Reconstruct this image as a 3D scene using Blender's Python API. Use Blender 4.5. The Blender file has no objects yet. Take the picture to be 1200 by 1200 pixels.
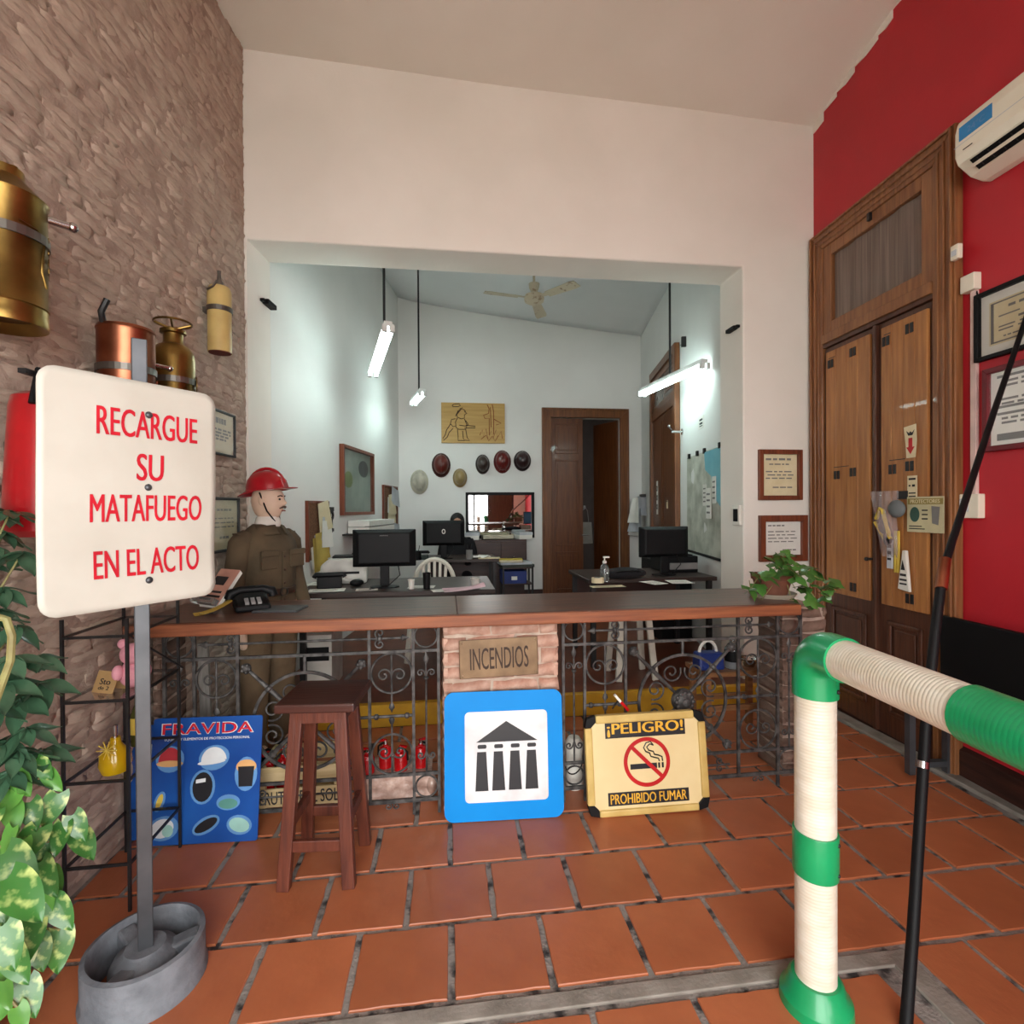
import bpy, bmesh, math, random
from mathutils import Vector, Matrix, noise as mnoise
random.seed(7)
scene = bpy.context.scene
col = scene.collection
PI = math.pi
# ------------------------------------------------------------------ camera
CAM_YAW, CAM_PITCH, CAM_ROLL, CAM_F = 0.12636, -0.006773, -0.0061225, 608.0
CAM_H = 1.5
def cam_axes():
    y, p, r = CAM_YAW, CAM_PITCH, CAM_ROLL
    F = Vector((math.sin(y)*math.cos(p), math.cos(y)*math.cos(p), math.sin(p)))
    R = Vector((math.cos(y), -math.sin(y), 0)); U = R.cross(F)
    return R*math.cos(r)+U*math.sin(r), -R*math.sin(r)+U*math.cos(r), F
_R, _U, _F = cam_axes()
cd = bpy.data.cameras.new('camera'); cam = bpy.data.objects.new('camera', cd); col.objects.link(cam)
cd.sensor_width = 36; cd.lens = CAM_F/1200*36; cd.clip_start = .02; cd.clip_end = 200
m3 = Matrix((_R, _U, -_F)).transposed()
cam.matrix_world = Matrix.Translation((0, 0, CAM_H)) @ m3.to_4x4()
scene.camera = cam
# ------------------------------------------------------------------ world, daylight, exposure
w = bpy.data.worlds.new('daylight'); scene.world = w; w.use_nodes = True
bg = w.node_tree.nodes['Background']; bg.inputs[0].default_value = (1.0, .995, .98, 1); bg.inputs[1].default_value = 9.8
ENT = (-1.2, 1.9, 0.0, 3.0)          # the street entrance behind the viewer: x0, x1, z0, z1
YF = -1.3
ld = bpy.data.lights.new('entrance_portal', 'AREA'); ld.shape = 'RECTANGLE'; ld.size = ENT[1]-ENT[0]; ld.size_y = ENT[3]-ENT[2]
ld.cycles.is_portal = True
lo = bpy.data.objects.new('entrance_portal', ld); col.objects.link(lo)
lo.location = ((ENT[0]+ENT[1])/2, YF-.02, (ENT[2]+ENT[3])/2); lo.rotation_euler = (PI/2, 0, 0)
scene.view_settings.view_transform = 'Standard'; scene.view_settings.look = 'None'
scene.view_settings.exposure = 0.14; scene.view_settings.gamma = 1.0
scene.view_settings.use_curve_mapping = False
# ------------------------------------------------------------------ mapping from the photograph onto planes of the place
def ray(px, py):
    return _R*((px-600)/CAM_F) + _U*(-(py-600)/CAM_F) + _F
CAMP = Vector((0, 0, CAM_H))
def onZ(px, py, z=0.0):
    d = ray(px, py); return CAMP + d*((z-CAM_H)/d.z)
def onY(px, py, y):
    d = ray(px, py); return CAMP + d*(y/d.y)
class Wall:                                         # vertical plane; u runs to the right as one faces it, -y is out of it
    def __init__(s, x, y, ang):
        s.o = Vector((x, y, 0)); s.r = ang; s.d = Vector((math.cos(ang), math.sin(ang), 0)); s.n = Vector((math.sin(ang), -math.cos(ang), 0))
    def pt(s, u, z, out=0.0): return s.o + s.d*u + Vector((0, 0, z)) + s.n*out
    def at(s, px, py, out=0.0):                     # -> (u, z)
        d = ray(px, py); o = s.o + s.n*out
        t = (o-CAMP).dot(s.n)/d.dot(s.n); p = CAMP + d*t
        return (p-s.o).dot(s.d), p.z
    def M(s, u=0, z=0, out=0.0): return Matrix.Translation(s.pt(u, z, out)) @ Matrix.Rotation(s.r, 4, 'Z')
SK = .06
WL = Wall(-1.583, 0, math.atan2(1, SK))             # stone wall on the left
WR = Wall(2.684, 0, math.atan2(-1, -SK))            # red wall on the right
WM = Wall(0, 3.8, 0)                                # wall with the wide opening
YB = 7.9
WB = Wall(0, YB, 0)                                 # back wall of the office
OL0, OL1 = (-1.314, 4.15), (-.695, YB)
OR0, OR1 = (2.344, 4.15), (3.08, YB)
WOL = Wall(OL0[0], OL0[1], math.atan2(OL1[1]-OL0[1], OL1[0]-OL0[0]))
WOR = Wall(OR1[0], OR1[1], math.atan2(OR0[1]-OR1[1], OR0[0]-OR1[0]))
ZO = .15                                            # office floor level
# ------------------------------------------------------------------ mesh builder
class MB:
    def __init__(s): s.v = []; s.f = []
    def add(s, vs, fs, M=None):
        b = len(s.v)
        s.v += [tuple(M @ Vector(p)) if M else tuple(p) for p in vs]
        s.f += [tuple(b+i for i in f) for f in fs]; return s
    def box(s, x0, x1, y0, y1, z0, z1, M=None):
        return s.add([(x0,y0,z0),(x1,y0,z0),(x1,y1,z0),(x0,y1,z0),(x0,y0,z1),(x1,y0,z1),(x1,y1,z1),(x0,y1,z1)],
              [(3,2,1,0),(4,5,6,7),(0,1,5,4),(1,2,6,5),(2,3,7,6),(3,0,4,7)], M)
    def bar(s, p0, p1, w, t, up=(0,0,1), w1=None, t1=None):            # rectangular bar between two points
        p0 = Vector(p0); p1 = Vector(p1); d = (p1-p0).normalized(); u = Vector(up)
        if abs(d.dot(u)) > .99: u = Vector((0,1,0))
        a = d.cross(u).normalized(); b = a.cross(d); w1 = w1 or w; t1 = t1 or t; vs = []
        for p, ww, tt in ((p0, w, t), (p1, w1, t1)):
            for sa, sb in ((-1,-1),(1,-1),(1,1),(-1,1)): vs.append(p + a*sa*ww/2 + b*sb*tt/2)
        return s.add(vs, [(0,1,2,3),(7,6,5,4),(0,4,5,1),(1,5,6,2),(2,6,7,3),(3,7,4,0)])
    def tube(s, pts, r, n=8, closed=False, cap=True):
        P = [Vector(p) for p in pts]; k = len(P); rs = r if isinstance(r, (list, tuple)) else [r]*k
        T = []
        for i in range(k):
            a = P[(i-1) % k] if (closed or i > 0) else P[i]; b = P[(i+1) % k] if (closed or i < k-1) else P[i]
            d = (b-a); T.append(d.normalized() if d.length > 1e-9 else Vector((0,0,1)))
        u = T[0].orthogonal().normalized(); rings = []; base = len(s.v)
        for i in range(k):
            u = (u - T[i]*u.dot(T[i]));
            u = u.normalized() if u.length > 1e-6 else T[i].orthogonal().normalized()
            w_ = T[i].cross(u)
            for j in range(n):
                a = 2*PI*j/n; s.v.append(tuple(P[i] + (u*math.cos(a)+w_*math.sin(a))*rs[i]))
        for i in range(k if closed else k-1):
            i2 = (i+1) % k
            for j in range(n): s.f.append((base+i*n+j, base+i*n+(j+1)%n, base+i2*n+(j+1)%n, base+i2*n+j))
        if cap and not closed:
            s.f.append(tuple(base+j for j in range(n))[::-1]); s.f.append(tuple(base+(k-1)*n+j for j in range(n)))
        return s
    def cyl(s, p0, p1, r, r1=None, n=14): return s.tube([p0, p1], [r, r if r1 is None else r1], n)
    def lathe(s, prof, n=24, M=None, arc=2*PI, cap=True):                 # profile of (radius, z)
        vs = []; fs = []; k = len(prof); full = arc > 6.28
        for r, z in prof:
            for j in range(n if full else n+1):
                a = arc*j/n; vs.append((r*math.cos(a), r*math.sin(a), z))
        m = n if full else n+1
        for i in range(k-1):
            for j in range(n):
                j2 = (j+1) % m; fs.append((i*m+j, i*m+j2, (i+1)*m+j2, (i+1)*m+j))
        if cap:
            if prof[0][0] > 1e-5: fs.append(tuple(range(m))[::-1])
            if prof[-1][0] > 1e-5: fs.append(tuple((k-1)*m+j for j in range(m)))
        return s.add(vs, fs, M)
    def prism(s, poly, y0, y1, M=None):                         # polygon in local x,z pulled along y
        k = len(poly); vs = [(x, y0, z) for x, z in poly] + [(x, y1, z) for x, z in poly]
        a = sum(poly[i][0]*poly[(i+1)%k][1]-poly[(i+1)%k][0]*poly[i][1] for i in range(k))
        if (a > 0) == (y0 > y1):
            poly = poly[::-1]; vs = [(x, y0, z) for x, z in poly] + [(x, y1, z) for x, z in poly]
        fs = [tuple(range(k)), tuple(range(k, 2*k))[::-1]] + [(i, i+k, (i+1)%k+k, (i+1)%k) for i in range(k)]
        return s.add(vs, fs, M)
    def ring(s, ro, ri, y0, y1, n=32, M=None, a0=0, a1=2*PI):             # flat ring in x,z
        full = abs(a1-a0) > 6.28; k = n if full else n+1; vs = []; fs = []
        for j in range(k):
            a = a0+(a1-a0)*j/n; c, d = math.cos(a), math.sin(a)
            vs += [(ro*c, y0, ro*d), (ri*c, y0, ri*d), (ri*c, y1, ri*d), (ro*c, y1, ro*d)]
        for j in range(n):
            i = j*4; q = ((j+1) % k)*4
            for e in range(4): fs.append((i+e, i+(e+1)%4, q+(e+1)%4, q+e))
        return s.add(vs, fs, M)
    def sph(s, c, rx, ry=None, rz=None, n=14, m=9, M=None):
        ry = ry or rx; rz = rz or rx; vs = [(c[0], c[1], c[2]-rz)]; fs = []
        for i in range(1, m):
            t = PI*i/m - PI/2
            for j in range(n):
                a = 2*PI*j/n; vs.append((c[0]+rx*math.cos(t)*math.cos(a), c[1]+ry*math.cos(t)*math.sin(a), c[2]+rz*math.sin(t)))
        vs.append((c[0], c[1], c[2]+rz)); L = len(vs)-1
        for j in range(n):
            fs.append((0, 1+(j+1)%n, 1+j)); fs.append((L, 1+(m-2)*n+j, 1+(m-2)*n+(j+1)%n))
            for i in range(m-2):
                a = 1+i*n; fs.append((a+j, a+(j+1)%n, a+n+(j+1)%n, a+n+j))
        return s.add(vs, fs, M)
    def grid(s, fn, nu, nv):                                              # surface from fn(u,v), u,v in 0..1
        vs = [fn(i/nu, j/nv) for j in range(nv+1) for i in range(nu+1)]
        return s.add(vs, [(j*(nu+1)+i, j*(nu+1)+i+1, (j+1)*(nu+1)+i+1, (j+1)*(nu+1)+i) for j in range(nv) for i in range(nu)])
    def mesh(s, name, mt, smooth=0):
        me = bpy.data.meshes.new(name); me.from_pydata(s.v, [], s.f); me.update()
        bm = bmesh.new(); bm.from_mesh(me); bmesh.ops.recalc_face_normals(bm, faces=bm.faces); bm.to_mesh(me); bm.free()
        if smooth:
            me.polygons.foreach_set('use_smooth', [True]*len(me.polygons)); me.set_sharp_from_angle(angle=math.radians(smooth if smooth > 1 else 40))
        me.materials.append(mt); return me
    def build(s, name, mt, parent=None, smooth=0, bevel=0, seg=2):
        return link(name, s.mesh(name, mt, smooth), parent, bevel, seg)
def link(name, me, parent=None, bevel=0, seg=2):
    o = bpy.data.objects.new(name, me); col.objects.link(o)
    if parent: o.parent = parent
    if bevel:
        b = o.modifiers.new('bevel', 'BEVEL'); b.width = bevel; b.segments = seg; b.limit_method = 'ANGLE'; b.angle_limit = .6
    return o
def solid(o, t, off=0):
    m = o.modifiers.new('thickness', 'SOLIDIFY'); m.thickness = t; m.offset = off; return o
def tag(o, label=None, cat=None, group=None, kind=None):
    if label: o['label'] = label
    if cat: o['category'] = cat
    if group: o['group'] = group
    if kind: o['kind'] = kind
    return o
def thing(name, label, cat, M=None, group=None, kind=None):
    o = bpy.data.objects.new(name, None); col.objects.link(o); o.empty_display_size = .05
    if M is not None: o.matrix_world = M if isinstance(M, Matrix) else Matrix.Translation(M)
    return tag(o, label, cat, group, kind)
def TR(x, y, z=0, rz=0, rx=0, ry=0):
    return Matrix.Translation((x, y, z)) @ Matrix.Rotation(rz, 4, 'Z') @ Matrix.Rotation(ry, 4, 'Y') @ Matrix.Rotation(rx, 4, 'X')
def copy_tree(o, parent=None):
    c = o.copy(); col.objects.link(c); c.parent = parent
    for ch in list(o.children): copy_tree(ch, c)
    return c
def text_mb(txt, w, h, bold=0.0, depth=.0015, shear=0, M=None, res=3, mb=None, y=0.0):
    """Flat raised lettering in the local x,z plane, fitted to width w and height h and centred on the origin, facing -y."""
    cu = bpy.data.curves.new('lettering', 'FONT'); cu.body = txt; cu.size = 1; cu.resolution_u = res; cu.shear = shear
    ob = bpy.data.objects.new('lettering', cu); col.objects.link(ob)
    me = ob.to_mesh(); vs = [v.co.copy() for v in me.vertices]; fs = [tuple(p.vertices) for p in me.polygons]
    ob.to_mesh_clear(); bpy.data.objects.remove(ob); bpy.data.curves.remove(cu)
    x0 = min(v.x for v in vs); x1 = max(v.x for v in vs); y0 = min(v.y for v in vs); y1 = max(v.y for v in vs)
    sx = w/(x1-x0); sy = h/(y1-y0)
    P = [((v.x-(x0+x1)/2)*sx, (v.y-(y0+y1)/2)*sy) for v in vs]
    mb = mb or MB(); n = len(P)
    edges = {}
    for f in fs:
        for i in range(len(f)):
            a, b = f[i], f[(i+1) % len(f)]; edges[(a, b)] = 1
    rim = [(a, b, b+n, a+n) for (a, b) in edges if (b, a) not in edges]
    for k, dx in enumerate((0,) if not bold else (0, -bold*sx*.55, bold*sx*.55)):
        q = depth*(1-.12*k); mb.add([(x+dx, y-q, z) for x, z in P] + [(x+dx, y, z) for x, z in P], fs + rim, M)
    return mb
# ------------------------------------------------------------------ materials
def lin(c):
    return tuple((x/255/12.92 if x/255 <= .04045 else ((x/255+.055)/1.055)**2.4) for x in c)
def mat(name, c, rough=.5, metal=0, c2=None, scale=6, lo=.35, hi=.65, stretch=(1,1,1), bump=0, bscale=60, rnd=0, coat=0, trans=0, emit=None, estr=0, spec=.5, detail=4, ior=1.45, rot=(0,0,0), alpha=1, bstretch=None, space='Object'):
    m = bpy.data.materials.new(name); m.use_nodes = True; nt = m.node_tree; N = nt.nodes; L = nt.links
    b = N['Principled BSDF']; b.inputs['Roughness'].default_value = rough; b.inputs['Metallic'].default_value = metal
    b.inputs['Specular IOR Level'].default_value = spec; b.inputs['Coat Weight'].default_value = coat; b.inputs['IOR'].default_value = ior
    b.inputs['Transmission Weight'].default_value = trans; b.inputs['Alpha'].default_value = alpha
    tc = N.new('ShaderNodeTexCoord'); mp = N.new('ShaderNodeMapping'); L.new(tc.outputs[space], mp.inputs[0]); mp.inputs['Scale'].default_value = stretch; mp.inputs['Rotation'].default_value = rot
    c2 = c2 or tuple(x*.88 for x in c)
    nz = N.new('ShaderNodeTexNoise'); nz.inputs['Scale'].default_value = scale; nz.inputs['Detail'].default_value = detail; L.new(mp.outputs[0], nz.inputs['Vector'])
    rp = N.new('ShaderNodeValToRGB'); rp.color_ramp.elements[0].position = lo; rp.color_ramp.elements[1].position = hi
    rp.color_ramp.elements[0].color = (*lin(c2), 1); rp.color_ramp.elements[1].color = (*lin(c), 1)
    L.new(nz.outputs[0], rp.inputs[0]); out = rp.outputs[0]
    if rnd:
        oi = N.new('ShaderNodeObjectInfo'); mr = N.new('ShaderNodeMapRange'); mr.inputs['To Min'].default_value = 1-rnd; mr.inputs['To Max'].default_value = 1+rnd
        L.new(oi.outputs['Random'], mr.inputs['Value']); hs = N.new('ShaderNodeHueSaturation'); L.new(out, hs.inputs['Color']); L.new(mr.outputs[0], hs.inputs['Value']); out = hs.outputs[0]
    L.new(out, b.inputs['Base Color'])
    if bump:
        nb = N.new('ShaderNodeTexNoise'); nb.inputs['Scale'].default_value = bscale; nb.inputs['Detail'].default_value = 5
        if bstretch:
            mp2 = N.new('ShaderNodeMapping'); mp2.inputs['Scale'].default_value = bstretch; L.new(tc.outputs[space], mp2.inputs[0]); L.new(mp2.outputs[0], nb.inputs['Vector'])
        else: L.new(mp.outputs[0], nb.inputs['Vector'])
        bp = N.new('ShaderNodeBump'); bp.inputs['Strength'].default_value = bump; bp.inputs['Distance'].default_value = .01
        L.new(nb.outputs[0], bp.inputs['Height']); L.new(bp.outputs[0], b.inputs['Normal'])
    if emit:
        b.inputs['Emission Color'].default_value = (*lin(emit), 1); b.inputs['Emission Strength'].default_value = estr
    return m
def wood(name, c, c2, rough=.45, axis='z', scale=5, coat=0, bump=.15, rnd=0, lo=.3, hi=.7):
    st = {'x': (.6, 9, 9), 'y': (9, .6, 9), 'z': (9, 9, .6)}[axis]
    return mat(name, c, rough, c2=c2, scale=scale, stretch=st, bump=bump, bscale=12, coat=coat, rnd=rnd, lo=lo, hi=hi, detail=6)
MT = {}
MT['plaster'] = mat('white_plaster', (236,231,223), .85, c2=(229,224,215), scale=1.5, bump=.12, bscale=35)
MT['plaster_cool'] = mat('white_office_plaster', (234,234,231), .8, c2=(227,227,224), scale=1.2, bump=.08, bscale=30)
MT['ceil'] = mat('painted_ceiling', (234,228,218), .9, c2=(228,221,210), scale=1.2, bump=.06, bscale=30)
MT['ceil_office'] = mat('painted_office_ceiling', (226,228,228), .9, c2=(220,222,222), scale=1.2)
MT['red'] = mat('red_wall_paint', (186,34,46), .5, c2=(176,30,42), scale=2, bump=.08, bscale=60)
MT['grout'] = mat('grey_grout', (140,134,128), .9, c2=(52,50,50), scale=16, lo=.36, hi=.5, bump=.5, bscale=90, detail=8)
MT['concrete'] = mat('concrete_strip', (150,143,134), .8, c2=(122,115,106), scale=9, bump=.25, bscale=80)
MT['tile'] = mat('terracotta_tile', (182,108,70), .4, c2=(156,88,56), scale=3.2, bump=.12, bscale=30, rnd=.12, detail=6, lo=.3, hi=.7)
MT['black'] = mat('black_plastic', (14,14,16), .55, c2=(10,10,12), spec=.25)
MT['black_metal'] = mat('black_painted_metal', (34,33,34), .45, c2=(24,23,24), scale=20)
MT['iron'] = mat('wrought_iron', (92,90,88), .55, metal=.35, c2=(48,46,46), scale=25, bump=.2, bscale=120)
MT['white_plastic'] = mat('white_plastic', (228,226,218), .4, c2=(220,218,208))
MT['paper'] = mat('white_paper', (232,230,224), .8, c2=(224,222,214))
MT['cream_paper'] = mat('cream_paper', (222,210,176), .8, c2=(212,198,160), scale=10)
MT['yellow_paper'] = mat('yellow_paper', (226,196,84), .8)
MT['pink_paper'] = mat('pink_paper', (226,190,200), .8)
MT['ink'] = mat('dark_print', (40,38,40), .7)
MT['greyink'] = mat('grey_print', (128,126,124), .7)
MT['chrome'] = mat('bright_metal', (200,200,200), .2, metal=1)
MT['glass'] = mat('clear_glass', (250,250,250), .03, trans=1)
# ------------------------------------------------------------------ the setting
def struct(mb, name, mt, parent=None, label=None, **k):
    o = mb.build(name, mt, parent, **k)
    if not parent: o['kind'] = 'structure'
    if label: o['label'] = label
    return o
def xl(y): return -1.583+SK*y
def xr(y): return 2.684+SK*y
# front floor with single terracotta tiles
fl = struct(MB().box(-2.2, 3.1, YF-.3, 3.66, -.1, -.008), 'floor', MT['grout'], label='terracotta tiled floor with grey joints')
PX, PY, JT = .3195, .3045, .022
def tile_mesh(w, d, nm):
    mb = MB(); rr = random.Random(hash(nm) % 1000); n = 6
    pts = []                                                   # slightly uneven outline
    for (ax, ay), (bx, by) in zip(((0,0),(w,0),(w,d),(0,d)), ((w,0),(w,d),(0,d),(0,0))):
        for i in range(n):
            t = i/n; j = .0022
            pts.append((ax+(bx-ax)*t+rr.uniform(-j, j), ay+(by-ay)*t+rr.uniform(-j, j)))
    c = (w/2, d/2)
    ring = lambda s, z: [(c[0]+(x-c[0])*s, c[1]+(y-c[1])*s, z) for x, y in pts]
    k = len(pts); vs = ring(1, -.02)+ring(1, -.003)+ring(.985, 0); fs = []
    for a in range(2):
        for i in range(k): fs.append((a*k+i, a*k+(i+1)%k, (a+1)*k+(i+1)%k, (a+1)*k+i))
    fs.append(tuple(2*k+i for i in range(k)))
    return mb.add(vs, fs).mesh('tile', MT['tile'])
tmesh = [tile_mesh(PX-JT, PY-JT, 't%d' % i) for i in range(6)]
def lay_tile(x, y, me=None, sx=1, sy=1):
    o = bpy.data.objects.new('tile', me or random.choice(tmesh)); col.objects.link(o); o.parent = fl
    o.location = (x, y, random.uniform(-.0015, .0015)); o.scale = (sx, sy, 1); o.rotation_euler.z = random.uniform(-.006, .006); return o
STR0, STR1, STX0, STX1 = 1.505, 1.582, 1.435, 1.535          # concrete strip: front/back edge and its turn to the viewer
def row(y0, xa, xb, off, h=PY):
    """one row of tiles from y0 (near edge) between xa and xb; joints at off + k*PX"""
    k0 = math.floor((xa-off)/PX)
    x = off+k0*PX
    while x < xb:
        a = max(x, xa); b = min(x+PX, xb)
        if b-a > .06: lay_tile(a+JT/2, y0+JT/2, sx=(b-a-JT)/(PX-JT), sy=(h-JT)/(PY-JT))
        x += PX
r0 = STR1
for k in range(7):
    y0 = r0+k*PY
    row(y0, xl(y0)+.0, xr(y0)-.12, .007+(PX/2 if k % 2 else 0), min(PY, 3.65-y0))
for k in range(7):
    y0 = STR0-(k+1)*PY
    row(y0, xl(y0), STX0, .10+(PX/2 if k % 2 else 0))
    y0 = STR1-(k+1)*PY
    row(y0, STX1, xr(y0)-.12, .007+(PX/2 if k % 2 == 0 else 0))
st = MB().box(-1.6, STX1-.012, STR0+.012, STR1-.012, -.03, .001).box(STX0+.012, STX1-.012, STR0-7*PY, STR0+.02, -.03, .0009)
struct(st, 'trim_1', MT['concrete'], label='grey concrete strip let into the tiled floor', bevel=.003)
# wall base on the right
bb = MB(); y0, y1 = YF, 3.8
bb.add([(xr(y0),y0,0),(xr(y1),y1,0),(xr(y1)-.03,y1,0),(xr(y0)-.03,y0,0),(xr(y0),y0,.17),(xr(y1),y1,.17),(xr(y1)-.03,y1,.15),(xr(y0)-.03,y0,.15)],
       [(0,1,2,3),(4,7,6,5),(0,4,5,1),(1,5,6,2),(2,6,7,3),(3,7,4,0)])
MT['skirt'] = wood('dark_skirting_wood', (62,34,26), (40,22,18), .5, 'y')
struct(bb, 'baseboard_right', MT['skirt'], label='dark wooden skirting under the red wall', bevel=.004)
struct(MB().box(xr(3)-.13, xr(3)-.03, YF, 3.65, -.05, .012), 'trim_2', MT['concrete'], label='rough concrete edging along the red wall', bevel=.006)
# office floor and yellow riser
MT['ofloor'] = mat('office_floor', (120,66,44), .4, c2=(92,48,34), scale=3, bump=.08, bscale=30)
struct(MB().box(-2.0, 3.6, 3.665, YB+3, -.1, ZO), 'floor_office', MT['ofloor'], label='brown raised floor of the office')
MT['yellow'] = mat('yellow_step_paint', (206,158,34), .6, c2=(176,130,26), scale=6, lo=.3)
struct(MB().box(-1.40, 2.9, 3.645, 3.665, 0, ZO).box(-1.40, 2.9, 3.645, 3.70, ZO-.004, ZO+.004), 'trim_3', MT['yellow'], label='yellow painted step edge behind the counter', bevel=.003)
# ceiling
cm = MB()
def cz(u, v):
    x0 = -1.75+.30*v; x1 = 2.65+.37*v; x = x0+(x1-x0)*u; y = YF-.2+(4.2-YF+.2)*v
    q = max(0, 3.8-y); zl = 4.68-.25*(1-math.exp(-q/2.0)); zr = 4.505+.6*(1-math.exp(-q/2.2))
    z = zl+(zr-zl)*u + .02*mnoise.noise(Vector((x*.9, y*.9, 1)))
    return (x, y, z)
cm.grid(cz, 30, 30)
solid(struct(cm, 'ceiling', MT['ceil'], label='uneven pale painted ceiling', smooth=60), .12, 1)
# wall with the wide opening, right stub
BZ = 3.375
xo = onY(871, 500, 3.8).x
def uneven(p, a=.006): return p
wm = MB().prism([(-1.75, BZ), (xo, BZ), (xo, -.05), (3.05, -.05), (3.05, 5.6), (-1.75, 5.6)], 0, .35, Matrix.Translation((0, 3.8, 0)))
wmo = struct(wm, 'wall_middle', MT['plaster'], label='white plastered wall above the wide opening', bevel=.012)
# white jamb on the left of the opening
jx0 = xl(3.8)
struct(MB().add([(jx0,3.8,0),(OL0[0],4.16,0),(OL0[0]-.4,4.16,0),(jx0-.4,3.8,0),(jx0,3.8,3.38),(OL0[0],4.16,3.38),(OL0[0]-.4,4.16,3.38),(jx0-.4,3.8,3.38)],
   [(0,1,2,3),(4,7,6,5),(0,4,5,1),(1,5,6,2),(2,6,7,3),(3,7,4,0)]), 'wall_jamb', MT['plaster'], label='white side of the wide opening by the stone wall')
# red wall
def slab(p0, p1, z0, z1, t, name, mt, label, side):      # vertical slab whose visible face runs p0 -> p1; thickness to +side of the direction
    d = Vector((p1[0]-p0[0], p1[1]-p0[1], 0)).normalized(); n = Vector((-d.y, d.x, 0))*side*t
    a, b = Vector((*p0, 0)), Vector((*p1, 0)); vs = []
    for z in (z0, z1):
        for q in (a, b, b+n, a+n): vs.append((q.x, q.y, z))
    return struct(MB().add(vs, [(3,2,1,0),(4,5,6,7),(0,1,5,4),(1,2,6,5),(2,3,7,6),(3,0,4,7)]), name, mt, label=label)
slab((xr(YF), YF), (xr(3.8), 3.8), -.05, 5.6, .2, 'wall_right', MT['red'], 'deep red painted wall', -1)
slab(OL0, (OL1[0]+.02, OL1[1]+.12), 0, 5.4, .2, 'wall_office_left', MT['plaster_cool'], 'white left wall of the office', 1)
slab(OR0, (OR1[0]+.02, OR1[1]+.12), 0, 5.0, .2, 'wall_office_right', MT['plaster_cool'], 'white right wall of the office', -1)
# back wall of the office around its doorway
dx0, dz1 = WB.at(646, 489); dx1, _ = WB.at(728, 489)
wb = MB().prism([(-1.0, 0), (dx0, 0), (dx0, dz1), (dx1, dz1), (dx1, 0), (3.5, 0), (3.5, 5.4), (-1.0, 5.4)], 0, .15, Matrix.Translation((0, YB, 0)))
struct(wb, 'wall_office_back', MT['plaster_cool'], label='white back wall of the office')
MT['dark_room'] = mat('room_shade_paint', (58,50,46), .9)  # wall colour darkened to stand in for the unlit room's shade
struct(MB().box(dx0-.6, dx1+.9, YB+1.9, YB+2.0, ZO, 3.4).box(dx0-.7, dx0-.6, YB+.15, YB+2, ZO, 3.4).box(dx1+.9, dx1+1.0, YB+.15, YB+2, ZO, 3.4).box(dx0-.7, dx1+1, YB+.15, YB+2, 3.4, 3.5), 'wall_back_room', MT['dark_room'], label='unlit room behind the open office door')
bk = MB().box(-.7, dx0-.13, YB-.018, YB, ZO, ZO+.1)
struct(bk, 'baseboard_back', MT['skirt'], label='dark skirting along the office back wall')
# office ceiling: falls to the right
def oc(u, v):
    x0 = -1.45+.72*v; x1 = 2.45+.78*v; y = 4.0+(YB+.1-4.0)*v
    x = x0+(x1-x0)*u
    z = 4.67-.47*u**.75
    return (x, y, z)
solid(struct(MB().grid(oc, 16, 12), 'ceiling_office', MT['ceil_office'], label='grey white sloping office ceiling', smooth=60), .1, 1)
# front wall behind the viewer with the street entrance, pavement outside
x0, x1, z0, z1 = ENT
struct(MB().prism([(-2.2, -.05), (x0, -.05), (x0, z1), (x1, z1), (x1, -.05), (3.2, -.05), (3.2, 5.8), (-2.2, 5.8)], 0, .3, Matrix.Translation((0, YF-.3, 0))), 'wall_front', MT['plaster'], label='front wall around the street entrance')
MT['pave'] = mat('street_paving', (226,221,212), .9)
struct(MB().box(-9, 10, -12, YF-.3, -.2, -.02), 'ground_street', MT['pave'], label='pale paving of the street outside')
slab((-1.9, YF-.1), (xl(-.4)-.12, -.4), 0, 5.6, .2, 'wall_left_front', MT['plaster'], 'white wall beside the entrance', 1)
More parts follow.
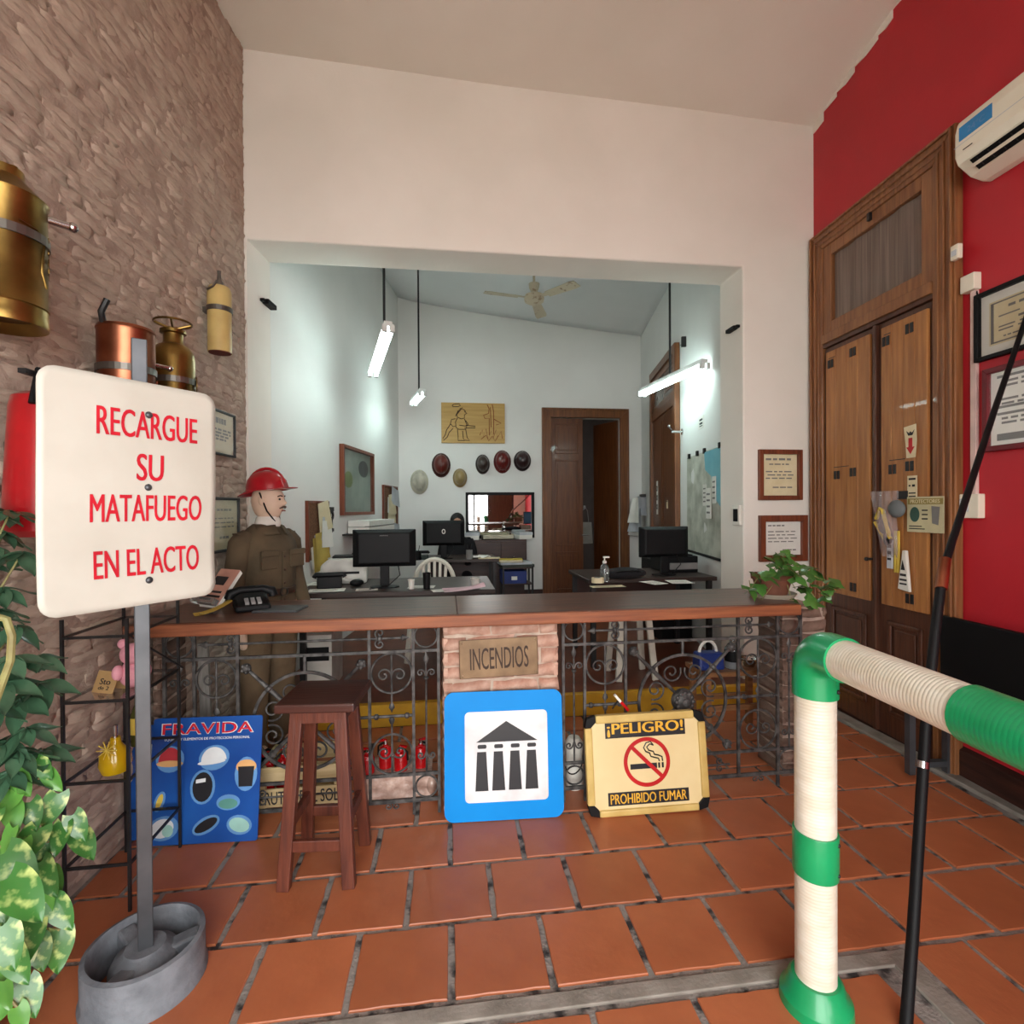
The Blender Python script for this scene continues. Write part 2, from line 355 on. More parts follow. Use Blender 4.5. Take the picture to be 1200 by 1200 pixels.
# ------------------------------------------------------------------ stone wall on the left: single rough bricks over a mortar bed
MT['mortar'] = mat('washed_mortar', (176,156,142), .95, c2=(150,128,116), scale=9, bump=.6, bscale=70)
MT['brick'] = mat('washed_old_brick', (192,174,158), .92, c2=(162,140,126), scale=7, bump=1.0, bscale=22, bstretch=(1,1,2.6), rnd=.08, detail=8, lo=.3, hi=.7)
wl = slab((xl(-.4)-.018, -.4), (xl(3.8)-.018, 3.8), -.05, 5.4, .25, 'wall_left', MT['mortar'], 'rough greyish pink brick wall', 1)
def brick_mesh(w, h, dep, seed, mt, nx=6, nz=3, rough=.007):
    """lumpy brick face in local x (along wall), z; proud towards -y"""
    rr = random.Random(seed); off = Vector((rr.uniform(0, 90), rr.uniform(0, 90), rr.uniform(0, 90)))
    vs = []; fs = []
    for j in range(nz+1):
        for i in range(nx+1):
            u, v = i/nx, j/nz; e = (1 if 0 < i < nx else 0)*(1 if 0 < j < nz else 0)
            x = (u-.5)*w; z = (v-.5)*h
            q = Vector((x*9, 0, z*16))+off
            x += mnoise.noise(q)*.016; z += mnoise.noise(q+Vector((5, 3, 1)))*.016
            y = -dep*(.55+.45*e)-mnoise.noise(q*1.3+Vector((9, 9, 9)))*rough*1.5-mnoise.noise(q*3.1)*rough
            if not e: y = min(y, .0)+.006
            vs.append((x, y, z))
    W = nx+1
    fs = [(j*W+i, j*W+i+1, (j+1)*W+i+1, (j+1)*W+i) for j in range(nz) for i in range(nx)]
    b = len(vs); rim = [i for i in range(nx+1)] + [j*W+nx for j in range(1, nz+1)] + [nz*W+i for i in range(nx-1, -1, -1)] + [j*W for j in range(nz-1, 0, -1)]
    for i in rim: vs.append((vs[i][0], .02, vs[i][2]))
    k = len(rim); fs += [(rim[i], b+i, b+(i+1) % k, rim[(i+1) % k]) for i in range(k)]
    return vs, fs
bvar = []
for i in range(16):
    w_ = (.13, .19, .25, .31)[i % 4]
    vs, fs = brick_mesh(w_, .076, .008, 100+i, None, nx=(5, 7, 9, 10)[i % 4], nz=4, rough=.009); bvar.append((w_, vs, fs, MB().add(vs, fs).mesh('brick', MT['brick'], 80)))
Mw = WL.M(0, 0, -.018)
bed = MB().grid(lambda u, v: tuple(Mw @ Vector((-.4+4.2*u, -.003-.013*mnoise.fractal(Vector((u*60, v*110, 4)), 1.0, 2.0, 3), 5.0*v))), 170, 230)
bed.build('mortar_bed', MT['mortar'], wl, smooth=80)
far = MB(); spots = []; rb = random.Random(3); z = .03
while z < 4.98:
    h = rb.uniform(.042, .068); u = -.4+rb.uniform(-.1, .1)
    while u < 3.78:
        k = rb.randrange(16); w_ = bvar[k][0]*rb.uniform(.85, 1.1)
        if u+w_ > 3.80: w_ = 3.80-u
        if w_ > .06: spots.append((u+w_/2, z+h/2+rb.uniform(-.01, .01), k, rb.uniform(-.09, .09), w_/bvar[k][0], h/.068, rb.uniform(-.004, .006), rb.choice((1, -1))))
        u += w_+rb.uniform(.0, .012)
    z += h
vis = sorted([s for s in spots if s[0] > 1.75], key=lambda s: (s[0]-1.9)**2*.5+(s[1]-1.9)**2)
vis = set(vis[:290])
for s in spots:
    u, z, k, rt, sw, sh_, oy, fx = s
    M = Matrix.Translation((u, -oy, z)) @ Matrix.Rotation(rt, 4, 'Y') @ Matrix.Diagonal((fx*sw, 1, sh_, 1))
    if s in vis:
        o = bpy.data.objects.new('brick', bvar[k][3]); col.objects.link(o); o.parent = wl; o.matrix_world = Mw @ M
    else: far.add(bvar[k][1], bvar[k][2], Mw @ M)
fo = far.build('brick_field', MT['brick'], wl, smooth=80); fo['kind'] = 'stuff'
# flaking white edge between the ceiling and the red wall
fk = MB(); rf = random.Random(12); y = -.2
while y < 3.75:
    w_ = rf.uniform(.05, .22); q = 3.8-y-w_/2; zc_ = 4.505+.6*(1-math.exp(-q/2.2)); d = rf.uniform(.02, .06)
    fk.prism([(-w_/2, .1), (w_/2, .1), (w_/2, -d*rf.uniform(.5, 1)), (0, -d), (-w_/2, -d*rf.uniform(.4, 1))], -.006*rf.uniform(.5, 1.4), .004, Matrix.Translation((xr(y+w_/2), y+w_/2, zc_)) @ Matrix.Rotation(WR.r, 4, 'Z')); y += w_
struct(fk, 'trim_4', MT['plaster'], label='flaking white plaster edge where ceiling and red wall meet')
# ------------------------------------------------------------------ hanging fluorescent lamps (they give the office light)
MT['tube'] = mat('lit_fluorescent_tube', (240,255,252), .4, emit=(226,252,248), estr=27)
MT['lampbody'] = mat('white_lamp_body', (222,224,222), .5)
def pend(label, A, B, fr, ztop):
    A = Vector(A); B = Vector(B); c = A+(B-A)*fr; d = (B-A).normalized(); L = (B-A).length
    yv = Vector((0,0,1)).cross(d).normalized(); zv = d.cross(yv)
    M = Matrix.Translation(c) @ Matrix((d, yv, zv)).transposed().to_4x4()
    t = thing('fluorescent_lamp', label, 'lamp', Matrix.Translation(c), 'hanging fluorescent lamps in the office')
    M = Matrix.Translation(-c) @ M; x0, x1 = -L*fr, L*(1-fr)
    MB().box(x0, x1, -.035, .035, 0, .045, M).build('lamp_body', MT['lampbody'], t, bevel=.006)
    for s in (-1, 1):
        MB().cyl(M @ Vector((x0+.02, s*.03, -.022)), M @ Vector((x1-.02, s*.03, -.022)), .017, n=12).build('tube', MT['tube'], t, smooth=40)
        for e in (x0, x1): MB().box(e-.018, e+.018, s*.03-.02, s*.03+.02, -.05, .01, M).build('tube_holder', MT['lampbody'], t, bevel=.004)
    MB().cyl((0, 0, .04), (0, 0, ztop-c.z), .011, n=10).build('rod', MT['black_metal'], t)
    MB().lathe([(.0, .0), (.045, .0), (.04, .03), (.012, .06), (0, .06)], 16, Matrix.Translation((0, 0, ztop-c.z-.06))).build('ceiling_cup', MT['black_metal'], t, smooth=40)
    return t
def pane_mat():
    m = bpy.data.materials.new('picture_glass'); m.use_nodes = True; nt = m.node_tree; nt.nodes.clear()
    o = nt.nodes.new('ShaderNodeOutputMaterial'); mx = nt.nodes.new('ShaderNodeMixShader'); t = nt.nodes.new('ShaderNodeBsdfTransparent'); g = nt.nodes.new('ShaderNodeBsdfGlossy'); f = nt.nodes.new('ShaderNodeFresnel')
    g.inputs['Roughness'].default_value = .06; f.inputs[0].default_value = 1.4
    ml = nt.nodes.new('ShaderNodeMath'); ml.operation = 'MULTIPLY'; ml.inputs[1].default_value = .45; nt.links.new(f.outputs[0], ml.inputs[0]); nt.links.new(ml.outputs[0], mx.inputs[0]); nt.links.new(t.outputs[0], mx.inputs[1]); nt.links.new(g.outputs[0], mx.inputs[2]); nt.links.new(mx.outputs[0], o.inputs[0]); return m
MT['pane'] = pane_mat()
MT['oak'] = wood('oak_door_wood', (128,78,40), (92,52,26), .38, 'z', 5, coat=.2)
MT['oak_dark'] = wood('brown_door_panel', (112,64,32), (82,44,22), .35, 'z', 5, coat=.2)
MT['redwood'] = wood('reddish_frame_wood', (128,66,40), (92,44,28), .4, 'z', 6)
def wrect(W, TL, BR, out=0):
    u0, z1 = W.at(*TL, out); u1, z0 = W.at(*BR, out); return u0, u1, z0, z1
def lines_mb(rows, y, mb=None):                                  # rows of (x0, x1, z, h): printed bars
    mb = mb or MB()
    for x0, x1, z, h in rows: mb.box(x0, x1, y-.0006, y, z-h/2, z+h/2)
    return mb
def words(x0, x1, z, h, rr, gap=.012, fill=.8):                  # a line of print broken into words
    out = []; x = x0
    while x < x1-.01:
        l = rr.uniform(.02, .06)*(x1-x0)/.2; e = min(x+l, x1); out.append((x, e, z, h)); x = e+gap*(x1-x0)/.2
    return out
def framed(name, label, cat, W, rect, fm, fw=.03, dep=.025, sheet='cream_paper', mount=0, mountm='paper', rows=None, group=None, ink='greyink', tilt=0, glass=True):
    u0, u1, z0, z1 = rect; w_, h_ = u1-u0, z1-z0
    t = thing(name, label, cat, W.M((u0+u1)/2, z0, .002) @ Matrix.Rotation(tilt, 4, 'Y'), group)
    a, b = w_/2, h_
    fr = MB()
    for pts in (((-a,0),(a,0),(a-fw,fw),(-a+fw,fw)), ((a,0),(a,b),(a-fw,b-fw),(a-fw,fw)), ((a,b),(-a,b),(-a+fw,b-fw),(a-fw,b-fw)), ((-a,b),(-a,0),(-a+fw,fw),(-a+fw,b-fw))):
        fr.prism(list(pts), -dep, 0)
    fr.build('frame', MT[fm], t, bevel=.003)
    MB().box(-a+fw*.8, a-fw*.8, -.006, 0, fw*.8, b-fw*.8).build('mount' if mount else 'sheet', MT[mountm if mount else sheet], t)
    y = -.006
    if mount:
        MB().box(-a+fw+mount, a-fw-mount, -.008, -.006, fw+mount, b-fw-mount).build('sheet', MT[sheet], t); y = -.008
    if rows:
        i0, i1 = -a+fw+mount, a-fw-mount; j0, j1 = fw+mount, b-fw-mount
        rr = random.Random(len(label)); R = []
        for (x0, x1, z, h) in rows: R += words(i0+(i1-i0)*x0, i0+(i1-i0)*x1, j0+(j1-j0)*z, (j1-j0)*h, rr)
        lines_mb(R, y).build('print', MT[ink], t)
    if glass: MB().add([(-a+fw*.9,-dep*.7,fw*.9),(a-fw*.9,-dep*.7,fw*.9),(a-fw*.9,-dep*.7,b-fw*.9),(-a+fw*.9,-dep*.7,b-fw*.9)],[(0,1,2,3)]).build('glass', MT['pane'], t)
    return t
# ---------------- lamps, placed on the rods seen in the photograph
pend('long lit fluorescent lamp hanging by the left office wall', onY(455,382,4.25), onY(437,436,5.2), .22, 4.62)
pend('short looking lit fluorescent lamp hanging near the office corner', onY(495,459,6.2), onY(484.5,471,7.1), .35, 4.56)
pend('lit fluorescent lamp hanging before the office side door', onY(826,426,4.45), onY(752,460,5.55), .5, 4.3)
# ---------------- ceiling fan
MT['fan'] = mat('aged_white_fan', (196,184,160), .5, c2=(120,86,58), scale=16, lo=.28, hi=.42)
fc = onY(626, 350, 5.6)
fan = thing('ceiling_fan', 'old white three-bladed ceiling fan with rust stains', 'fan', TR(fc.x, fc.y, fc.z, .0))
MB().lathe([(0, -.07), (.03, -.07), (.07, -.05), (.105, -.03), (.11, .0), (.1, .035), (.06, .05), (0, .05)], 28).build('motor_housing', MT['fan'], fan, smooth=50)
MB().cyl((0,0,.05), (0,0,4.42-fc.z), .014).build('rod', MT['fan'], fan, smooth=40)
MB().lathe([(0,0),(.03,0),(.055,.06),(.06,.1),(0,.1)], 20, Matrix.Translation((0,0,.06))).build('rod_cup', MT['fan'], fan, smooth=40)
MB().lathe([(0,0),(.05,0),(.06,.08),(0,.08)], 20, Matrix.Translation((0,0,4.35-fc.z))).build('ceiling_cup', MT['fan'], fan, smooth=40)
for k in range(3):
    a = math.radians(-175+k*120+6)
    M = Matrix.Rotation(a, 4, 'Z') @ Matrix.Rotation(math.radians(-11), 4, 'X')
    bl = MB().prism([(.18,-.05),(.5,-.066),(.56,-.055),(.57,.055),(.5,.066),(.18,.05)], -.003, .003, M @ Matrix.Rotation(-PI/2, 4, 'X')).build('blade', MT['fan'], fan)
    MB().prism([(.09,-.02),(.24,-.035),(.24,.035),(.09,.02)], -.008, -.002, M @ Matrix.Rotation(-PI/2, 4, 'X')).build('blade_arm', MT['fan'], bl)
# ---------------- wooden fireman picture on the back wall (a plain generic figure)
MT['goldboard'] = wood('golden_plywood', (196,160,92), (176,138,72), .45, 'x', 3)
MT['burn'] = mat('burnt_line', (62,40,22), .8); MT['burn2'] = mat('reddish_burnt_line', (140,72,30), .8)
u0, u1, z0, z1 = wrect(WB, (517,472), (591.5,520)); bw, bh = u1-u0, z1-z0
bd = thing('wooden_picture', 'golden wooden picture of a firefighter with hose above the hung helmets', 'picture', WB.M((u0+u1)/2, z0, .0))
MB().box(-bw/2, bw/2, -.035, -.002, 0, bh).build('board', MT['goldboard'], bd, bevel=.003)
def strokes(polys, r, mt, nm, W_, H_, y):
    mb = MB()
    for P in polys: mb.tube([(-W_/2+x*W_, y, zz*H_) for x, zz in P], r, 5)
    return mb.build(nm, mt, bd)
fig = [[(.26,.80),(.24,.72),(.25,.64),(.31,.60),(.36,.62),(.36,.70),(.40,.74),(.36,.78)], [(.23,.70),(.30,.86),(.36,.82),(.38,.78)], [(.22,.66),(.33,.88)],
       [(.25,.62),(.22,.52),(.23,.38),(.27,.34),(.38,.34),(.40,.44),(.36,.60)], [(.38,.56),(.42,.46),(.38,.42),(.28,.44)], [(.38,.44),(.53,.42),(.53,.38),(.36,.37)],
       [(.25,.34),(.26,.16),(.26,.06),(.36,.06),(.34,.12),(.33,.3)], [(.38,.34),(.40,.14),(.44,.06),(.36,.07)], [(.22,.60),(.16,.58),(.14,.48),(.18,.40),(.22,.42)], [(.14,.46),(.08,.32),(.06,.2),(.02,.1)], [(.18,.36),(.12,.26),(.09,.14),(.03,.06)],
       [(.17,.93),(.20,.96),(.28,.97),(.30,.93),(.26,.90),(.18,.90),(.17,.93)]]
tree = [[(.72,.96),(.75,.86),(.74,.74),(.66,.70),(.68,.62),(.75,.62),(.75,.20)], [(.80,.97),(.82,.8),(.82,.6),(.82,.22)], [(.83,.60),(.94,.50),(.86,.46)], [(.6,.2),(.64,.34),(.66,.16),(.70,.36),(.73,.1),(.78,.3),(.81,.12),(.86,.34),(.88,.14),(.94,.30),(.96,.12)], [(.62,.1),(.7,.2),(.74,.06),(.8,.18),(.84,.05),(.9,.2)], [(.77,.9),(.78,.4)]]
strokes(fig, .006, MT['burn'], 'firefighter_outline', bw, bh, -.037); strokes(tree, .006, MT['burn2'], 'burning_tree_outline', bw, bh, -.037)
# ---------------- helmets on the back wall, crown towards the room
def helmet(label, c, r1, r2, cl, brim, style):
    t = thing('fire_helmet', label, 'helmet', WB.M(*WB.at(*c), 0), 'old helmets hung on the office back wall')
    px = .0128; a, b = r1*px/2, r2*px/2
    m1 = mat('helmet_'+str(c[0]), cl, .28, c2=tuple(x*.8 for x in cl), scale=8, coat=.5); m2 = mat('helmet_brim_'+str(c[0]), brim, .35)
    def dome(fr, d, y0=0):
        return [(fr*a*math.cos(q)*1, y0, fr*b*math.sin(q)) for q in [2*PI*i/24 for i in range(24)]]
    mb = MB(); vs = []; fs = []
    for i in range(8):
        s = i/8*PI/2; vs += [(a*.80*math.cos(s)*math.cos(q), -.035-.115*math.sin(s), b*.84*math.cos(s)*math.sin(q)+b*.04) for q in [2*PI*j/24 for j in range(24)]]
    vs.append((0, -.15, b*.04))
    fs = [(i*24+j, i*24+(j+1)%24, (i+1)*24+(j+1)%24, (i+1)*24+j) for i in range(7) for j in range(24)] + [(7*24+j, 7*24+(j+1)%24, 8*24) for j in range(24)]
    mb.add(vs, fs).build('shell', m1, t, smooth=60)
    br = MB(); vs = []
    for k, (f, y) in enumerate(((.76, -.05), (.9, -.038), (1.0, -.018), (1.0, -.012), (.78, -.035))):
        vs += [(f*a*math.cos(q), y, f*b*math.sin(q)*(1.05 if math.sin(q) < 0 else 1)) for q in [2*PI*j/24 for j in range(24)]]
    br.add(vs, [(i*24+j, i*24+(j+1)%24, ((i+1)%5)*24+(j+1)%24, ((i+1)%5)*24+j) for i in range(5) for j in range(24)]).build('brim', m2, t, smooth=60)
    if style != 'plain':
        cr = MB()
        for k in ((0,) if style == 'crest' else (-.45, 0, .45)):
            cr.tube([(a*.8*math.sin(k)*math.cos(s)*1.0, -.04-.117*math.sin(s) if 0 < s < PI else -.04, b*.04+b*.84*math.cos(s)) for s in [PI*i/12 for i in range(13)]], .006, 6)
        cr.build('ridge', m1, t, smooth=40)
    if style == 'crest': MB().prism([(-.03,0),(.03,0),(.035,.05),(0,.075),(-.035,.05)], -.1, -.09, Matrix.Translation((0, 0, -b*.62))).build('badge', MT['black'], t)
    MB().cyl((0,0,b*.9),(0,-.03,b*.93),.006,n=8).build('hook', MT['chrome'], t)
helmet('cream white helmet with wide brim, leftmost on the office back wall', (491.5,564.5), 21, 28, (208,204,186), (200,196,176), 'ridges')
helmet('glossy brown red helmet hung just above the white and tan ones', (517,545), 22, 28, (104,36,28), (60,24,22), 'crest')
helmet('tan helmet hung right above the mirror corner', (539,560), 17, 22, (172,148,96), (150,126,80), 'plain')
helmet('small blackish pointed helmet between the tan and bright red ones', (565.5,544), 17, 23, (58,42,36), (44,32,30), 'crest')
helmet('bright dark red helmet between the two blackish ones', (588.5,541), 21, 27, (112,26,24), (96,24,24), 'ridges')
helmet('maroon black round helmet nearest the office door', (612,540), 21, 24, (52,30,32), (44,28,30), 'crest')
# ---------------- mirror
u0, u1, z0, z1 = wrect(WB, (545.5,577), (626,630))
mr = thing('wall_mirror', 'black framed mirror on the office back wall', 'mirror', WB.M((u0+u1)/2, z0, 0) @ Matrix.Rotation(math.radians(.8), 4, 'X'))
mw, mh, fw = u1-u0, z1-z0, .045
fr = MB().box(-mw/2, mw/2, -.03, 0, 0, fw).box(-mw/2, mw/2, -.03, 0, mh-fw, mh).box(-mw/2, -mw/2+fw, -.03, 0, fw, mh-fw).box(mw/2-fw, mw/2, -.03, 0, fw, mh-fw)
fr.build('frame', MT['black'], mr, bevel=.003)
MT['mirror'] = mat('mirror_silver', (235,235,235), .02, metal=1, c2=(235,235,235))
MB().box(-mw/2+fw, mw/2-fw, -.014, -.004, fw, mh-fw).build('mirror_glass', MT['mirror'], mr)
# ---------------- door in the back wall
u0, u1, z0, z1 = wrect(WB, (634.5,478), (737,696)); z0 = ZO
dr = thing('door_1', 'brown wooden double door of the back wall, right leaf ajar', None, WB.M(0, ZO, 0), kind='structure')
H = z1-ZO; cw = (u1-u0)*.105
cs = MB()
for pts in (((u0,0),(u0+cw,0),(u0+cw,H-cw),(u0,H)), ((u1-cw,0),(u1,0),(u1,H),(u1-cw,H-cw)), ((u0,H),(u0+cw,H-cw),(u1-cw,H-cw),(u1,H))): cs.prism(list(pts), -.05, 0)
for x in (u0+.015, u1-.015-.02): cs.box(x, x+.02, -.065, -.05, 0, H-.01)
cs.box(u0+.02, u1-.02, -.065, -.05, H-.035, H-.012)
cs.build('casing', MT['oak'], dr, bevel=.006)
def leaf(par, x0, x1, h, M=None, rows=((.04,.30),(.335,.80),(.83,.97)), th=.04, mt='oak_dark', name='leaf'):
    o = MB().box(x0, x1, -th, 0, .01, h, M).build(name, MT[mt], par, bevel=.003)
    w_ = x1-x0
    for a, b in rows:
        z0, z1 = h*(1-b), h*(1-a)
        f = MB()
        for bx in ((x0+w_*.13, x1-w_*.13, z1-.02, z1), (x0+w_*.13, x1-w_*.13, z0, z0+.02), (x0+w_*.13, x0+w_*.13+.02, z0, z1), (x1-w_*.13-.02, x1-w_*.13, z0, z1)): f.box(bx[0], bx[1], -th-.012, -th, bx[2], bx[3], M)
        f.build('panel_moulding', MT[mt], o, bevel=.004)
        MB().box(x0+w_*.2, x1-w_*.2, -th-.006, -th, z0+.05, z1-.05, M).build('panel', MT[mt], o, bevel=.005)
    return o
xm = WB.at(683, 600)[0]
leaf(dr, u0+cw, xm, H-cw-.01, Matrix.Translation((0, .03, 0)), rows=((.03,.20),(.235,.72),(.755,.97)))
xr_ = u1-cw
lf = leaf(dr, 0, xr_-xm, H-cw-.01, Matrix.Translation((xr_, .12, 0)) @ Matrix.Rotation(math.radians(112), 4, 'Z') , rows=((.03,.20),(.235,.72),(.755,.97)))
MB().cyl((xm-.02, -.02, .93), (xm-.02, -.07, .93), .01).cyl((xm-.02,-.065,.93),(xm+.07,-.065,.935),.009).build('door_handle', MT['chrome'], dr)
# cloth bag hanging behind
bg_ = WB.at(697, 625); t = thing('cloth_bag', 'grey white cloth bag hanging inside the dark doorway', 'bag', WB.M(bg_[0], bg_[1]-.2, -.6))
MB().grid(lambda a, b: ((a-.5)*(.24+.04*(1-b)), -.03*math.sin(a*PI)-.0, b*.36), 8, 6).grid(lambda a, b: ((a-.5)*(.24+.04*(1-b)), .03*math.sin(a*PI), b*.36), 8, 6).build('bag_body', mat('grey_cloth', (150,148,140), .9), t, smooth=60)
MB().tube([(-.07,0,.36),(-.04,0,.55),(.02,0,.6),(.05,0,.55),(.07,0,.36)], .006).build('strap', MT['greyink'], t)
MB().box(-.02,.02,.0,.02,.58,.64).build('hook', MT['chrome'], t)
# ---------------- side door of the office (right wall)
u0, z1a = WOR.at(766, 437); u1, z1b = WOR.at(797, 404); z1 = (z1a+z1b)/2
d2 = thing('door_2', 'tall brown side door with transom in the office', None, WOR.M(0, ZO, .003), kind='structure'); H = z1-ZO
cw = .1; cs = MB()
for pts in (((u0,0),(u0+cw,0),(u0+cw,H-cw),(u0,H)), ((u1-cw,0),(u1,0),(u1,H),(u1-cw,H-cw)), ((u0,H),(u0+cw,H-cw),(u1-cw,H-cw),(u1,H))): cs.prism(list(pts), -.06, 0)
tz = WOR.at(780, 481)[1]-ZO
cs.box(u0+cw, u1-cw, -.05, 0, tz-.05, tz+.06)
cs.build('casing', MT['oak'], d2, bevel=.006)
um = (u0+u1)/2
for a, b in ((u0+cw, um), (um, u1-cw)):
    lv = MB().box(a+.005, b-.005, -.03, 0, 0, tz-.05).build('leaf', MT['oak_dark'], d2, bevel=.003)
    MB().box(a+.06, b-.06, -.036, -.03, .9, tz-.12).build('panel', MT['oak_dark'], lv, bevel=.004); MB().box(a+.06, b-.06, -.036, -.03, .1, .8).build('panel', MT['oak_dark'], lv, bevel=.004)
tr = MB().box(u0+cw, u0+cw+.07, -.035, 0, tz+.06, H-cw).box(u1-cw-.07, u1-cw, -.035, 0, tz+.06, H-cw).box(u0+cw, u1-cw, -.035, 0, tz+.06, tz+.13).box(u0+cw, u1-cw, -.035, 0, H-cw-.07, H-cw)
tr.build('transom_frame', MT['oak'], d2)
MT['transom_glass'] = mat('dusty_transom_glass', (120,112,106), .15, c2=(104,98,94), scale=3)
MB().box(u0+cw+.07, u1-cw-.07, -.02, -.004, tz+.13, H-cw-.07).build('pane', MT['transom_glass'], d2)
for k in range(9): MB().box(um+.05, u1-cw-.07, -.026, -.02, tz+.2+k*.055, tz+.235+k*.055).build('slat', MT['oak_dark'], d2)
# things on the side wall and door
def on_wall(name, label, cat, W, c, out=0.0): return thing(name, label, cat, W.M(*W.at(*c), out))
t = on_wall('notice_strip', 'long white strip with black ovals stuck on the office side door', 'notice', WOR, (774,585,), .042)
MB().box(-.05,.05,-.002,0,-.2,.24).build('sheet', MT['paper'], t)
for z in (-.1, .02, .14): MB().ring(.038,.02,-.004,-.002,16,Matrix.Translation((0,0,z))).build('oval', MT['ink'], t)
t = on_wall('yellow_note', 'small yellow note on the office side door', 'note', WOR, (786,591), .042); MB().box(-.04,.04,-.002,0,-.05,.05).build('sheet', MT['cream_paper'], t)
MB().box(-.03,.03,-.004,-.002,.03,.045).build('tape', MT['greyink'], t)
t = on_wall('warning_label', 'small white printed label high on the office side wall', 'label', WOR, (822,495), .002); MB().box(-.09,.09,-.003,0,-.06,.06).build('sheet', MT['paper'], t)
lines_mb([(-.05,.05,.025,.02),(-.05,.05,-.01,.02),(-.05,.05,-.035,.01)], -.003).build('print', MT['ink'], t)
t = on_wall('wall_tap', 'old brass bracket on the wall beside the office side door', 'bracket', WOR, (800,506), 0)
MB().cyl((0,0,0),(0,-.12,0),.014).cyl((0,-.1,-.0),(-.10,-.12,.07),.012).sph((-.11,-.12,.08),.02).build('bracket_arm', MT['chrome'], t, smooth=40); MB().lathe([(0,0),(.035,0),(.035,.012),(0,.015)],14,Matrix.Rotation(PI/2,4,'X')).build('rosette', MT['chrome'], t)
t = on_wall('coat_hook', 'small dark hook beside the office side door top', 'hook', WOR, (804,401), 0); MB().box(-.015,.015,-.05,0,-.05,.06).build('hook_plate', MT['black_metal'], t, bevel=.004); MB().cyl((0,-.02,-.02),(-.1,-.03,.0),.006).build('nail', MT['black_metal'], t)
# hanging papers in the corner
t = on_wall('paper_bundle', 'bundle of white papers clipped in the corner beside the office side door', 'papers', WOR, (757,600), .03)
MT['greypaper'] = mat('pale_grey_paper', (196,200,206), .8)
for k, (x0,x1,za,zb,dy) in enumerate(((-.10,.12,-.05,.24,0),(-.2,.16,-.36,-.02,.012),(-.08,.2,-.30,.06,.02),(.02,.18,-.16,.22,.03))):
    MB().grid(lambda a,b: (x0+(x1-x0)*a*(1-.25*b), -dy*3-.16*(1-a)*(1-.5*b)-.02*math.sin(a*5+k), za+(zb-za)*b), 5, 5).build('paper', MT['paper' if k%2 else 'greypaper'], t, smooth=60)
MB().box(-.1,.16,-.05,-.0,.23,.27).build('clip_bar', MT['black_metal'], t)
# map of the region
MT['mapm'] = mat('printed_map', (206,208,196), .5, c2=(160,164,150), scale=5, lo=.35, hi=.6, detail=10); MT['mapsea'] = mat('map_blue', (112,182,200), .5, c2=(126,192,206))
u0, _ = WOR.at(806, 600); u1, _ = WOR.at(850, 600); zt0 = WOR.at(806, 535)[1]; zt1 = WOR.at(850, 523)[1]; zt = (zt0+zt1)/2; zb = WOR.at(828, 651)[1]
mp = thing('wall_map', 'large creased wall map with blue sea hung on the office side wall', 'map', WOR.M((u0+u1)/2, zb, .006))
W2 = (u1-u0)/2; Hm = zt-zb
MB().grid(lambda a,b: (-W2+2*W2*a, -.006*math.sin(a*9)*math.sin(b*6), b*Hm), 16, 16).build('sheet', MT['mapm'], mp, smooth=60)
MB().prism([(W2*.1,Hm*.99),(W2*.95,Hm*.99),(W2*.95,Hm*.45),(W2*.6,Hm*.55),(W2*.45,Hm*.75),(W2*.15,Hm*.82)], -.012, -.008).build('sea', MT['mapsea'], mp)
for x, z, a, b in ((W2*.35, Hm*.5, .07, .14), (W2*.62, Hm*.62, .05, .12), (W2*.15, Hm*.58, .05, .1)): 
    nt_ = MB().box(x-a, x+a, -.02, -.014, z-b, z+b).build('note', MT['paper'], mp); lines_mb([(x-a*.7,x+a*.7,z+b*q,b*.12) for q in (-.6,-.2,.2,.6)], -.02).build('print', MT['greyink'], nt_)
for x in (-W2*.8, -W2*.3, W2*.1, W2*.85): MB().box(x-.02, x+.02, -.02, 0, Hm-.02, Hm+.03).build('clip', MT['black'], mp)
MB().cyl((-W2,-.01,0),(W2,-.01,0),.012).build('rod', MT['black'], mp)
# switch on the jamb
t = thing('light_switch', 'small black and white switch on the edge of the white wall stub', 'switch', TR(xo-.012, 3.87, WM.at(853,604)[1]-.0, -PI/2)); 
MB().box(-.05,.05,-.012,.012,-.08,.08).build('plate', MT['white_plastic'], t, bevel=.004); MB().box(-.03,.03,-.018,-.012,-.05,.05).build('rocker', MT['black'], t, bevel=.003)
# ---------------- left office wall
MT['art'] = mat('pale_green_painting', (170,184,172), .5, c2=(140,156,148), scale=3); MT['art2'] = mat('painting_dark_head', (96,104,104), .4); MT['art3'] = mat('painting_green_leaf', (140,160,110), .4)
u0, za = WOL.at(397, 520); u1, zb = WOL.at(434, 532); zl = WOL.at(434, 603)[1]; z0 = WOL.at(397, 604)[1]
t = framed('wall_painting', 'large pale painting in a brown frame on the left office wall', 'painting', WOL, (u0, u1, (zl+z0)/2, (za+zb)/2), 'redwood', .035, .05, 'art')
w2 = (u1-u0); hh = (za+zb)/2-(zl+z0)/2
MB().prism([(w2*.22+.16*w2*math.cos(a), hh*.72+.13*hh*math.sin(a)) for a in [2*PI*i/18 for i in range(18)]], -.009, -.006).build('dark_disc', MT['art2'], t)
MB().prism([(-w2*.26+.12*w2*math.cos(a), hh*.52+.12*hh*math.sin(a)) for a in [2*PI*i/18 for i in range(18)]], -.009, -.006).build('green_disc', MT['art3'], t)
MT['leaflike'] = mat('dull_yellow_paper', (196,170,84), .8); MT['cork'] = mat('cork', (120,84,56), .9, c2=(92,62,42), scale=60)
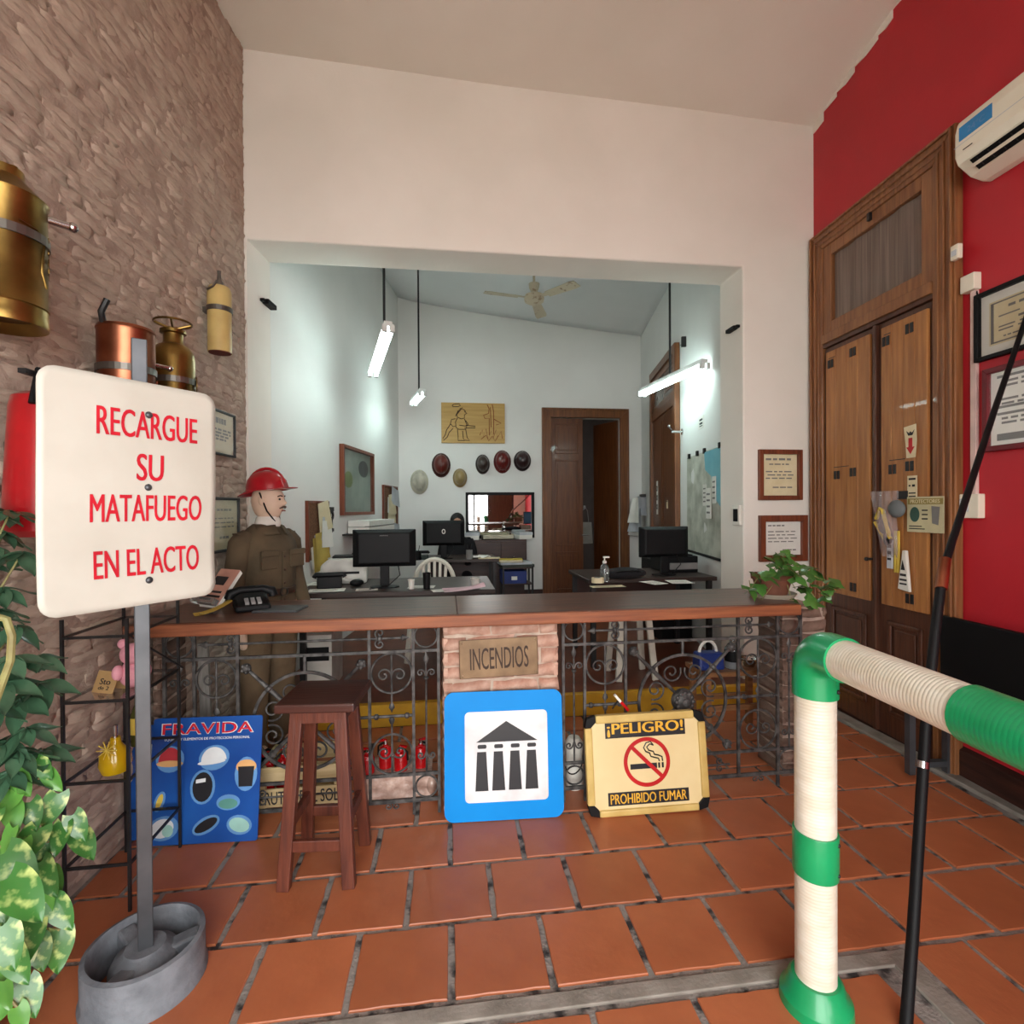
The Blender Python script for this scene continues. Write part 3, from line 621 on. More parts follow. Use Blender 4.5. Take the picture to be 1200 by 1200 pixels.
def corkboard(label, TL, BR, n, seed):
    u0, u1, z0, z1 = wrect(WOL, TL, BR); t = thing('notice_board', label, 'board', WOL.M((u0+u1)/2, z0, .0)); a, h = (u1-u0)/2, z1-z0; rr = random.Random(seed)
    MB().box(-a, a, -.02, 0, 0, h).build('board', MT['cork'], t); fr = MB().box(-a-.02,-a,-.03,0,-.01,h+.01).box(a,a+.02,-.03,0,-.01,h+.01).box(-a,a,-.03,0,h-.01,h+.01); fr.build('frame', MT['redwood'], t)
    for k in range(n):
        cx = rr.uniform(-a*.6, a*.7); cz_ = rr.uniform(h*.0, h*.95); w_ = rr.uniform(.8,1.15)*a; q = rr.uniform(-.2,.2); hh = rr.uniform(.12,.2)
        M = Matrix.Translation((cx, -.024-k*.004, cz_)) @ Matrix.Rotation(q, 4, 'Y')
        pp = MB().grid(lambda u,v: tuple(M @ Vector((-w_/2+w_*u, -.03*(1-v)*u, -hh+2*hh*v*.8))), 4, 4).build('paper', MT[rr.choice(('paper','paper','greypaper','paper','greypaper','cream_paper','leaflike'))], t, smooth=60)
    return t
corkboard('crowded notice board on the left office wall beside the mannequin', (358.5,588), (382,652), 8, 4)
corkboard('small notice board with papers near the office back corner', (448,569), (464,630), 8, 9)
t = on_wall('key_rack', 'dark key hanging on the left office wall', 'key', WOL, (387,605), .0)
MB().box(-.05,.05,-.02,0,.05,.09).build('hook', MT['black_metal'], t); MB().ring(.05,.025,-.02,-.008,16,Matrix.Translation((0,0,.01))).box(-.015,.015,-.02,-.008,-.16,-.03).box(.0,.045,-.02,-.008,-.15,-.12).build('key', MT['black_metal'], t)
t = on_wall('power_clip', 'black clip on the white side of the opening by the stone wall', 'clip', Wall(jx0, 3.8, math.atan2(.36, OL0[0]-jx0)), (312,357), 0)
MB().box(-.07,.07,-.05,0,-.018,.018).build('clip_body', MT['black'], t, bevel=.006); MB().box(-.1,-.07,-.03,0,-.01,.01).build('clip_tip', MT['black'], t)
t = thing('wall_hook', 'black clip on the right edge of the wide opening', 'clip', TR(xo-.0, 3.93, WM.at(852,379)[1]+.0, -PI/2)); MB().box(-.06,.06,-.04,0,-.015,.015).build('clip_body', MT['black'], t, bevel=.006); MB().box(.06,.09,-.03,0,-.01,.01).build('clip_tip', MT['black'], t)
# ------------------------------------------------------------------ office furniture
MT['desk'] = wood('dark_desk_top', (58,42,36), (40,28,24), .45, 'x', 4)
MT['darkwood'] = wood('dark_brown_wood', (64,36,28), (46,24,20), .4, 'x', 4)
MT['printer'] = mat('beige_grey_plastic', (206,204,196), .5)
MT['bluebox'] = mat('blue_folder', (24,48,120), .5)
def desk(label, x0, x1, y0, y1, z=.90, front=True, rz=0):
    t = thing('office_desk', label, 'desk', TR((x0+x1)/2, (y0+y1)/2, ZO, rz)); a, b, h = (x1-x0)/2, (y1-y0)/2, z-ZO
    MB().box(-a, a, -b, b, h-.035, h).build('desk_top', MT['desk'], t, bevel=.004)
    for sx in (-1, 1):
        for sy in (-1, 1): MB().box(sx*(a-.05)-.02, sx*(a-.05)+.02, sy*(b-.05)-.02, sy*(b-.05)+.02, 0, h-.035).build('leg', MT['black_metal'], t)
    MB().box(-a+.06, a-.06, b-.06, b-.05, h-.4, h-.04).build('modesty_panel', MT['darkwood'], t)
    return t
desk('cluttered dark office desk behind the counter, nearest the mannequin', -1.08, .36, 3.85, 4.62)
desk('dark desk in front of the office back wall where a person sits', -.25, .62, 6.15, 6.85)
desk('dark office desk by the side wall, nearest the potted vine', 1.18, 2.32, 4.22, 4.95)
def monitor(label, x, y, z, w, h, rz=0, logo=None):
    t = thing('computer_monitor', label, 'monitor', TR(x, y, z, rz))
    MB().lathe([(0,0),(.11,0),(.11,.008),(.02,.018),(0,.018)], 28, Matrix.Diagonal((1,.75,1,1))).build('stand_foot', MT['black'], t, smooth=30)
    MB().box(-.035,.035,-.012,.012,.01,.2).build('stand_neck', MT['black'], t, bevel=.004)
    zc = .16+h/2; sh = MB(); vs = []
    for (f, y_) in ((1, .02), (1, -.005), (.86, -.035), (.8, -.045)): vs += [(-w/2*f, y_, zc-h/2*f), (w/2*f, y_, zc-h/2*f), (w/2*f, y_, zc+h/2*f), (-w/2*f, y_, zc+h/2*f)]
    fs = [(i*4+j, i*4+(j+1)%4, i*4+4+(j+1)%4, i*4+4+j) for i in range(3) for j in range(4)] + [(0,1,2,3), (12,13,14,15)]
    sh.add(vs, fs).build('shell', MT['black'], t, bevel=.006)
    MB().box(-w/2+.015, w/2-.015, .02, .022, zc-h/2+.015, zc+h/2-.015).build('screen', mat('lit_screen', (60,80,100), .2, emit=(90,120,150), estr=.08), t)
    if logo == 'badge':
        MB().prism([(.022*math.cos(a), .03*math.sin(a)) for a in [2*PI*i/18 for i in range(18)]], -.048, -.045, Matrix.Translation((0,0,zc+.02))).build('badge', MT['paper'], t)
        MB().prism([(.012*math.cos(a), .02*math.sin(a)) for a in [2*PI*i/14 for i in range(14)]], -.05, -.048, Matrix.Translation((0,0,zc+.02))).build('badge_centre', MT['black'], t)
    elif logo: text_mb(logo, .06, .008, .01, M=Matrix.Translation((0,-.045,zc+h*.34))).build('maker_lettering', MT['greyink'], t)
    MB().tube([(.1,-.03,zc-.1),(.12,-.08,.1),(.03,-.1,.02),(-.1,-.14,.01)], .004, 6).build('cable', MT['black'], t)
    return t
p = onZ(451, 688, .9); monitor('wide black computer monitor seen from behind on the cluttered desk', p.x, p.y, .90, .475, .285, .02, 'SAMSUNG')
monitor('black monitor with a white oval badge in front of the seated person', onY(520,640,6.3).x, 6.3, .90, .50, .30, 0, 'badge')
p = onY(778, 684, 4.42); monitor('black monitor seen from behind on the desk by the wall map', p.x, 4.42, .90, .46, .27, .03)
# seated person behind the far monitor
MT['dark_cloth'] = mat('black_clothing', (22,20,24), .9); MT['hair'] = mat('black_hair', (18,14,14), .6); MT['skin'] = mat('skin', (196,146,120), .55)
px_ = onY(536, 625, 7.05).x
pe = thing('person', 'person with dark hair and black top sitting behind the far monitor', 'person', TR(px_, 7.1, ZO, 0))
def skin_body(parent, name, pts, edges, mt, sub=2):
    me = bpy.data.meshes.new(name); me.from_pydata([p[0] for p in pts], edges, []); me.update(); me.materials.append(mt)
    o = link(name, me, parent); 
    s = o.modifiers.new('skin', 'SKIN'); s.use_smooth_shade = True; s.branch_smoothing = .4
    for i, p in enumerate(pts):
        r = p[1]; me.skin_vertices[0].data[i].radius = r if isinstance(r, tuple) else (r, r)
    me.skin_vertices[0].data[0].use_root = True
    ss = o.modifiers.new('sub', 'SUBSURF'); ss.levels = sub; ss.render_levels = sub
    return o
P = [((0,0,.5),(.17,.12)), ((0,-.01,.68),(.15,.11)), ((0,0,.86),(.17,.11)), ((0,0,.97),(.10,.08)), ((0,-.01,1.04),(.055,.055)), ((0,-.03,1.13),(.07,.085)), ((0,-.03,1.20),(.06,.075)),
     ((-.19,0,.92),.06), ((-.23,-.06,.68),.05), ((-.15,-.28,.64),.04), ((.19,0,.92),.06), ((.23,-.06,.68),.05), ((.15,-.28,.64),.04),
     ((-.1,-.1,.48),.09), ((-.12,-.42,.47),.07), ((-.12,-.44,.08),.05), ((.1,-.1,.48),.09), ((.12,-.42,.47),.07), ((.12,-.44,.08),.05), ((-.12,-.54,.04),.04), ((.12,-.54,.04),.04), ((-.1,-.36,.64),.03), ((.1,-.36,.64),.03)]
E_ = [(0,1),(1,2),(2,3),(3,4),(4,5),(5,6),(2,7),(7,8),(8,9),(2,10),(10,11),(11,12),(0,13),(13,14),(14,15),(0,16),(16,17),(17,18),(15,19),(18,20),(9,21),(12,22)]
body = skin_body(pe, 'body', P, E_, MT['dark_cloth'])
MB().sph((0,-.055,1.155), .072, .075, .10, 18, 12).build('face', MT['skin'], pe, smooth=60)
MB().sph((0,-.01,1.185), .098, .105, .115, 18, 12).sph((0,.03,1.06), .09, .07, .14, 16, 10).build('hair', MT['hair'], pe, smooth=60)
[MB().sph((q*.028,-.126,1.165), .01).build('eye', MT['black'], pe) for q in (-1,1)]; MB().sph((0,-.132,1.14),.012,.016,.02).build('nose', MT['skin'], pe, smooth=60)
# the chair under the person
ch = thing('office_chair', 'dark office chair under the seated person', 'chair', TR(px_, 7.14, ZO))
MB().box(-.22,.22,-.2,.22,.34,.42).build('seat', MT['black'], ch, bevel=.02); MB().box(-.2,.2,.2,.25,.5,.95).build('backrest', MT['black'], ch, bevel=.02); MB().box(-.03,.03,.22,.26,.38,.55).build('back_post', MT['black_metal'], ch); MB().cyl((0,0,.06),(0,0,.34),.03).build('column', MT['black_metal'], ch)
for k in range(5):
    a = 2*PI*k/5+.3; MB().bar((0,0,.07),(.28*math.cos(a),.28*math.sin(a),.05),.04,.03).sph((.28*math.cos(a),.28*math.sin(a),.025),.025).build('foot_spoke', MT['black_metal'], ch)
# white plastic chair
MT['garden'] = mat('white_garden_plastic', (224,220,206), .45)
def plastic_chair(label, x, y, rz, arms=True):
    t = thing('plastic_chair', label, 'chair', TR(x, y, ZO, rz))
    solid(MB().grid(lambda a,b: ((a-.5)*.42, (b-.5)*.42, .43-.02*math.sin(a*PI)*math.sin(b*PI)), 8, 8).build('seat', MT['garden'], t, smooth=60), .015)
    for sx in (-1,1):
        MB().bar((sx*.19,-.19,.42),(sx*.23,-.25,0),.05,.04).build('leg', MT['garden'], t, bevel=.008); MB().bar((sx*.19,.19,.42),(sx*.23,.27,0),.05,.04).build('leg', MT['garden'], t, bevel=.008)
    arc = [(-.20*math.cos(s)-0, .21+.04*math.sin(s), .44+.42*math.sin(s)**.6 if math.sin(s) > 0 else .44) for s in [PI*i/16 for i in range(17)]]
    MB().tube(arc, .022, 8).build('back_hoop', MT['garden'], t, smooth=40)
    for x_ in (-.11,-.055,0,.055,.11): MB().bar((x_*.8,.215,.44),(x_*1.0,.245,.45+.40*(1-(x_/.2)**2)**.35),.028,.012,(0,1,0)).build('back_slat', MT['garden'], t, bevel=.004)
    return t
c = onY(509, 664, 5.0); plastic_chair('white plastic chair with slatted back behind the cluttered desk', c.x, 4.85, 0)
# cabinet under the mirror with paper trays
u0 = WB.at(554, 640)[0]; u1 = WB.at(612, 640)[0]
cb = thing('low_cabinet', 'dark brown cabinet under the mirror', 'cabinet', TR((u0+u1)/2, 7.66, ZO)); a = (u1-u0)/2
MB().box(-a, a, -.2, .2, .38, .90).build('carcass', MT['darkwood'], cb, bevel=.005); MB().box(-a+.03,a-.03,-.17,.17,0,.38).build('plinth', MT['darkwood'], cb)
for x in (-a/2, a/2):
    dd = MB().box(x-a/2+.01, x+a/2-.01, -.215, -.2, .42, .87).build('door', MT['darkwood'], cb, bevel=.004); MB().sph((x, -.225, .65), .014).build('knob', MT['chrome'], dd)
t = thing('document_tray', 'cream document tray lying on the dark cabinet under the mirror', 'tray', TR((u0+u1)/2-.03, 7.62, ZO+.90)); MB().box(-.23,.23,-.14,.14,0,.012).box(-.23,.23,-.14,-.13,0,.07).box(-.23,-.22,-.14,.14,0,.07).box(.22,.23,-.14,.14,0,.07).build('tray_body', mat('cream_tray', (196,190,168), .6), t); MB().box(-.21,.21,-.12,.12,.012,.05).build('paper_stack', MT['cream_paper'], t)
for k, (dx, lb) in enumerate(((-.40,'white paper stack on the left end of the cabinet under the mirror'), (.35,'leaning pile of white papers on the right end of the mirror cabinet'))):
    t = thing('paper_pile', lb, 'papers', TR((u0+u1)/2+dx, 7.62, ZO+.90, .2 if k else -.1)); MB().box(-.1,.1,-.13,.13,0,.06).build('sheets', MT['paper'], t); MB().box(-.095,.11,-.12,.13,.06,.1).build('folder', MT['greypaper'], t)
# trolley with blue box and folders
u0 = WB.at(578, 680)[0]; u1 = WB.at(611, 680)[0]
tl = thing('file_shelf', 'small dark open shelf beside the back desk', 'shelf', TR((u0+u1)/2+.05, 7.22, ZO)); a = (u1-u0)/2*.93
for sx in (-1,1):
    for sy in (-1,1): MB().box(sx*a-.012, sx*a+.012, sy*.16-.012, sy*.16+.012, 0, .56).build('post', MT['black_metal'], tl)
for z in (.08,.30,.52): MB().box(-a, a, -.16, .16, z, z+.015).build('shelf_board', MT['darkwood'], tl)
t = thing('file_box', 'bright blue file box on the small dark shelf', 'box', TR((u0+u1)/2, 7.22, ZO+.315)); MB().box(-a+.03,a-.03,-.15,.14,0,.17).build('box_body', MT['bluebox'], t, bevel=.004); MB().box(-.04,.04,-.152,-.15,.05,.1).build('box_label', MT['paper'], t)
MT['greenf'] = mat('green_grey_folder', (58,64,58), .6)
t = thing('folder_pile', 'grey green folders on top of the small dark shelf', 'folders', TR((u0+u1)/2+.02, 7.22, ZO+.535, .1)); MB().box(-a,a+.05,-.15,.13,0,.04).build('folder', MT['greenf'], t); MB().box(-a-.02,a+.02,-.14,.13,.04,.075).build('folder', MT['greypaper'], t)
t = thing('yellow_folder', 'yellow folder lying uppermost on the small dark shelf', 'folder', TR((u0+u1)/2-.03, 7.22, ZO+.612, -.1)); MB().box(-a*.8,a*.8,-.14,.12,0,.03).build('cover', MT['yellow_paper'], t); MB().box(-a*.78,a*.78,-.143,-.14,.008,.022).build('page_edge', MT['paper'], t)
# clutter on the back desk
zt = .90
for k, (px, lb, r, h, m) in enumerate(((560-29,'grey pen cup on the back desk',.04,.11,'greyink'),(540-16,'dark round box on the back desk beside the monitor',.05,.1,'black'),)):
    p = onZ(px, 662, zt); t = thing('pen_cup', lb, 'cup', TR(p.x+(.2 if k==0 else -.35), 6.2, zt)); MB().lathe([(0,0),(r,0),(r,h),(r-.004,h),(r-.004,.01),(0,.01)], 20).build('cup', MT[m], t, smooth=40); MB().cyl((0,0,.02),(.03,.01,h+.07),.004).build('pen', MT['ink'], t); MB().cyl((0,.01,.02),(-.025,.01,h+.06),.004).build('pen', MT['ink'], t)
t = thing('crumpled_paper', 'crumpled white paper on the back desk edge', 'paper', TR(onY(562,652,6.3).x, 6.3, zt)); MB().grid(lambda a,b: ((a-.5)*.26,(b-.5)*.2,.02+.03*mnoise.noise(Vector((a*4,b*4,2)))),8,8).build('sheet', MT['paper'], t); MB().box(-.02,.24,-.12,-.02,0,.012).build('yellow_sheet', MT['cream_paper'], t)
t = thing('desk_phone', 'dark green telephone on the back desk, left of its monitor', 'telephone', TR(onY(493,652,6.3).x, 6.3, zt)); MB().box(-.09,.09,-.09,.09,0,.05).build('phone_body', mat('dark_green_plastic', (20,44,36), .4), t, bevel=.01); MB().tube([(-.1,0,.07),(-.09,0,.085),(.09,0,.085),(.1,0,.07)], .018).build('handset', MT['black'], t, smooth=40)
# ---- things on the cluttered desk
def sheet(name, label, cat, px, py, w, d, mt, rz=0, z=.90, h=.002, curl=0):
    p = onZ(px, py, z); t = thing(name, label, cat, TR(p.x, p.y, z, rz))
    MB().grid(lambda a,b: ((a-.5)*w,(b-.5)*d,h+curl*a*a*(.6+.4*math.sin(b*4))),6,4).build('page', MT[mt], t, smooth=60)
    lines_mb([(-w*.4,w*.3,0,.0)],0) if 0 else MB().box(-w*.38,w*.2,-d*.3,-d*.28,h+.0004,h+.0012).box(-w*.38,w*.3,-d*.1,-d*.08,h+.0004,h+.0012).box(-w*.38,w*.25,d*.1,d*.12,h+.0004,h+.0012).build('print', MT['greyink'], t)
    return t
sheet('paper_sheet', 'white paper at the left end of the cluttered desk', 'paper', 383, 692, .26, .16, 'paper', .1)
sheet('paper_sheet', 'white paper under the telephone on the cluttered desk', 'paper', 381, 684, .26, .2, 'paper', -.1)
sheet('pink_sheet', 'pink paper curling at the right end of the cluttered desk', 'paper', 543, 691, .30, .2, 'pink_paper', .1, curl=.05)
sheet('paper_sheet', 'white paper beside the foot of the wide black monitor', 'paper', 430, 691, .16, .12, 'paper', .1)
sheet('paper_sheet', 'white paper right of the wide black monitor foot', 'paper', 494, 688, .2, .14, 'paper', -.1)
sheet('paper_sheet', 'white paper under the pink one on the cluttered desk', 'paper', 522, 692, .2, .12, 'paper', .2)
t = thing('desk_telephone', 'black telephone on the left of the cluttered desk', 'telephone', TR(onZ(391,685,.9).x, onZ(391,685,.9).y-.14, .902, .2)); MB().prism([(-.1,0),(.1,0),(.1,.03),(-.1,.09)], -.09, .09, Matrix.Rotation(PI/2,4,'Z')@Matrix.Rotation(0,4,'X')).build('phone_body', MT['black'], t, bevel=.008); MB().tube([(-.11,-.05,.08),(-.1,-.05,.1),(.1,-.05,.1),(.11,-.05,.08)], .02).build('handset', MT['black'], t, smooth=40)
for i in range(3):
    for j in range(3): MB().box(-.03+i*.03,-.012+i*.03,-.0+j*.022,.014+j*.022,.055+.0*j,.066).build('key', MT['greyink'], t)
t = thing('computer_mouse', 'small black mouse beside the black telephone', 'mouse', TR(onZ(418,687,.9).x, onZ(418,687,.9).y, .90, .4)); MB().sph((0,0,.028),.055,.035,.028).build('mouse_body', MT['black'], t, smooth=60); MB().cyl((.02,-.006,.036),(.02,.006,.036),.008).build('wheel', MT['greyink'], t)
t = thing('laser_printer', 'beige printer against the left office wall behind the telephone', 'printer', TR(onY(406,668,4.5).x, 4.46, .90, .1))
MB().grid(lambda a,b: ((a-.5)*.36,-.16,0) ,1,1); MB().prism([(-.18,0),(.18,0),(.18,.16),(.14,.2),(-.12,.2),(-.18,.15)], -.16, .16).build('printer_body', MT['printer'], t, bevel=.02); MB().box(-.13,.13,-.2,-.16,.03,.045).build('paper_tray', MT['printer'], t); MB().box(-.12,.12,-.163,-.16,.08,.1).build('paper_slot', MT['black'], t); MB().box(-.1,.12,-.05,.14,.2,.215).build('lid', MT['black'], t, bevel=.004)
for k,(px,py,lb,r,h,m) in enumerate(((527,672,'dark pen cup on the cluttered desk before the white chair',.03,.12,'black'),(482,678,'small cream cup on the cluttered desk under the monitor edge',.025,.07,'white_plastic'),(557,684,'clear plastic cup on the pink paper',.035,.07,'printer'))):
    p = onZ(px if px!=527 else 500, 690 if px!=557 else 688, .9); t = thing('desk_cup', lb, 'cup', TR(p.x, p.y, .90)); MB().lathe([(0,0),(r*.8,0),(r,h),(r-.003,h),(r*.8-.003,.006),(0,.006)],18).build('cup', MT[m], t, smooth=40); MB().lathe([(r,0),(r+.003,.002),(r,.004)],18,Matrix.Translation((0,0,h-.003)),cap=False).build('rim', MT[m], t)
# shelf with paper stacks on the left office wall
MT['wire'] = MT['black_metal']
u0, z0 = WOL.at(401, 626); u1, _ = WOL.at(441, 624)
sh = thing('wall_shelf', 'black bracketed shelf on the left office wall under the painting', 'shelf', WOL.M((u0+u1)/2, z0, 0)); a = (u1-u0)/2
MB().box(-a,a,-.26,0,-.02,0).build('shelf_board', MT['black_metal'], sh)
for k in range(5): MB().bar((-a+.05+k*a*.45,-.24,-.02),(-a+.05+k*a*.45,-.01,-.34),.025,.03).build('bracket', MT['black_metal'], sh)
for k in range(2):
    t = thing('paper_ream', ('lower' if k==0 else 'upper')+' white paper ream on the black wall shelf', 'paper', WOL.M((u0+u1)/2+.03, z0+.07*k, 0)); MB().box(-a*.85,a*.85,-.25,-.02,0,.066).build('ream', MT['paper'], t, bevel=.003); MB().box(-a*.851,a*.851,-.252,-.2,.002,.008).build('wrapper_edge', MT['greyink'], t)
# ---- things on the right desk
p = onZ(713, 683, .9)
t = thing('sanitizer_bottle', 'clear pump bottle on the left end of the right desk', 'bottle', TR(p.x+.0, p.y+.1, .90))
MT['clear'] = mat('clear_plastic', (226,232,232), .08, trans=.9)
MB().lathe([(0,0),(.036,0),(.038,.01),(.038,.1),(.03,.125),(.014,.14),(.014,.15),(0,.15)],20).build('bottle_body', MT['clear'], t, smooth=40); MB().lathe([(0,0),(.033,0),(.033,.06),(0,.06)],18,Matrix.Translation((0,0,.005))).build('liquid', mat('dark_liquid', (70,76,70), .1), t, smooth=40)
MB().lathe([(0,.15),(.017,.15),(.017,.165),(.006,.17),(.006,.19),(0,.19)],14).box(-.012,.04,-.008,.008,.19,.203).build('pump', MT['white_plastic'], t)
sheet('note_pad', 'cream note pad on the left end of the right desk', 'pad', 712, 689, .26, .1, 'cream_paper', .05, h=.012)
t = thing('tape_roll', 'cream roll of tape beside the pump bottle', 'tape', TR(onZ(703,684,.9).x, onZ(703,684,.9).y+.06, .90)); MB().ring(.05,.03,-.02,.02,24,Matrix.Translation((0,0,.02))@Matrix.Rotation(PI/2,4,'X')).build('roll', MT['cream_paper'], t); MB().ring(.03,.027,-.021,.021,24,Matrix.Translation((0,0,.021))@Matrix.Rotation(PI/2,4,'X')).build('core', MT['greyink'], t)
sheet('paper_sheet', 'white paper left of the monitor on the right desk', 'paper', 766, 683, .14, .2, 'paper', .3)
sheet('paper_sheet', 'white paper right of the monitor on the right desk', 'paper', 796, 682, .18, .2, 'paper', -.1)
t = thing('desk_pouch', 'soft black bag lying on the right desk beside the pump bottle', 'bag', TR(onZ(738,681,.9).x, onZ(738,681,.9).y+.12, .90)); MB().sph((0,0,.05),.19,.11,.05).build('bag_body', MT['dark_cloth'], t, smooth=60); MB().tube([(-.14,-.05,.06),(-.05,-.1,.08),(.06,-.1,.08),(.14,-.05,.06)],.008).build('strap', MT['black'], t)
p = onY(821, 660, 4.75)
t = thing('steel_thermos', 'steel thermos with black lid standing below the wall map', 'thermos', TR(2.43, 5.12, .95)); MB().lathe([(0,0),(.042,0),(.045,.01),(.045,.2),(.036,.225),(0,.225)],20).build('flask', MT['chrome'], t, smooth=40); MB().lathe([(0,.225),(.036,.225),(.036,.275),(0,.278)],20).build('lid', MT['black'], t, smooth=40)
t = thing('side_cabinet', 'black low cabinet against the office side wall below the map', 'cabinet', TR(2.34, 5.24, ZO)); MB().box(-.19,.135,-.24,.3,0,.80).build('carcass', MT['black'], t, bevel=.004); MB().box(-.18,.11,-.25,-.24,.4,.78).build('door', MT['black'], t, bevel=.003)
t = thing('desk_printer', 'black printer with grey tray at the right end of the right desk', 'printer', TR(2.15, 4.74, .90)); MB().box(-.15,.16,-.2,.18,0,.15).build('printer_body', MT['black'], t, bevel=.01); MB().box(-.12,.15,-.215,-.2,.03,.09).build('front_tray', MT['greyink'], t, bevel=.004); MB().box(-.13,.13,-.15,.15,.15,.16).build('lid', MT['black'], t)
# ------------------------------------------------------------------ counter with brick piers and wrought iron
CZ, CY0, CY1 = 1.0, 2.44, 3.0
GY = 2.585                                             # plane of the ironwork
MT['ctop'] = wood('dark_counter_top', (112,72,54), (62,44,38), .36, 'x', 4, coat=.15)
MT['cedge'] = wood('worn_counter_edge', (148,88,54), (110,60,38), .55, 'x', 5)
cx0, cx1 = xl(2.6)+.03, 1.80; seam = onZ(536, 718, CZ).x
ct = thing('bar_counter', 'long worn wooden counter top across the room', 'counter', TR(0, CY0, CZ))
for a, b in ((cx0, seam-.001), (seam+.001, cx1)): MB().box(a, b, .03, CY1-CY0, -.05, 0).build('plank', MT['ctop'], ct, bevel=.004)
MB().box(cx0, cx1, 0, .03, -.056, -.001).build('front_edge', MT['cedge'], ct, bevel=.006)
# brick piers
MT['pbrick'] = mat('pale_pier_brick', (200,166,148), .92, c2=(156,106,86), scale=9, bump=.7, bscale=50, rnd=.12, detail=8, lo=.35, hi=.6)
MT['pmortar'] = mat('pale_pier_mortar', (190,172,156), .95, c2=(168,148,132), scale=12, bump=.5, bscale=60)
MT['dbrick'] = mat('dull_brown_brick', (132,108,94), .92, c2=(98,76,66), scale=9, bump=.7, bscale=50, rnd=.15, detail=8)
def pier(label, x0, x1, y0, y1, z1, bm_, mm, seed, courses=.072):
    t = thing('brick_pier', label, 'pier', TR((x0+x1)/2, y0, 0)); a = (x1-x0)/2; d = y1-y0; rr = random.Random(seed)
    MB().box(-a+.008, a-.008, .008, d-.008, 0, z1).build('mortar_core', MT[mm], t)
    n = int(z1/courses); L = .24
    vs, fs = brick_mesh(1, 1, .016, 1, None)
    var = {}
    def put(M, w_, k):
        key = (round(w_, 2), k)
        if key not in var:
            vs, fs = brick_mesh(w_-.012, courses-.012, .012, seed*31+k, None, nx=4, nz=2, rough=.004); var[key] = MB().add(vs, fs).mesh('brick', MT[bm_], 80)
        o = bpy.data.objects.new('brick', var[key]); col.objects.link(o); o.parent = t; o.matrix_local = M
    for j in range(n):
        z = (j+.5)*z1/n; x = -a - (L/2 if j % 2 else 0)
        while x < a-.02:
            q0, q1 = max(x, -a), min(x+L, a)
            if q1-q0 > .03: put(Matrix.Translation(((q0+q1)/2, .006, z)), q1-q0, rr.randrange(4))
            x += L
        for sx in (-1, 1): put(Matrix.Translation((sx*(a-.006), d/2, z)) @ Matrix.Rotation(sx*PI/2, 4, 'Z'), d, rr.randrange(3))
    return t
pY = 2.56
px0, px1 = onY(518.5, 780, pY).x, onY(655, 780, pY).x
pier('pale brick pier carrying the counter behind the brass plaque', px0, px1, pY, 2.86, CZ-.057, 'pbrick', 'pmortar', 5)
qx0, qx1 = onY(914, 760, 2.68).x, onY(966, 740, 2.68).x
pier('broken brick pier at the right end of the counter', qx0, qx1, 2.66, 2.90, CZ-.06, 'dbrick', 'mortar', 8)
pier('dark brick pier at the wall end of the counter', cx0, onY(196, 780, 2.70).x, 2.66, 2.90, CZ-.06, 'dbrick', 'mortar', 11)
# brass plaque
MT['plaque'] = mat('tarnished_brass', (130,108,84), .38, metal=.75, c2=(98,80,62), scale=6)
u0, u1, z0, z1 = wrect(Wall(0, pY-.02, 0), (538,750), (630.5,791)); pc = ((u0+u1)/2, (z0+z1)/2); pw, ph = u1-u0, z1-z0
pl = thing('brass_plaque', 'tarnished brass plaque reading INCENDIOS on the brick pier', 'plaque', TR(pc[0], pY-.014, pc[1], 0) @ Matrix.Rotation(math.radians(-1.2), 4, 'Y'))
MB().box(-pw/2, pw/2, -.008, .0, -ph/2, ph/2).build('plate', MT['plaque'], pl, bevel=.003)
text_mb('INCENDIOS', pw*.74, ph*.56, .02, .002, M=Matrix.Translation((.002, -.008, 0))).build('lettering', mat('dark_bronze_letter', (58,44,36), .5, metal=.5), pl)
for sx in (-1, 1):
    for sz in (-1, 1): MB().lathe([(0,0),(.006,0),(.005,.003),(0,.004)], 10, Matrix.Translation((sx*(pw/2-.014), -.008, sz*(ph/2-.014))) @ Matrix.Rotation(PI/2, 4, 'X')).build('screw', MT['plaque'], pl)
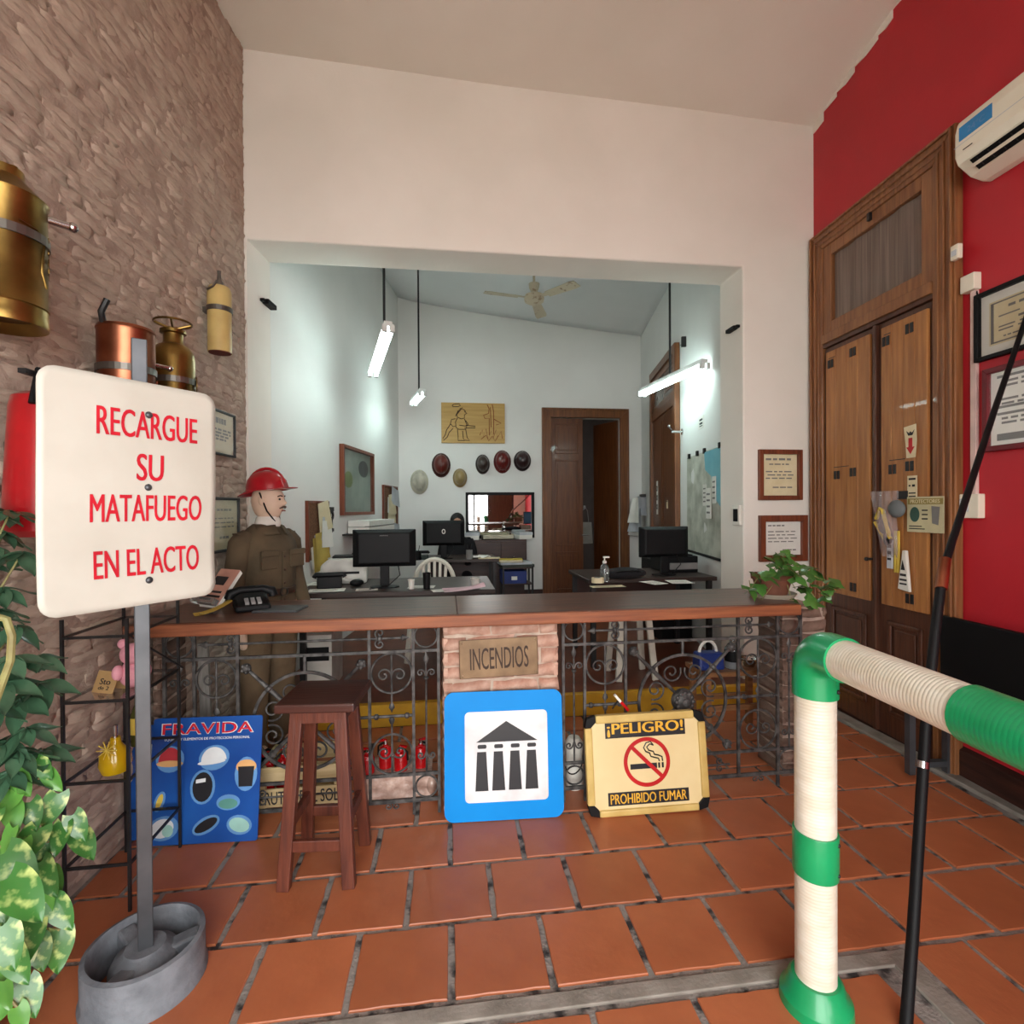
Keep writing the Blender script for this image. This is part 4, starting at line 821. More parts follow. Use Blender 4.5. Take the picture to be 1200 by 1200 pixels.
# ---------------- wrought iron panels
def spiral(c, r, turns, a0, sgn=1, n=26, r_end=.18):
    return [(c[0]+r*(1-(1-r_end)*i/n)*math.cos(a0+sgn*2*PI*turns*i/n), 0, c[1]+r*(1-(1-r_end)*i/n)*math.sin(a0+sgn*2*PI*turns*i/n)) for i in range(n+1)]
def grille(label, xs, zA, zB, zM, zL, zT, zF=.0):
    """xs: six vertical positions; z of arrow bar, upper rail, middle rail, lower rail, bottom rail"""
    x0 = xs[0]; t = thing('iron_grille', label, 'grille', TR(0, GY, 0)); I = MT['iron']; top = CZ-.052
    B = lambda mb, nm, s=40: mb.build(nm, I, t, smooth=s)
    for i, x in enumerate(xs): B(MB().box(x-.007, x+.007, -.007, .007, zF if i in (0, 1, 4, 5) else zT, top), 'bar', 0)
    for z, r in ((zB, .007), (zL, .007), (zT, .009)): B(MB().box(xs[0], xs[5], -.006, .006, z-r, z+r), 'rail', 0)
    for a, b in ((xs[1], xs[2]), (xs[3], xs[4])):                                  # middle rails with collars
        r_ = MB().cyl((a, 0, zM), (b, 0, zM), .008, n=8); B(r_, 'rail'); 
        for q in (.15, .85): B(MB().lathe([(.008,-.012),(.014,-.006),(.014,.006),(.008,.012)], 10, Matrix.Translation((a+(b-a)*q, 0, zM)) @ Matrix.Rotation(PI/2, 4, 'Y')), 'collar')
    # top band: circle cells at both ends, arrow bar between
    for a, b in ((xs[0], xs[1]), (xs[4], xs[5])):
        r = min((b-a)/2-.006, (top-zB)/2-.002); B(MB().tube([((a+b)/2+r*math.cos(q), 0, (top+zB)/2+r*math.sin(q)) for q in [2*PI*i/28 for i in range(28)]], .005, 6, True), 'circle')
        r = min((b-a)/2-.008, (zL-zT)/2); B(MB().tube([((a+b)/2+r*math.cos(q), 0, (zL+zT)/2+r*math.sin(q)) for q in [2*PI*i/24 for i in range(24)]], .005, 6, True), 'circle')
        xc = (a+b)/2                                                              # tall stem with double scrolls and spear tips
        B(MB().cyl((xc, 0, zL), (xc, 0, zB-.06), .005, n=8), 'stem')
        B(MB().lathe([(0,0),(.009,.012),(.014,.03),(.007,.045),(.0,.075)], 8, Matrix.Translation((xc, 0, zB-.07)) @ Matrix.Diagonal((1,.5,1,1))), 'finial')
        for zz, up in ((zB-.11, 1), (zL+.09, -1)):
            for s in (-1, 1): B(MB().tube([(xc, 0, zz-.02*up), (xc+s*.008, 0, zz+.005*up)]+spiral((xc+s*.027, zz), .019, 1.2, PI/2*up + (PI/2.2 if (s*up) > 0 else -PI/2.2), -s*up), .0045, 6), 'scroll')
        B(MB().lathe([(.005,-.01),(.013,-.004),(.013,.004),(.005,.01)], 10, Matrix.Translation((xc, 0, zB-.135))), 'collar')
    xa, xb = xs[1]+.06, xs[4]-.06
    ab = MB().cyl((xa, 0, zA), (xb, 0, zA), .006, n=8); B(ab, 'arrow_bar')
    for x, s in ((xa, -1), (xb, 1)): B(MB().lathe([(.006,0),(.018,.008),(.006,.03),(0,.045)], 8, Matrix.Translation((x, 0, zA)) @ Matrix.Rotation(s*PI/2, 4, 'Y') @ Matrix.Diagonal((1,.5,1,1))), 'arrow_tip')
    for x, s in ((xa+.10, 1), (xb-.10, -1)):
        B(MB().tube(spiral((x, zA+.026), .026, 1.3, -PI/2, s), .005, 6), 'scroll'); B(MB().tube(spiral((x, zA-.026), .026, 1.3, PI/2, -s), .005, 6), 'scroll')
        B(MB().lathe([(.006,-.012),(.015,-.005),(.015,.005),(.006,.012)], 10, Matrix.Translation((x, 0, zA)) @ Matrix.Rotation(PI/2, 4, 'Y')), 'collar')
    # side cells: ring with heart scroll, mirrored below
    for a, b in ((xs[1], xs[2]), (xs[3], xs[4])):
        xc = (a+b)/2; r = (b-a)/2-.008
        for zc, up in ((zB-r-.008, 1), (zL+r+.008, -1)):
            B(MB().tube([(xc+r*math.cos(q), 0, zc+r*math.sin(q)) for q in [2*PI*i/32 for i in range(32)]], .006, 6, True), 'ring')
            B(MB().cyl((xc, 0, zc+r*up), (xc, 0, zc-(r+.05)*up), .005, n=8), 'stem')
            for s in (-1, 1): B(MB().tube([(xc, 0, zc-up*r*.75)]+spiral((xc+s*r*.38, zc-up*r*.1), r*.36, 1.25, PI if s > 0 else 0, -s*up), .0045, 6), 'scroll')
            B(MB().lathe([(0,0),(.010,.015),(.015,.032),(.006,.045),(0,.06)], 8, Matrix.Translation((xc, 0, zc-(r+.04)*up)) @ Matrix.Rotation(PI if up > 0 else 0, 4, 'X') @ Matrix.Diagonal((1,.5,1,1))), 'finial')
    # medallion
    xc = (xs[2]+xs[3])/2; zc = zM-.0; R = min((xs[3]-xs[2])/2*.80, (zB-zM)*.78)
    B(MB().ring(R, R-.014, -.006, .006, 48, Matrix.Translation((xc, 0, zc))), 'medallion_ring')
    B(MB().lathe([(0,-.05),(.02,-.047),(.028,-.036),(.04,-.03),(.055,-.018),(.062,-.006),(.062,.006),(0,.006)], 28, Matrix.Translation((xc, 0, zc)) @ Matrix.Rotation(-PI/2, 4, 'X')), 'rosette')
    for k in range(12):
        q = 2*PI*k/12; B(MB().sph((xc+.045*math.cos(q), -.026, zc+.045*math.sin(q)), .012, .01, .012, 8, 6), 'petal')
    for k in range(8):
        q = 2*PI*k/8+PI/8; cx_, cz_ = xc+(R*.66)*math.cos(q), zc+(R*.66)*math.sin(q)
        B(MB().tube(spiral((cx_, cz_), R*.22, 1.5, q+PI/2*(1 if k % 2 else -1), 1 if k % 2 else -1), .005, 6), 'scroll')
    for k in range(4):
        q = PI/4+k*PI/2; e = R*1.55 if k < 2 else R*1.4; dx, dz = math.cos(q), math.sin(q)
        B(MB().tube([(xc+.06*dx, 0, zc+.06*dz), (xc+e*.5*dx, 0, zc+e*.5*dz), (xc+e*dx, 0, zc+e*dz)], [.008,.012,.008], 8), 'arm')
        B(MB().sph((xc+e*dx, 0, zc+e*dz), .024, .02, .024, 10, 8), 'knob')
        for m in range(5): B(MB().sph((xc+e*dx+.017*math.cos(m*1.256+q), -.008, zc+e*dz+.017*math.sin(m*1.256+q)), .010, .012, .010, 7, 5), 'knob_petal')
        B(MB().lathe([(.01,-.014),(.019,-.006),(.019,.006),(.01,.014)], 10, Matrix.Translation((xc+e*.62*dx, 0, zc+e*.62*dz)) @ Matrix.Rotation(PI/2-q, 4, 'Y')), 'collar')
    B(MB().cyl((xc, 0, zc+R), (xc, 0, zB), .008, n=8), 'stem'); B(MB().cyl((xc, 0, zc-R), (xc, 0, zL), .008, n=8), 'stem')
    for s in (-1, 1): B(MB().cyl((xc+s*R, 0, zM), ((xs[3] if s > 0 else xs[2]), 0, zM), .008, n=8), 'rail')
    # low scrolls under the medallion and feet
    B(MB().cyl((xs[2]+.05, 0, (zL+zT)/2), (xs[3]-.05, 0, (zL+zT)/2), .005, n=8), 'arrow_bar')
    for s in (-1, 1):
        x = xc+s*(xs[3]-xs[2])*.33; B(MB().tube(spiral((x, (zL+zT)/2+.02), .02, 1.2, -PI/2, -s), .004, 6), 'scroll'); B(MB().tube(spiral((x, (zL+zT)/2-.02), .02, 1.2, PI/2, s), .004, 6), 'scroll')
    for a, b in ((xs[1], xs[2]), (xs[3], xs[4])):
        for s in (-1, 1): B(MB().tube(spiral(((a+b)/2+s*.02, zT-.024), .018, 1.2, PI/2, s), .004, 6), 'foot_scroll')
    return t
G = lambda x, y: onY(x, y, GY)
zs = [G(700, y).z for y in (739, 754, 826, 892, 921)]
grille('ornate wrought iron grille between the brass plaque pier and the right end', [G(x, 800).x for x in (660, 685, 733, 865, 911, 938)], *zs)
grille('ornate wrought iron grille behind the wooden stool', [G(x, 800).x for x in (193, 228, 279, 433, 484.5, 514)], *zs)
# ---------------- blue museum sign
def rrect(w_, h_, r, n=6):
    return [(sx*(w_/2-r)+r*math.cos(a0+PI/2*i/n), sz*(h_/2-r)+r*math.sin(a0+PI/2*i/n)) for sx, sz, a0 in ((1,1,0),(-1,1,PI/2),(-1,-1,PI),(1,-1,1.5*PI)) for i in range(n+1)]
b0 = onZ(521, 965); b1 = onZ(661, 957); bw = (b1-b0).length; bh = .605
MT['signblue'] = mat('blue_sign_enamel', (0,138,220), .5, c2=(0,132,213), scale=4, spec=.25); MT['signwhite'] = mat('white_sign_enamel', (236,236,238), .35); MT['signblack'] = mat('black_sign_enamel', (34,34,38), .4)
bs = thing('museum_sign', 'blue square sign with a black temple on white, leaning against the pier', 'sign', TR((b0.x+b1.x)/2, (b0.y+b1.y)/2+.0, .002, math.atan2(b1.y-b0.y, b1.x-b0.x)) @ Matrix.Rotation(math.radians(-5.5), 4, 'X') @ Matrix.Translation((0, 0, bh/2)))
MB().prism(rrect(bw, bh, .045), -.004, 0).build('panel', MT['signblue'], bs)
MB().prism(rrect(bw*.70, bh*.70, .022), -.0052, -.004, Matrix.Translation((.012, 0, -.005))).build('white_field', MT['signwhite'], bs)
ic = Matrix.Translation((.012, 0, -.005)); S = bw
MB().prism([(-.255*S, .118*S), (.265*S, .118*S), (0, .285*S)], -.0064, -.0052, ic).build('pediment', MT['signblack'], bs)
for k in range(4):
    x = (-.21+.14*k)*S
    MB().prism(rrect(.075*S, .032*S, .012*S), -.0064, -.0052, ic @ Matrix.Translation((x+.002, 0, .082*S))).build('capital', MT['signblack'], bs)
    MB().prism([(x-.055*S, -.275*S), (x+.055*S, -.275*S), (x+.038*S, .04*S), (x-.038*S, .04*S)], -.0064, -.0052, ic).build('column', MT['signblack'], bs)
# ---------------- no smoking sign
b0 = onZ(689, 951); b1 = onZ(824, 943); bw = (b1-b0).length; bh = .455
MT['signcream'] = mat('cream_sign_face', (226,206,156), .4, c2=(220,198,146), scale=5); MT['signrail'] = mat('yellowed_sign_rail', (208,182,112), .4, c2=(190,160,90), scale=8); MT['signred'] = mat('sign_red', (192,24,28), .4); MT['signgold'] = mat('sign_gold_letter', (236,182,58), .4)
ps = thing('no_smoking_sign', 'cream sign with red no smoking circle leaning against the grille', 'sign', TR((b0.x+b1.x)/2, (b0.y+b1.y)/2-.035, .012, math.atan2(b1.y-b0.y, b1.x-b0.x)-.0) @ Matrix.Rotation(math.radians(-6), 4, 'X') @ Matrix.Rotation(math.radians(-1.0), 4, 'Y') @ Matrix.Translation((0, 0, bh/2)))
a, h = bw/2, bh/2; c = .045
MB().prism([(-a+c,-h+.01),(a-c,-h+.01),(a-.01,-h+c),(a-.01,h-c),(a-c,h-.01),(-a+c,h-.01),(-a+.01,h-c),(-a+.01,-h+c)], -.012, 0).build('face', MT['signcream'], ps)
for bx in ((-a+c, a-c, h-.028, h+.012), (-a+c, a-c, -h-.012, -h+.02)): MB().box(bx[0], bx[1], -.024, .012, bx[2], bx[3]).build('rail', MT['signrail'], ps, bevel=.008)
for bx in ((-a-.012, -a+.026), (a-.026, a+.012)): MB().box(bx[0], bx[1], -.024, .012, -h+c, h-c).build('rail', MT['signrail'], ps, bevel=.008)
for sx in (-1, 1):
    for sz in (-1, 1): MB().prism([(sx*(a+.012), sz*(h-c)), (sx*(a+.0), sz*h), (sx*(a-c), sz*(h+.012)), (sx*(a-c), sz*(h-.02)), (sx*(a-.02), sz*(h-c))], -.022, .01).build('corner_cap', MT['black'], ps, bevel=.003)
def banner(nm, txt, z, w_, hb, lm, tw, th, bold):
    o = MB().box(-w_/2, w_/2, -.0132, -.012, z-hb/2, z+hb/2).build(nm, MT['signblack'], ps)
    text_mb(txt, tw, th, bold, .001, M=Matrix.Translation((0, -.0132, z))).build('lettering', MT[lm], o)
banner('danger_banner', '¡PELIGRO!', h-.064, bw*.69, .076, 'signgold', bw*.65, .064, .05)
banner('warning_banner', 'PROHIBIDO FUMAR', -h+.066, bw*.69, .062, 'signgold', bw*.65, .046, .03)
cc = Matrix.Translation((0, -.012, .004)); R = .118
MB().ring(R, R*.84, -.0014, 0, 48, cc).build('red_ring', MT['signred'], ps)
MB().box(-.085, .05, -.001, 0, -.032, -.007, cc).build('cigarette', MT['signblack'], ps)
for x in (.056, .074): MB().box(x, x+.010, -.001, 0, -.032, -.007, cc).build('cigarette_tip', MT['signblack'], ps)
Q = R/.104; MB().tube([tuple(cc @ Vector((x*Q, -.001, z*Q))) for x, z in ((.07,.0),(.068,.018),(.05,.026),(.034,.03),(.03,.042),(.01,.048),(.002,.062),(.016,.074),(.032,.068))], .0035, 5).tube([tuple(cc @ Vector((x*Q, -.001, z*Q))) for x, z in ((.055,.0),(.052,.012),(.036,.016),(.018,.022),(.014,.036),(-.004,.044),(-.012,.06),(-.0,.08),(.02,.084),(.032,.068))], .0035, 5).build('smoke', MT['signblack'], ps)
MB().box(-.0095, .0095, -.0018, 0, -R*.9, R*.9, cc @ Matrix.Rotation(math.radians(-45), 4, 'Y')).build('red_slash', MT['signred'], ps)
# ---------------- wooden stool
MT['stool'] = wood('red_brown_stool_wood', (104,54,38), (70,34,26), .42, 'z', 5, coat=.1); MT['stoolseat'] = wood('dark_stool_seat', (74,40,32), (52,28,24), .35, 'x', 5, coat=.2)
f0 = onZ(327, 1046); f1 = onZ(402, 1040); ang = math.atan2(f1.y-f0.y, f1.x-f0.x); sc_ = (f0+f1)/2
stl = thing('wooden_stool', 'tall red brown wooden stool before the counter', 'stool', TR(sc_.x+.03, sc_.y+.14, 0, ang-.06))
SH = .735
MB().box(-.155, .155, -.15, .15, SH-.035, SH).build('seat', MT['stoolseat'], stl, bevel=.006)
for sx in (-1, 1):
    for sy in (-1, 1): MB().bar((sx*.085, sy*.085, SH-.035), (sx*.128, sy*.135, 0), .05, .038, (0,1,0)).build('leg', MT['stool'], stl, bevel=.004)
for s in (-1, 1):
    MB().box(-.10, .10, s*.095-.012, s*.095+.012, SH-.09, SH-.035).build('apron', MT['stool'], stl); MB().box(s*.095-.012, s*.095+.012, -.10, .10, SH-.09, SH-.035).build('apron', MT['stool'], stl)
    MB().bar((-.12, s*.122, .165), (.12, s*.122, .165), .022, .045).build('stretcher', MT['stool'], stl, bevel=.003); MB().bar((s*.112, -.12, .24), (s*.112, .12, .24), .022, .045).build('stretcher', MT['stool'], stl, bevel=.003)
# ------------------------------------------------------------------ left side: sign on its stand
MT['signpanel'] = mat('yellowed_white_sheet', (204,202,192), .45, c2=(190,187,176), scale=3, detail=8); MT['letterred'] = mat('red_lettering', (204,30,48), .45)
MT['castiron'] = mat('grey_cast_base', (118,122,128), .6, c2=(92,96,102), scale=14, bump=.3, bscale=60); MT['greysteel'] = mat('grey_steel_tube', (92,94,98), .4, metal=.6, c2=(74,76,80))
SP = onZ(171, 1150); SX, SY = SP.x, SP.y
pa = math.radians(54)
sg = thing('standing_sign', 'white sign with red letters RECARGUE SU MATAFUEGO on a grey pole', 'sign', TR(SX, SY, 0))
Mp = TR(0, 0, 0, math.radians(30))
r, hb = .165, .13
MB().lathe([(r*1.04,0),(r*1.04,.01),(r,.02),(r,hb),(r-.014,hb+.004),(r-.02,hb-.006),(r-.022,.02),(r-.022,0)], 44, cap=False).build('base_ring', MT['castiron'], sg, smooth=50)
MB().lathe([(0,.02),(.10,.02),(.098,.07),(.085,.095),(.06,.11),(.056,.118),(.03,.118),(0,.118)], 36).build('base_hub', MT['castiron'], sg, smooth=35)
for k in range(3):
    a = math.radians(20+120*k); MB().bar((.07*math.cos(a), .07*math.sin(a), .07), ((r-.015)*math.cos(a), (r-.015)*math.sin(a), .085), .055, .06, w1=.05).build('base_spoke', MT['castiron'], sg, bevel=.008)
MB().box(-.0205, .0205, -.0205, .0205, .10, 2.04, Mp).build('pole', MT['greysteel'], sg, bevel=.003)
PW, PH, PZ = .485, .69, 1.553
Ms = TR(.045*math.sin(pa), -.045*math.cos(pa), PZ, pa) @ Matrix.Translation((-.03, 0, 0))
def bend(x, z):                                             # the sheet is dented at its upper right and lower right edge
    u = (x+PW/2)/PW; v = (z+PH/2)/PH
    return -.02*math.exp(-((u-.5)/.14)**2)*0 + .022*max(0, u-.62)**1.0*math.sin(v*9)*.55 - .03*max(0, u-.7)*max(0, v-.6) + .006*math.sin(v*5)
base = rrect(PW, PH, .045)
sheet_mb = MB(); N_, M_ = 26, 36
def clampr(x, z):
    r_ = .045; ax, az = abs(x)-(PW/2-r_), abs(z)-(PH/2-r_)
    if ax > 0 and az > 0:
        l = math.hypot(ax, az)
        m = max(ax, az); f = m/l if l > 0 else 1
        ax *= f; az *= f; x = math.copysign(PW/2-r_+ax, x); z = math.copysign(PH/2-r_+az, z)
    return x, z
def pf(u, v):
    x, z = clampr((u-.5)*PW, (v-.5)*PH); return tuple(Ms @ Vector((x, bend(x, z), z)))
sheet_mb.grid(pf, N_, M_); solid(sheet_mb.build('panel', MT['signpanel'], sg, smooth=60), .004)
def bent_text(txt, w_, h_, x, z, bold=.035):
    mb = text_mb(txt, w_, h_, bold, .001, res=4); o = MB(); o.f = mb.f
    o.v = [tuple(Ms @ Vector((p[0]+x, p[1]-.0045+bend(p[0]+x, p[2]+z), p[2]+z))) for p in mb.v]
    return o
for k, (txt, w_, vz) in enumerate((('RECARGUE', .285, .193), ('SU', .075, .382), ('MATAFUEGO', .315, .565), ('EN EL ACTO', .30, .805))):
    bent_text(txt, w_, .083, .035, PH*(.5-vz)).build('lettering', MT['letterred'], sg)
for z in (.245, .0+.02, -.27): MB().lathe([(0,0),(.011,0),(.009,.004),(.004,.007),(0,.007)], 14, Ms @ Matrix.Translation((.03, -.004+bend(.03, z), z)) @ Matrix.Rotation(PI/2, 4, 'X')).build('bolt', MT['greysteel'], sg, smooth=40)
# ---------------- antique extinguishers on the wall
MT['brass'] = mat('old_polished_brass', (158,128,70), .36, metal=1, c2=(98,76,40), scale=5, lo=.3, hi=.7, bump=.05); MT['copper'] = mat('old_polished_copper', (176,112,84), .34, metal=1, c2=(126,72,52), scale=5); MT['steelold'] = mat('dull_steel', (120,116,110), .4, metal=.9)
MT['creampaint'] = mat('cream_enamel', (198,174,112), .45, c2=(180,154,96), scale=7); MT['redenamel'] = mat('red_enamel', (168,14,24), .28, c2=(148,10,20), coat=.4); MT['rust'] = mat('rusty_red_base', (110,46,34), .7)
def exting(label, px, pyt, pyb, rad, out, body, parts='dome', lean=0):
    u, zt = WL.at(px, pyt, out); _, zb = WL.at(px, pyb, out)
    t = thing('fire_extinguisher', label, 'extinguisher', WL.M(u, zb, out) @ Matrix.Rotation(lean, 4, 'Y'), 'antique extinguishers on the rough brick wall'); h = zt-zb; B = MT[body]
    return t, h, B
def wall_bracket(t, rad, out, h): MB().box(-.02, .02, 0, out-.015, h*.6, h*.6+.03).ring(rad+.006, rad+.001, -.014, .014, 32, Matrix.Translation((0,0,h*.6+.015)) @ Matrix.Rotation(PI/2, 4, 'X')).build('wall_bracket', MT['steelold'], t)
# large brass one, upper left
R0 = .105; t, h, B = exting('large old brass extinguisher high on the brick wall at the picture edge', 2, 218, 381, R0, .14, 'brass')
MB().lathe([(0,.03),(R0*.7,.03),(R0*.9,.005),(R0,0),(R0+.003,.012),(R0,.03),(R0,h*.13),(R0+.003,h*.14),(R0,h*.155),(R0,h*.90),(R0+.004,h*.92),(R0*.92,h*.95),(R0*.6,h*1.03),(R0*.5,h*1.06),(R0*.5,h*1.12),(R0*.3,h*1.14),(0,h*1.14)], 40).build('cylinder', B, t, smooth=35)
MB().cyl((R0*.6,-R0*.6,h*.86),(R0*.6+.05,-R0*.6-.05,h*.86),.012).sph((R0*.6+.055,-R0*.6-.055,h*.86),.016).build('nozzle', MT['chrome'], t, smooth=40)
MB().cyl((.04,0,h*1.14),(.04,0,h*1.2),.012).build('cap_knob', B, t); wall_bracket(t, R0, .14, h)
MB().tube([(-R0*.5,-R0*.87,h*.7),(-.01,-R0*1.01,h*.68),(R0*.2,-R0*.985,h*.6),(R0*.12,-R0*1.0,h*.48),(R0*.1,-R0*1.0,h*.4),(R0*.3,-R0*.96,h*.3)], .004, 6).build('embossed_border', B, t, smooth=40)
txt = MB()
for k in range(4): text_mb(('LLENAR','CON','AGUA','LIMPIA')[k], .07*(.6 if k==1 else 1), .016, .01, .003, M=Matrix.Rotation(math.radians(38), 4, 'Z') @ Matrix.Translation((0, -R0*.985, h*(.66-.075*k))), mb=txt)
txt.build('embossed_lettering', B, t)
# copper
R1 = .10; t, h, B = exting('old copper extinguisher hung above the white standing sign', 148, 386, 520, R1, .13, 'copper')
MB().lathe([(0,.0),(R1,0),(R1,h*.96),(R1+.004,h*.975),(R1,h),(R1-.006,h),(R1-.012,h*.97),(0,h*.95)], 40).build('cylinder', B, t, smooth=35)
MB().cyl((R1*.5,-R1*.8,h*.72),(R1*.5+.05,-R1*.8-.03,h*.72),.010).sph((R1*.5+.055,-R1*.8-.033,h*.72),.013).build('nozzle', MT['chrome'], t, smooth=40); wall_bracket(t, R1, .13, h)
MB().tube([(-R1*.9,.03,h),(-R1*1.15,.02,h+.03),(-R1*1.1,.0,h+.08)], .012).build('hose_hook', MT['black_metal'], t, smooth=40)
text_mb('EXTINTOR', .07, .02, .01, .003, M=Matrix.Rotation(math.radians(40), 4, 'Z') @ Matrix.Translation((0, -R1*.985, h*.55))).build('embossed_lettering', B, t)
# brass with ring handle
R2 = .092; t, h, B = exting('old brass extinguisher with ring handle beside the copper one', 203, 406, 520, R2, .12, 'brass')
MB().lathe([(0,0),(R2,0),(R2,h*.86),(R2*.94,h*.93),(R2*.75,h*.99),(R2*.5,h*1.02),(R2*.46,h*1.04),(R2*.46,h*1.12),(R2*.6,h*1.13),(R2*.6,h*1.16),(0,h*1.16)], 40).build('cylinder', B, t, smooth=35)
MB().tube([(R2*.85*math.cos(q), R2*.85*math.sin(q), h*1.24) for q in [2*PI*i/28 for i in range(28)]], .0055, 6, True).build('ring_handle', B, t, smooth=40)
for q in range(4): MB().tube([(0,0,h*1.17),(R2*.85*math.cos(q*PI/2+.4), R2*.85*math.sin(q*PI/2+.4), h*1.24)], .005, 6).build('handle_spoke', B, t)
MB().ring(.045, .036, -.004, 0, 24, Matrix.Rotation(math.radians(32), 4, 'Z') @ Matrix.Translation((0, -R2*.99, h*.62))).build('embossed_emblem', B, t); wall_bracket(t, R2, .12, h)
text_mb('CARGAR', .075, .018, .01, .003, M=Matrix.Rotation(math.radians(32), 4, 'Z') @ Matrix.Translation((0, -R2*.99, h*.40))).build('embossed_lettering', B, t)
# cream small
R3 = .063; t, h, B = exting('slim cream painted extinguisher alone on the brick wall near the opening', 257, 336, 413, R3, .10, 'creampaint')
MB().lathe([(0,.008),(R3*.9,.008),(R3,.0),(R3,h*.93),(R3*.85,h*.985),(R3*.4,h*1.0),(0,h*1.0)], 32).build('cylinder', B, t, smooth=35); MB().lathe([(0,-.003),(R3*.92,-.003),(R3*.92,.006),(0,.006)], 32).build('base', MT['rust'], t)
MB().lathe([(.02,0),(.022,.02),(.012,.04),(.009,.07),(.011,.09),(0,.095)], 14, Matrix.Translation((0,0,h))).build('valve', MT['steelold'], t, smooth=40); wall_bracket(t, R3, .10, h)
for s in (-1, 1): MB().tube([(s*R3*.9,.04,h*.9),(s*R3*1.15,0,h*.93),(s*R3*1.1,-.02,h*1.02)], .006).build('hook', MT['steelold'], t)
text_mb('ANDES', h*.42, .03, .01, .001, M=Matrix.Rotation(math.radians(36), 4, 'Z') @ Matrix.Translation((0, -R3*1.0, h*.47)) @ Matrix.Rotation(math.radians(-90), 4, 'Y')).build('stencil_lettering', mat('mauve_stencil', (150,110,100), .6), t)
# big red one behind the sign
R4 = .115; t, h, B = exting('large red extinguisher on the wall half hidden by the white sign', 56, 463, 628, R4, .14, 'redenamel')
MB().lathe([(0,0),(R4*.9,0),(R4*1.04,.02),(R4*1.0,h*.3),(R4*.86,h*.9),(R4*.8,h*.97),(R4*.6,h*1.0),(0,h*1.01)], 36).build('cylinder', B, t, smooth=35)
MB().lathe([(.03,0),(.03,.03),(.014,.04),(.014,.07),(0,.07)], 16, Matrix.Translation((0,0,h))).build('valve', MT['steelold'], t, smooth=40); MB().tube([(0,0,h+.06),(-.06,-.02,h+.07),(-.1,-.03,h*.9)], .01).build('hose', MT['black'], t, smooth=40); MB().box(-.1,-.0,-.012,.012,h+.05,h+.065).build('lever', MT['black_metal'], t); wall_bracket(t, R4*.8, .14, h)
# framed certificates on the brick wall
rows = [(.3,.7,.80,.14),(.1,.9,.58,.05),(.1,.9,.50,.05),(.1,.8,.42,.05),(.15,.7,.34,.05)]
framed('certificate', 'upper framed certificate with emblem on the brick wall', 'certificate', WL, wrect(WL, (240,475), (273,537)), 'black_metal', .014, .02, 'cream_paper', rows=rows, ink='ink')
framed('certificate', 'lower framed certificate on the brick wall beside the mannequin', 'certificate', WL, wrect(WL, (242,582), (278,644)), 'black_metal', .018, .02, 'cream_paper', .02, 'cream_paper', rows=[(.2,.8,.85,.05),(.1,.9,.65,.03),(.1,.9,.55,.03),(.1,.9,.45,.03),(.3,.7,.2,.06)])
# ---------------- wire rack along the wall
RX0, RX1, RY0, RY1 = xl(2.2)+.045, -1.185, 2.10, 2.47
rk = thing('wire_rack', 'black metal rack with glass shelves against the brick wall', 'rack', TR(0, 0, 0))
MT['tinted'] = pane_mat()
for x in (RX0, RX1):
    for y in (RY0, RY1): MB().box(x-.005, x+.005, y-.005, y+.005, 0, 1.10).build('post', MT['black_metal'], rk)
SZ = [.13, .185+.13, .50, .80, 1.04]
SZ = [.185, .50, .80, 1.04]
for z in SZ:
    for (a, b) in (((RX0,RY0),(RX1,RY0)), ((RX1,RY0),(RX1,RY1)), ((RX1,RY1),(RX0,RY1)), ((RX0,RY1),(RX0,RY0))): MB().bar((*a, z-.008), (*b, z-.007), .008, .010).build('shelf_rail', MT['black_metal'], rk)
    MB().add([(RX0,RY0,z),(RX1,RY0,z),(RX1,RY1,z),(RX0,RY1,z)], [(0,1,2,3)]).build('glass_shelf', MT['tinted'], rk)
MB().bar((RX1, RY0, 1.04), (RX1+.02, RY1+.0, .80), .006, .006).build('brace', MT['black_metal'], rk)
MT['pinkplush'] = mat('pink_plush', (222,160,172), .95, c2=(206,140,154), scale=30)
t = thing('pink_toy', 'small pink plush toy on the upper rack shelf', 'toy', TR(RX1-.05, RY0+.13, .80, .3)); MB().sph((0,0,.055),.05,.045,.055).build('toy_body', MT['pinkplush'], t, smooth=60); MB().sph((0,-.01,.135),.045,.042,.042).build('toy_head', MT['pinkplush'], t, smooth=60)
for s in (-1, 1): MB().sph((s*.035,-.0,.175),.018,.012,.02).build('ear', MT['pinkplush'], t, smooth=60); MB().sph((s*.045,-.03,.07),.02,.025,.03).build('paw', MT['pinkplush'], t, smooth=60)
t = thing('price_card', 'folded tan card standing on the rack shelf', 'card', TR(RX0+.10, RY0+.10, .80, -.35)); solid(MB().add([(-.05,-.03,0),(.05,-.03,0),(.05,0,.075),(-.05,0,.075),(-.05,.03,0),(.05,.03,0)], [(0,1,2,3),(3,2,5,4)]).build('card', mat('tan_card', (186,150,100), .8), t), .002)
text_mb('Sto', .05, .022, .01, .001, M=Matrix.Translation((0,-.016,.04)) @ Matrix.Rotation(math.radians(-21.8),4,'X')).build('handwriting', MT['ink'], t); text_mb('de 2', .05, .014, .01, .001, M=Matrix.Translation((0,-.024,.018)) @ Matrix.Rotation(math.radians(-21.8),4,'X')).build('handwriting', MT['ink'], t)
MT['oil'] = mat('yellow_oil', (196,160,20), .12, c2=(170,134,10), coat=.5)
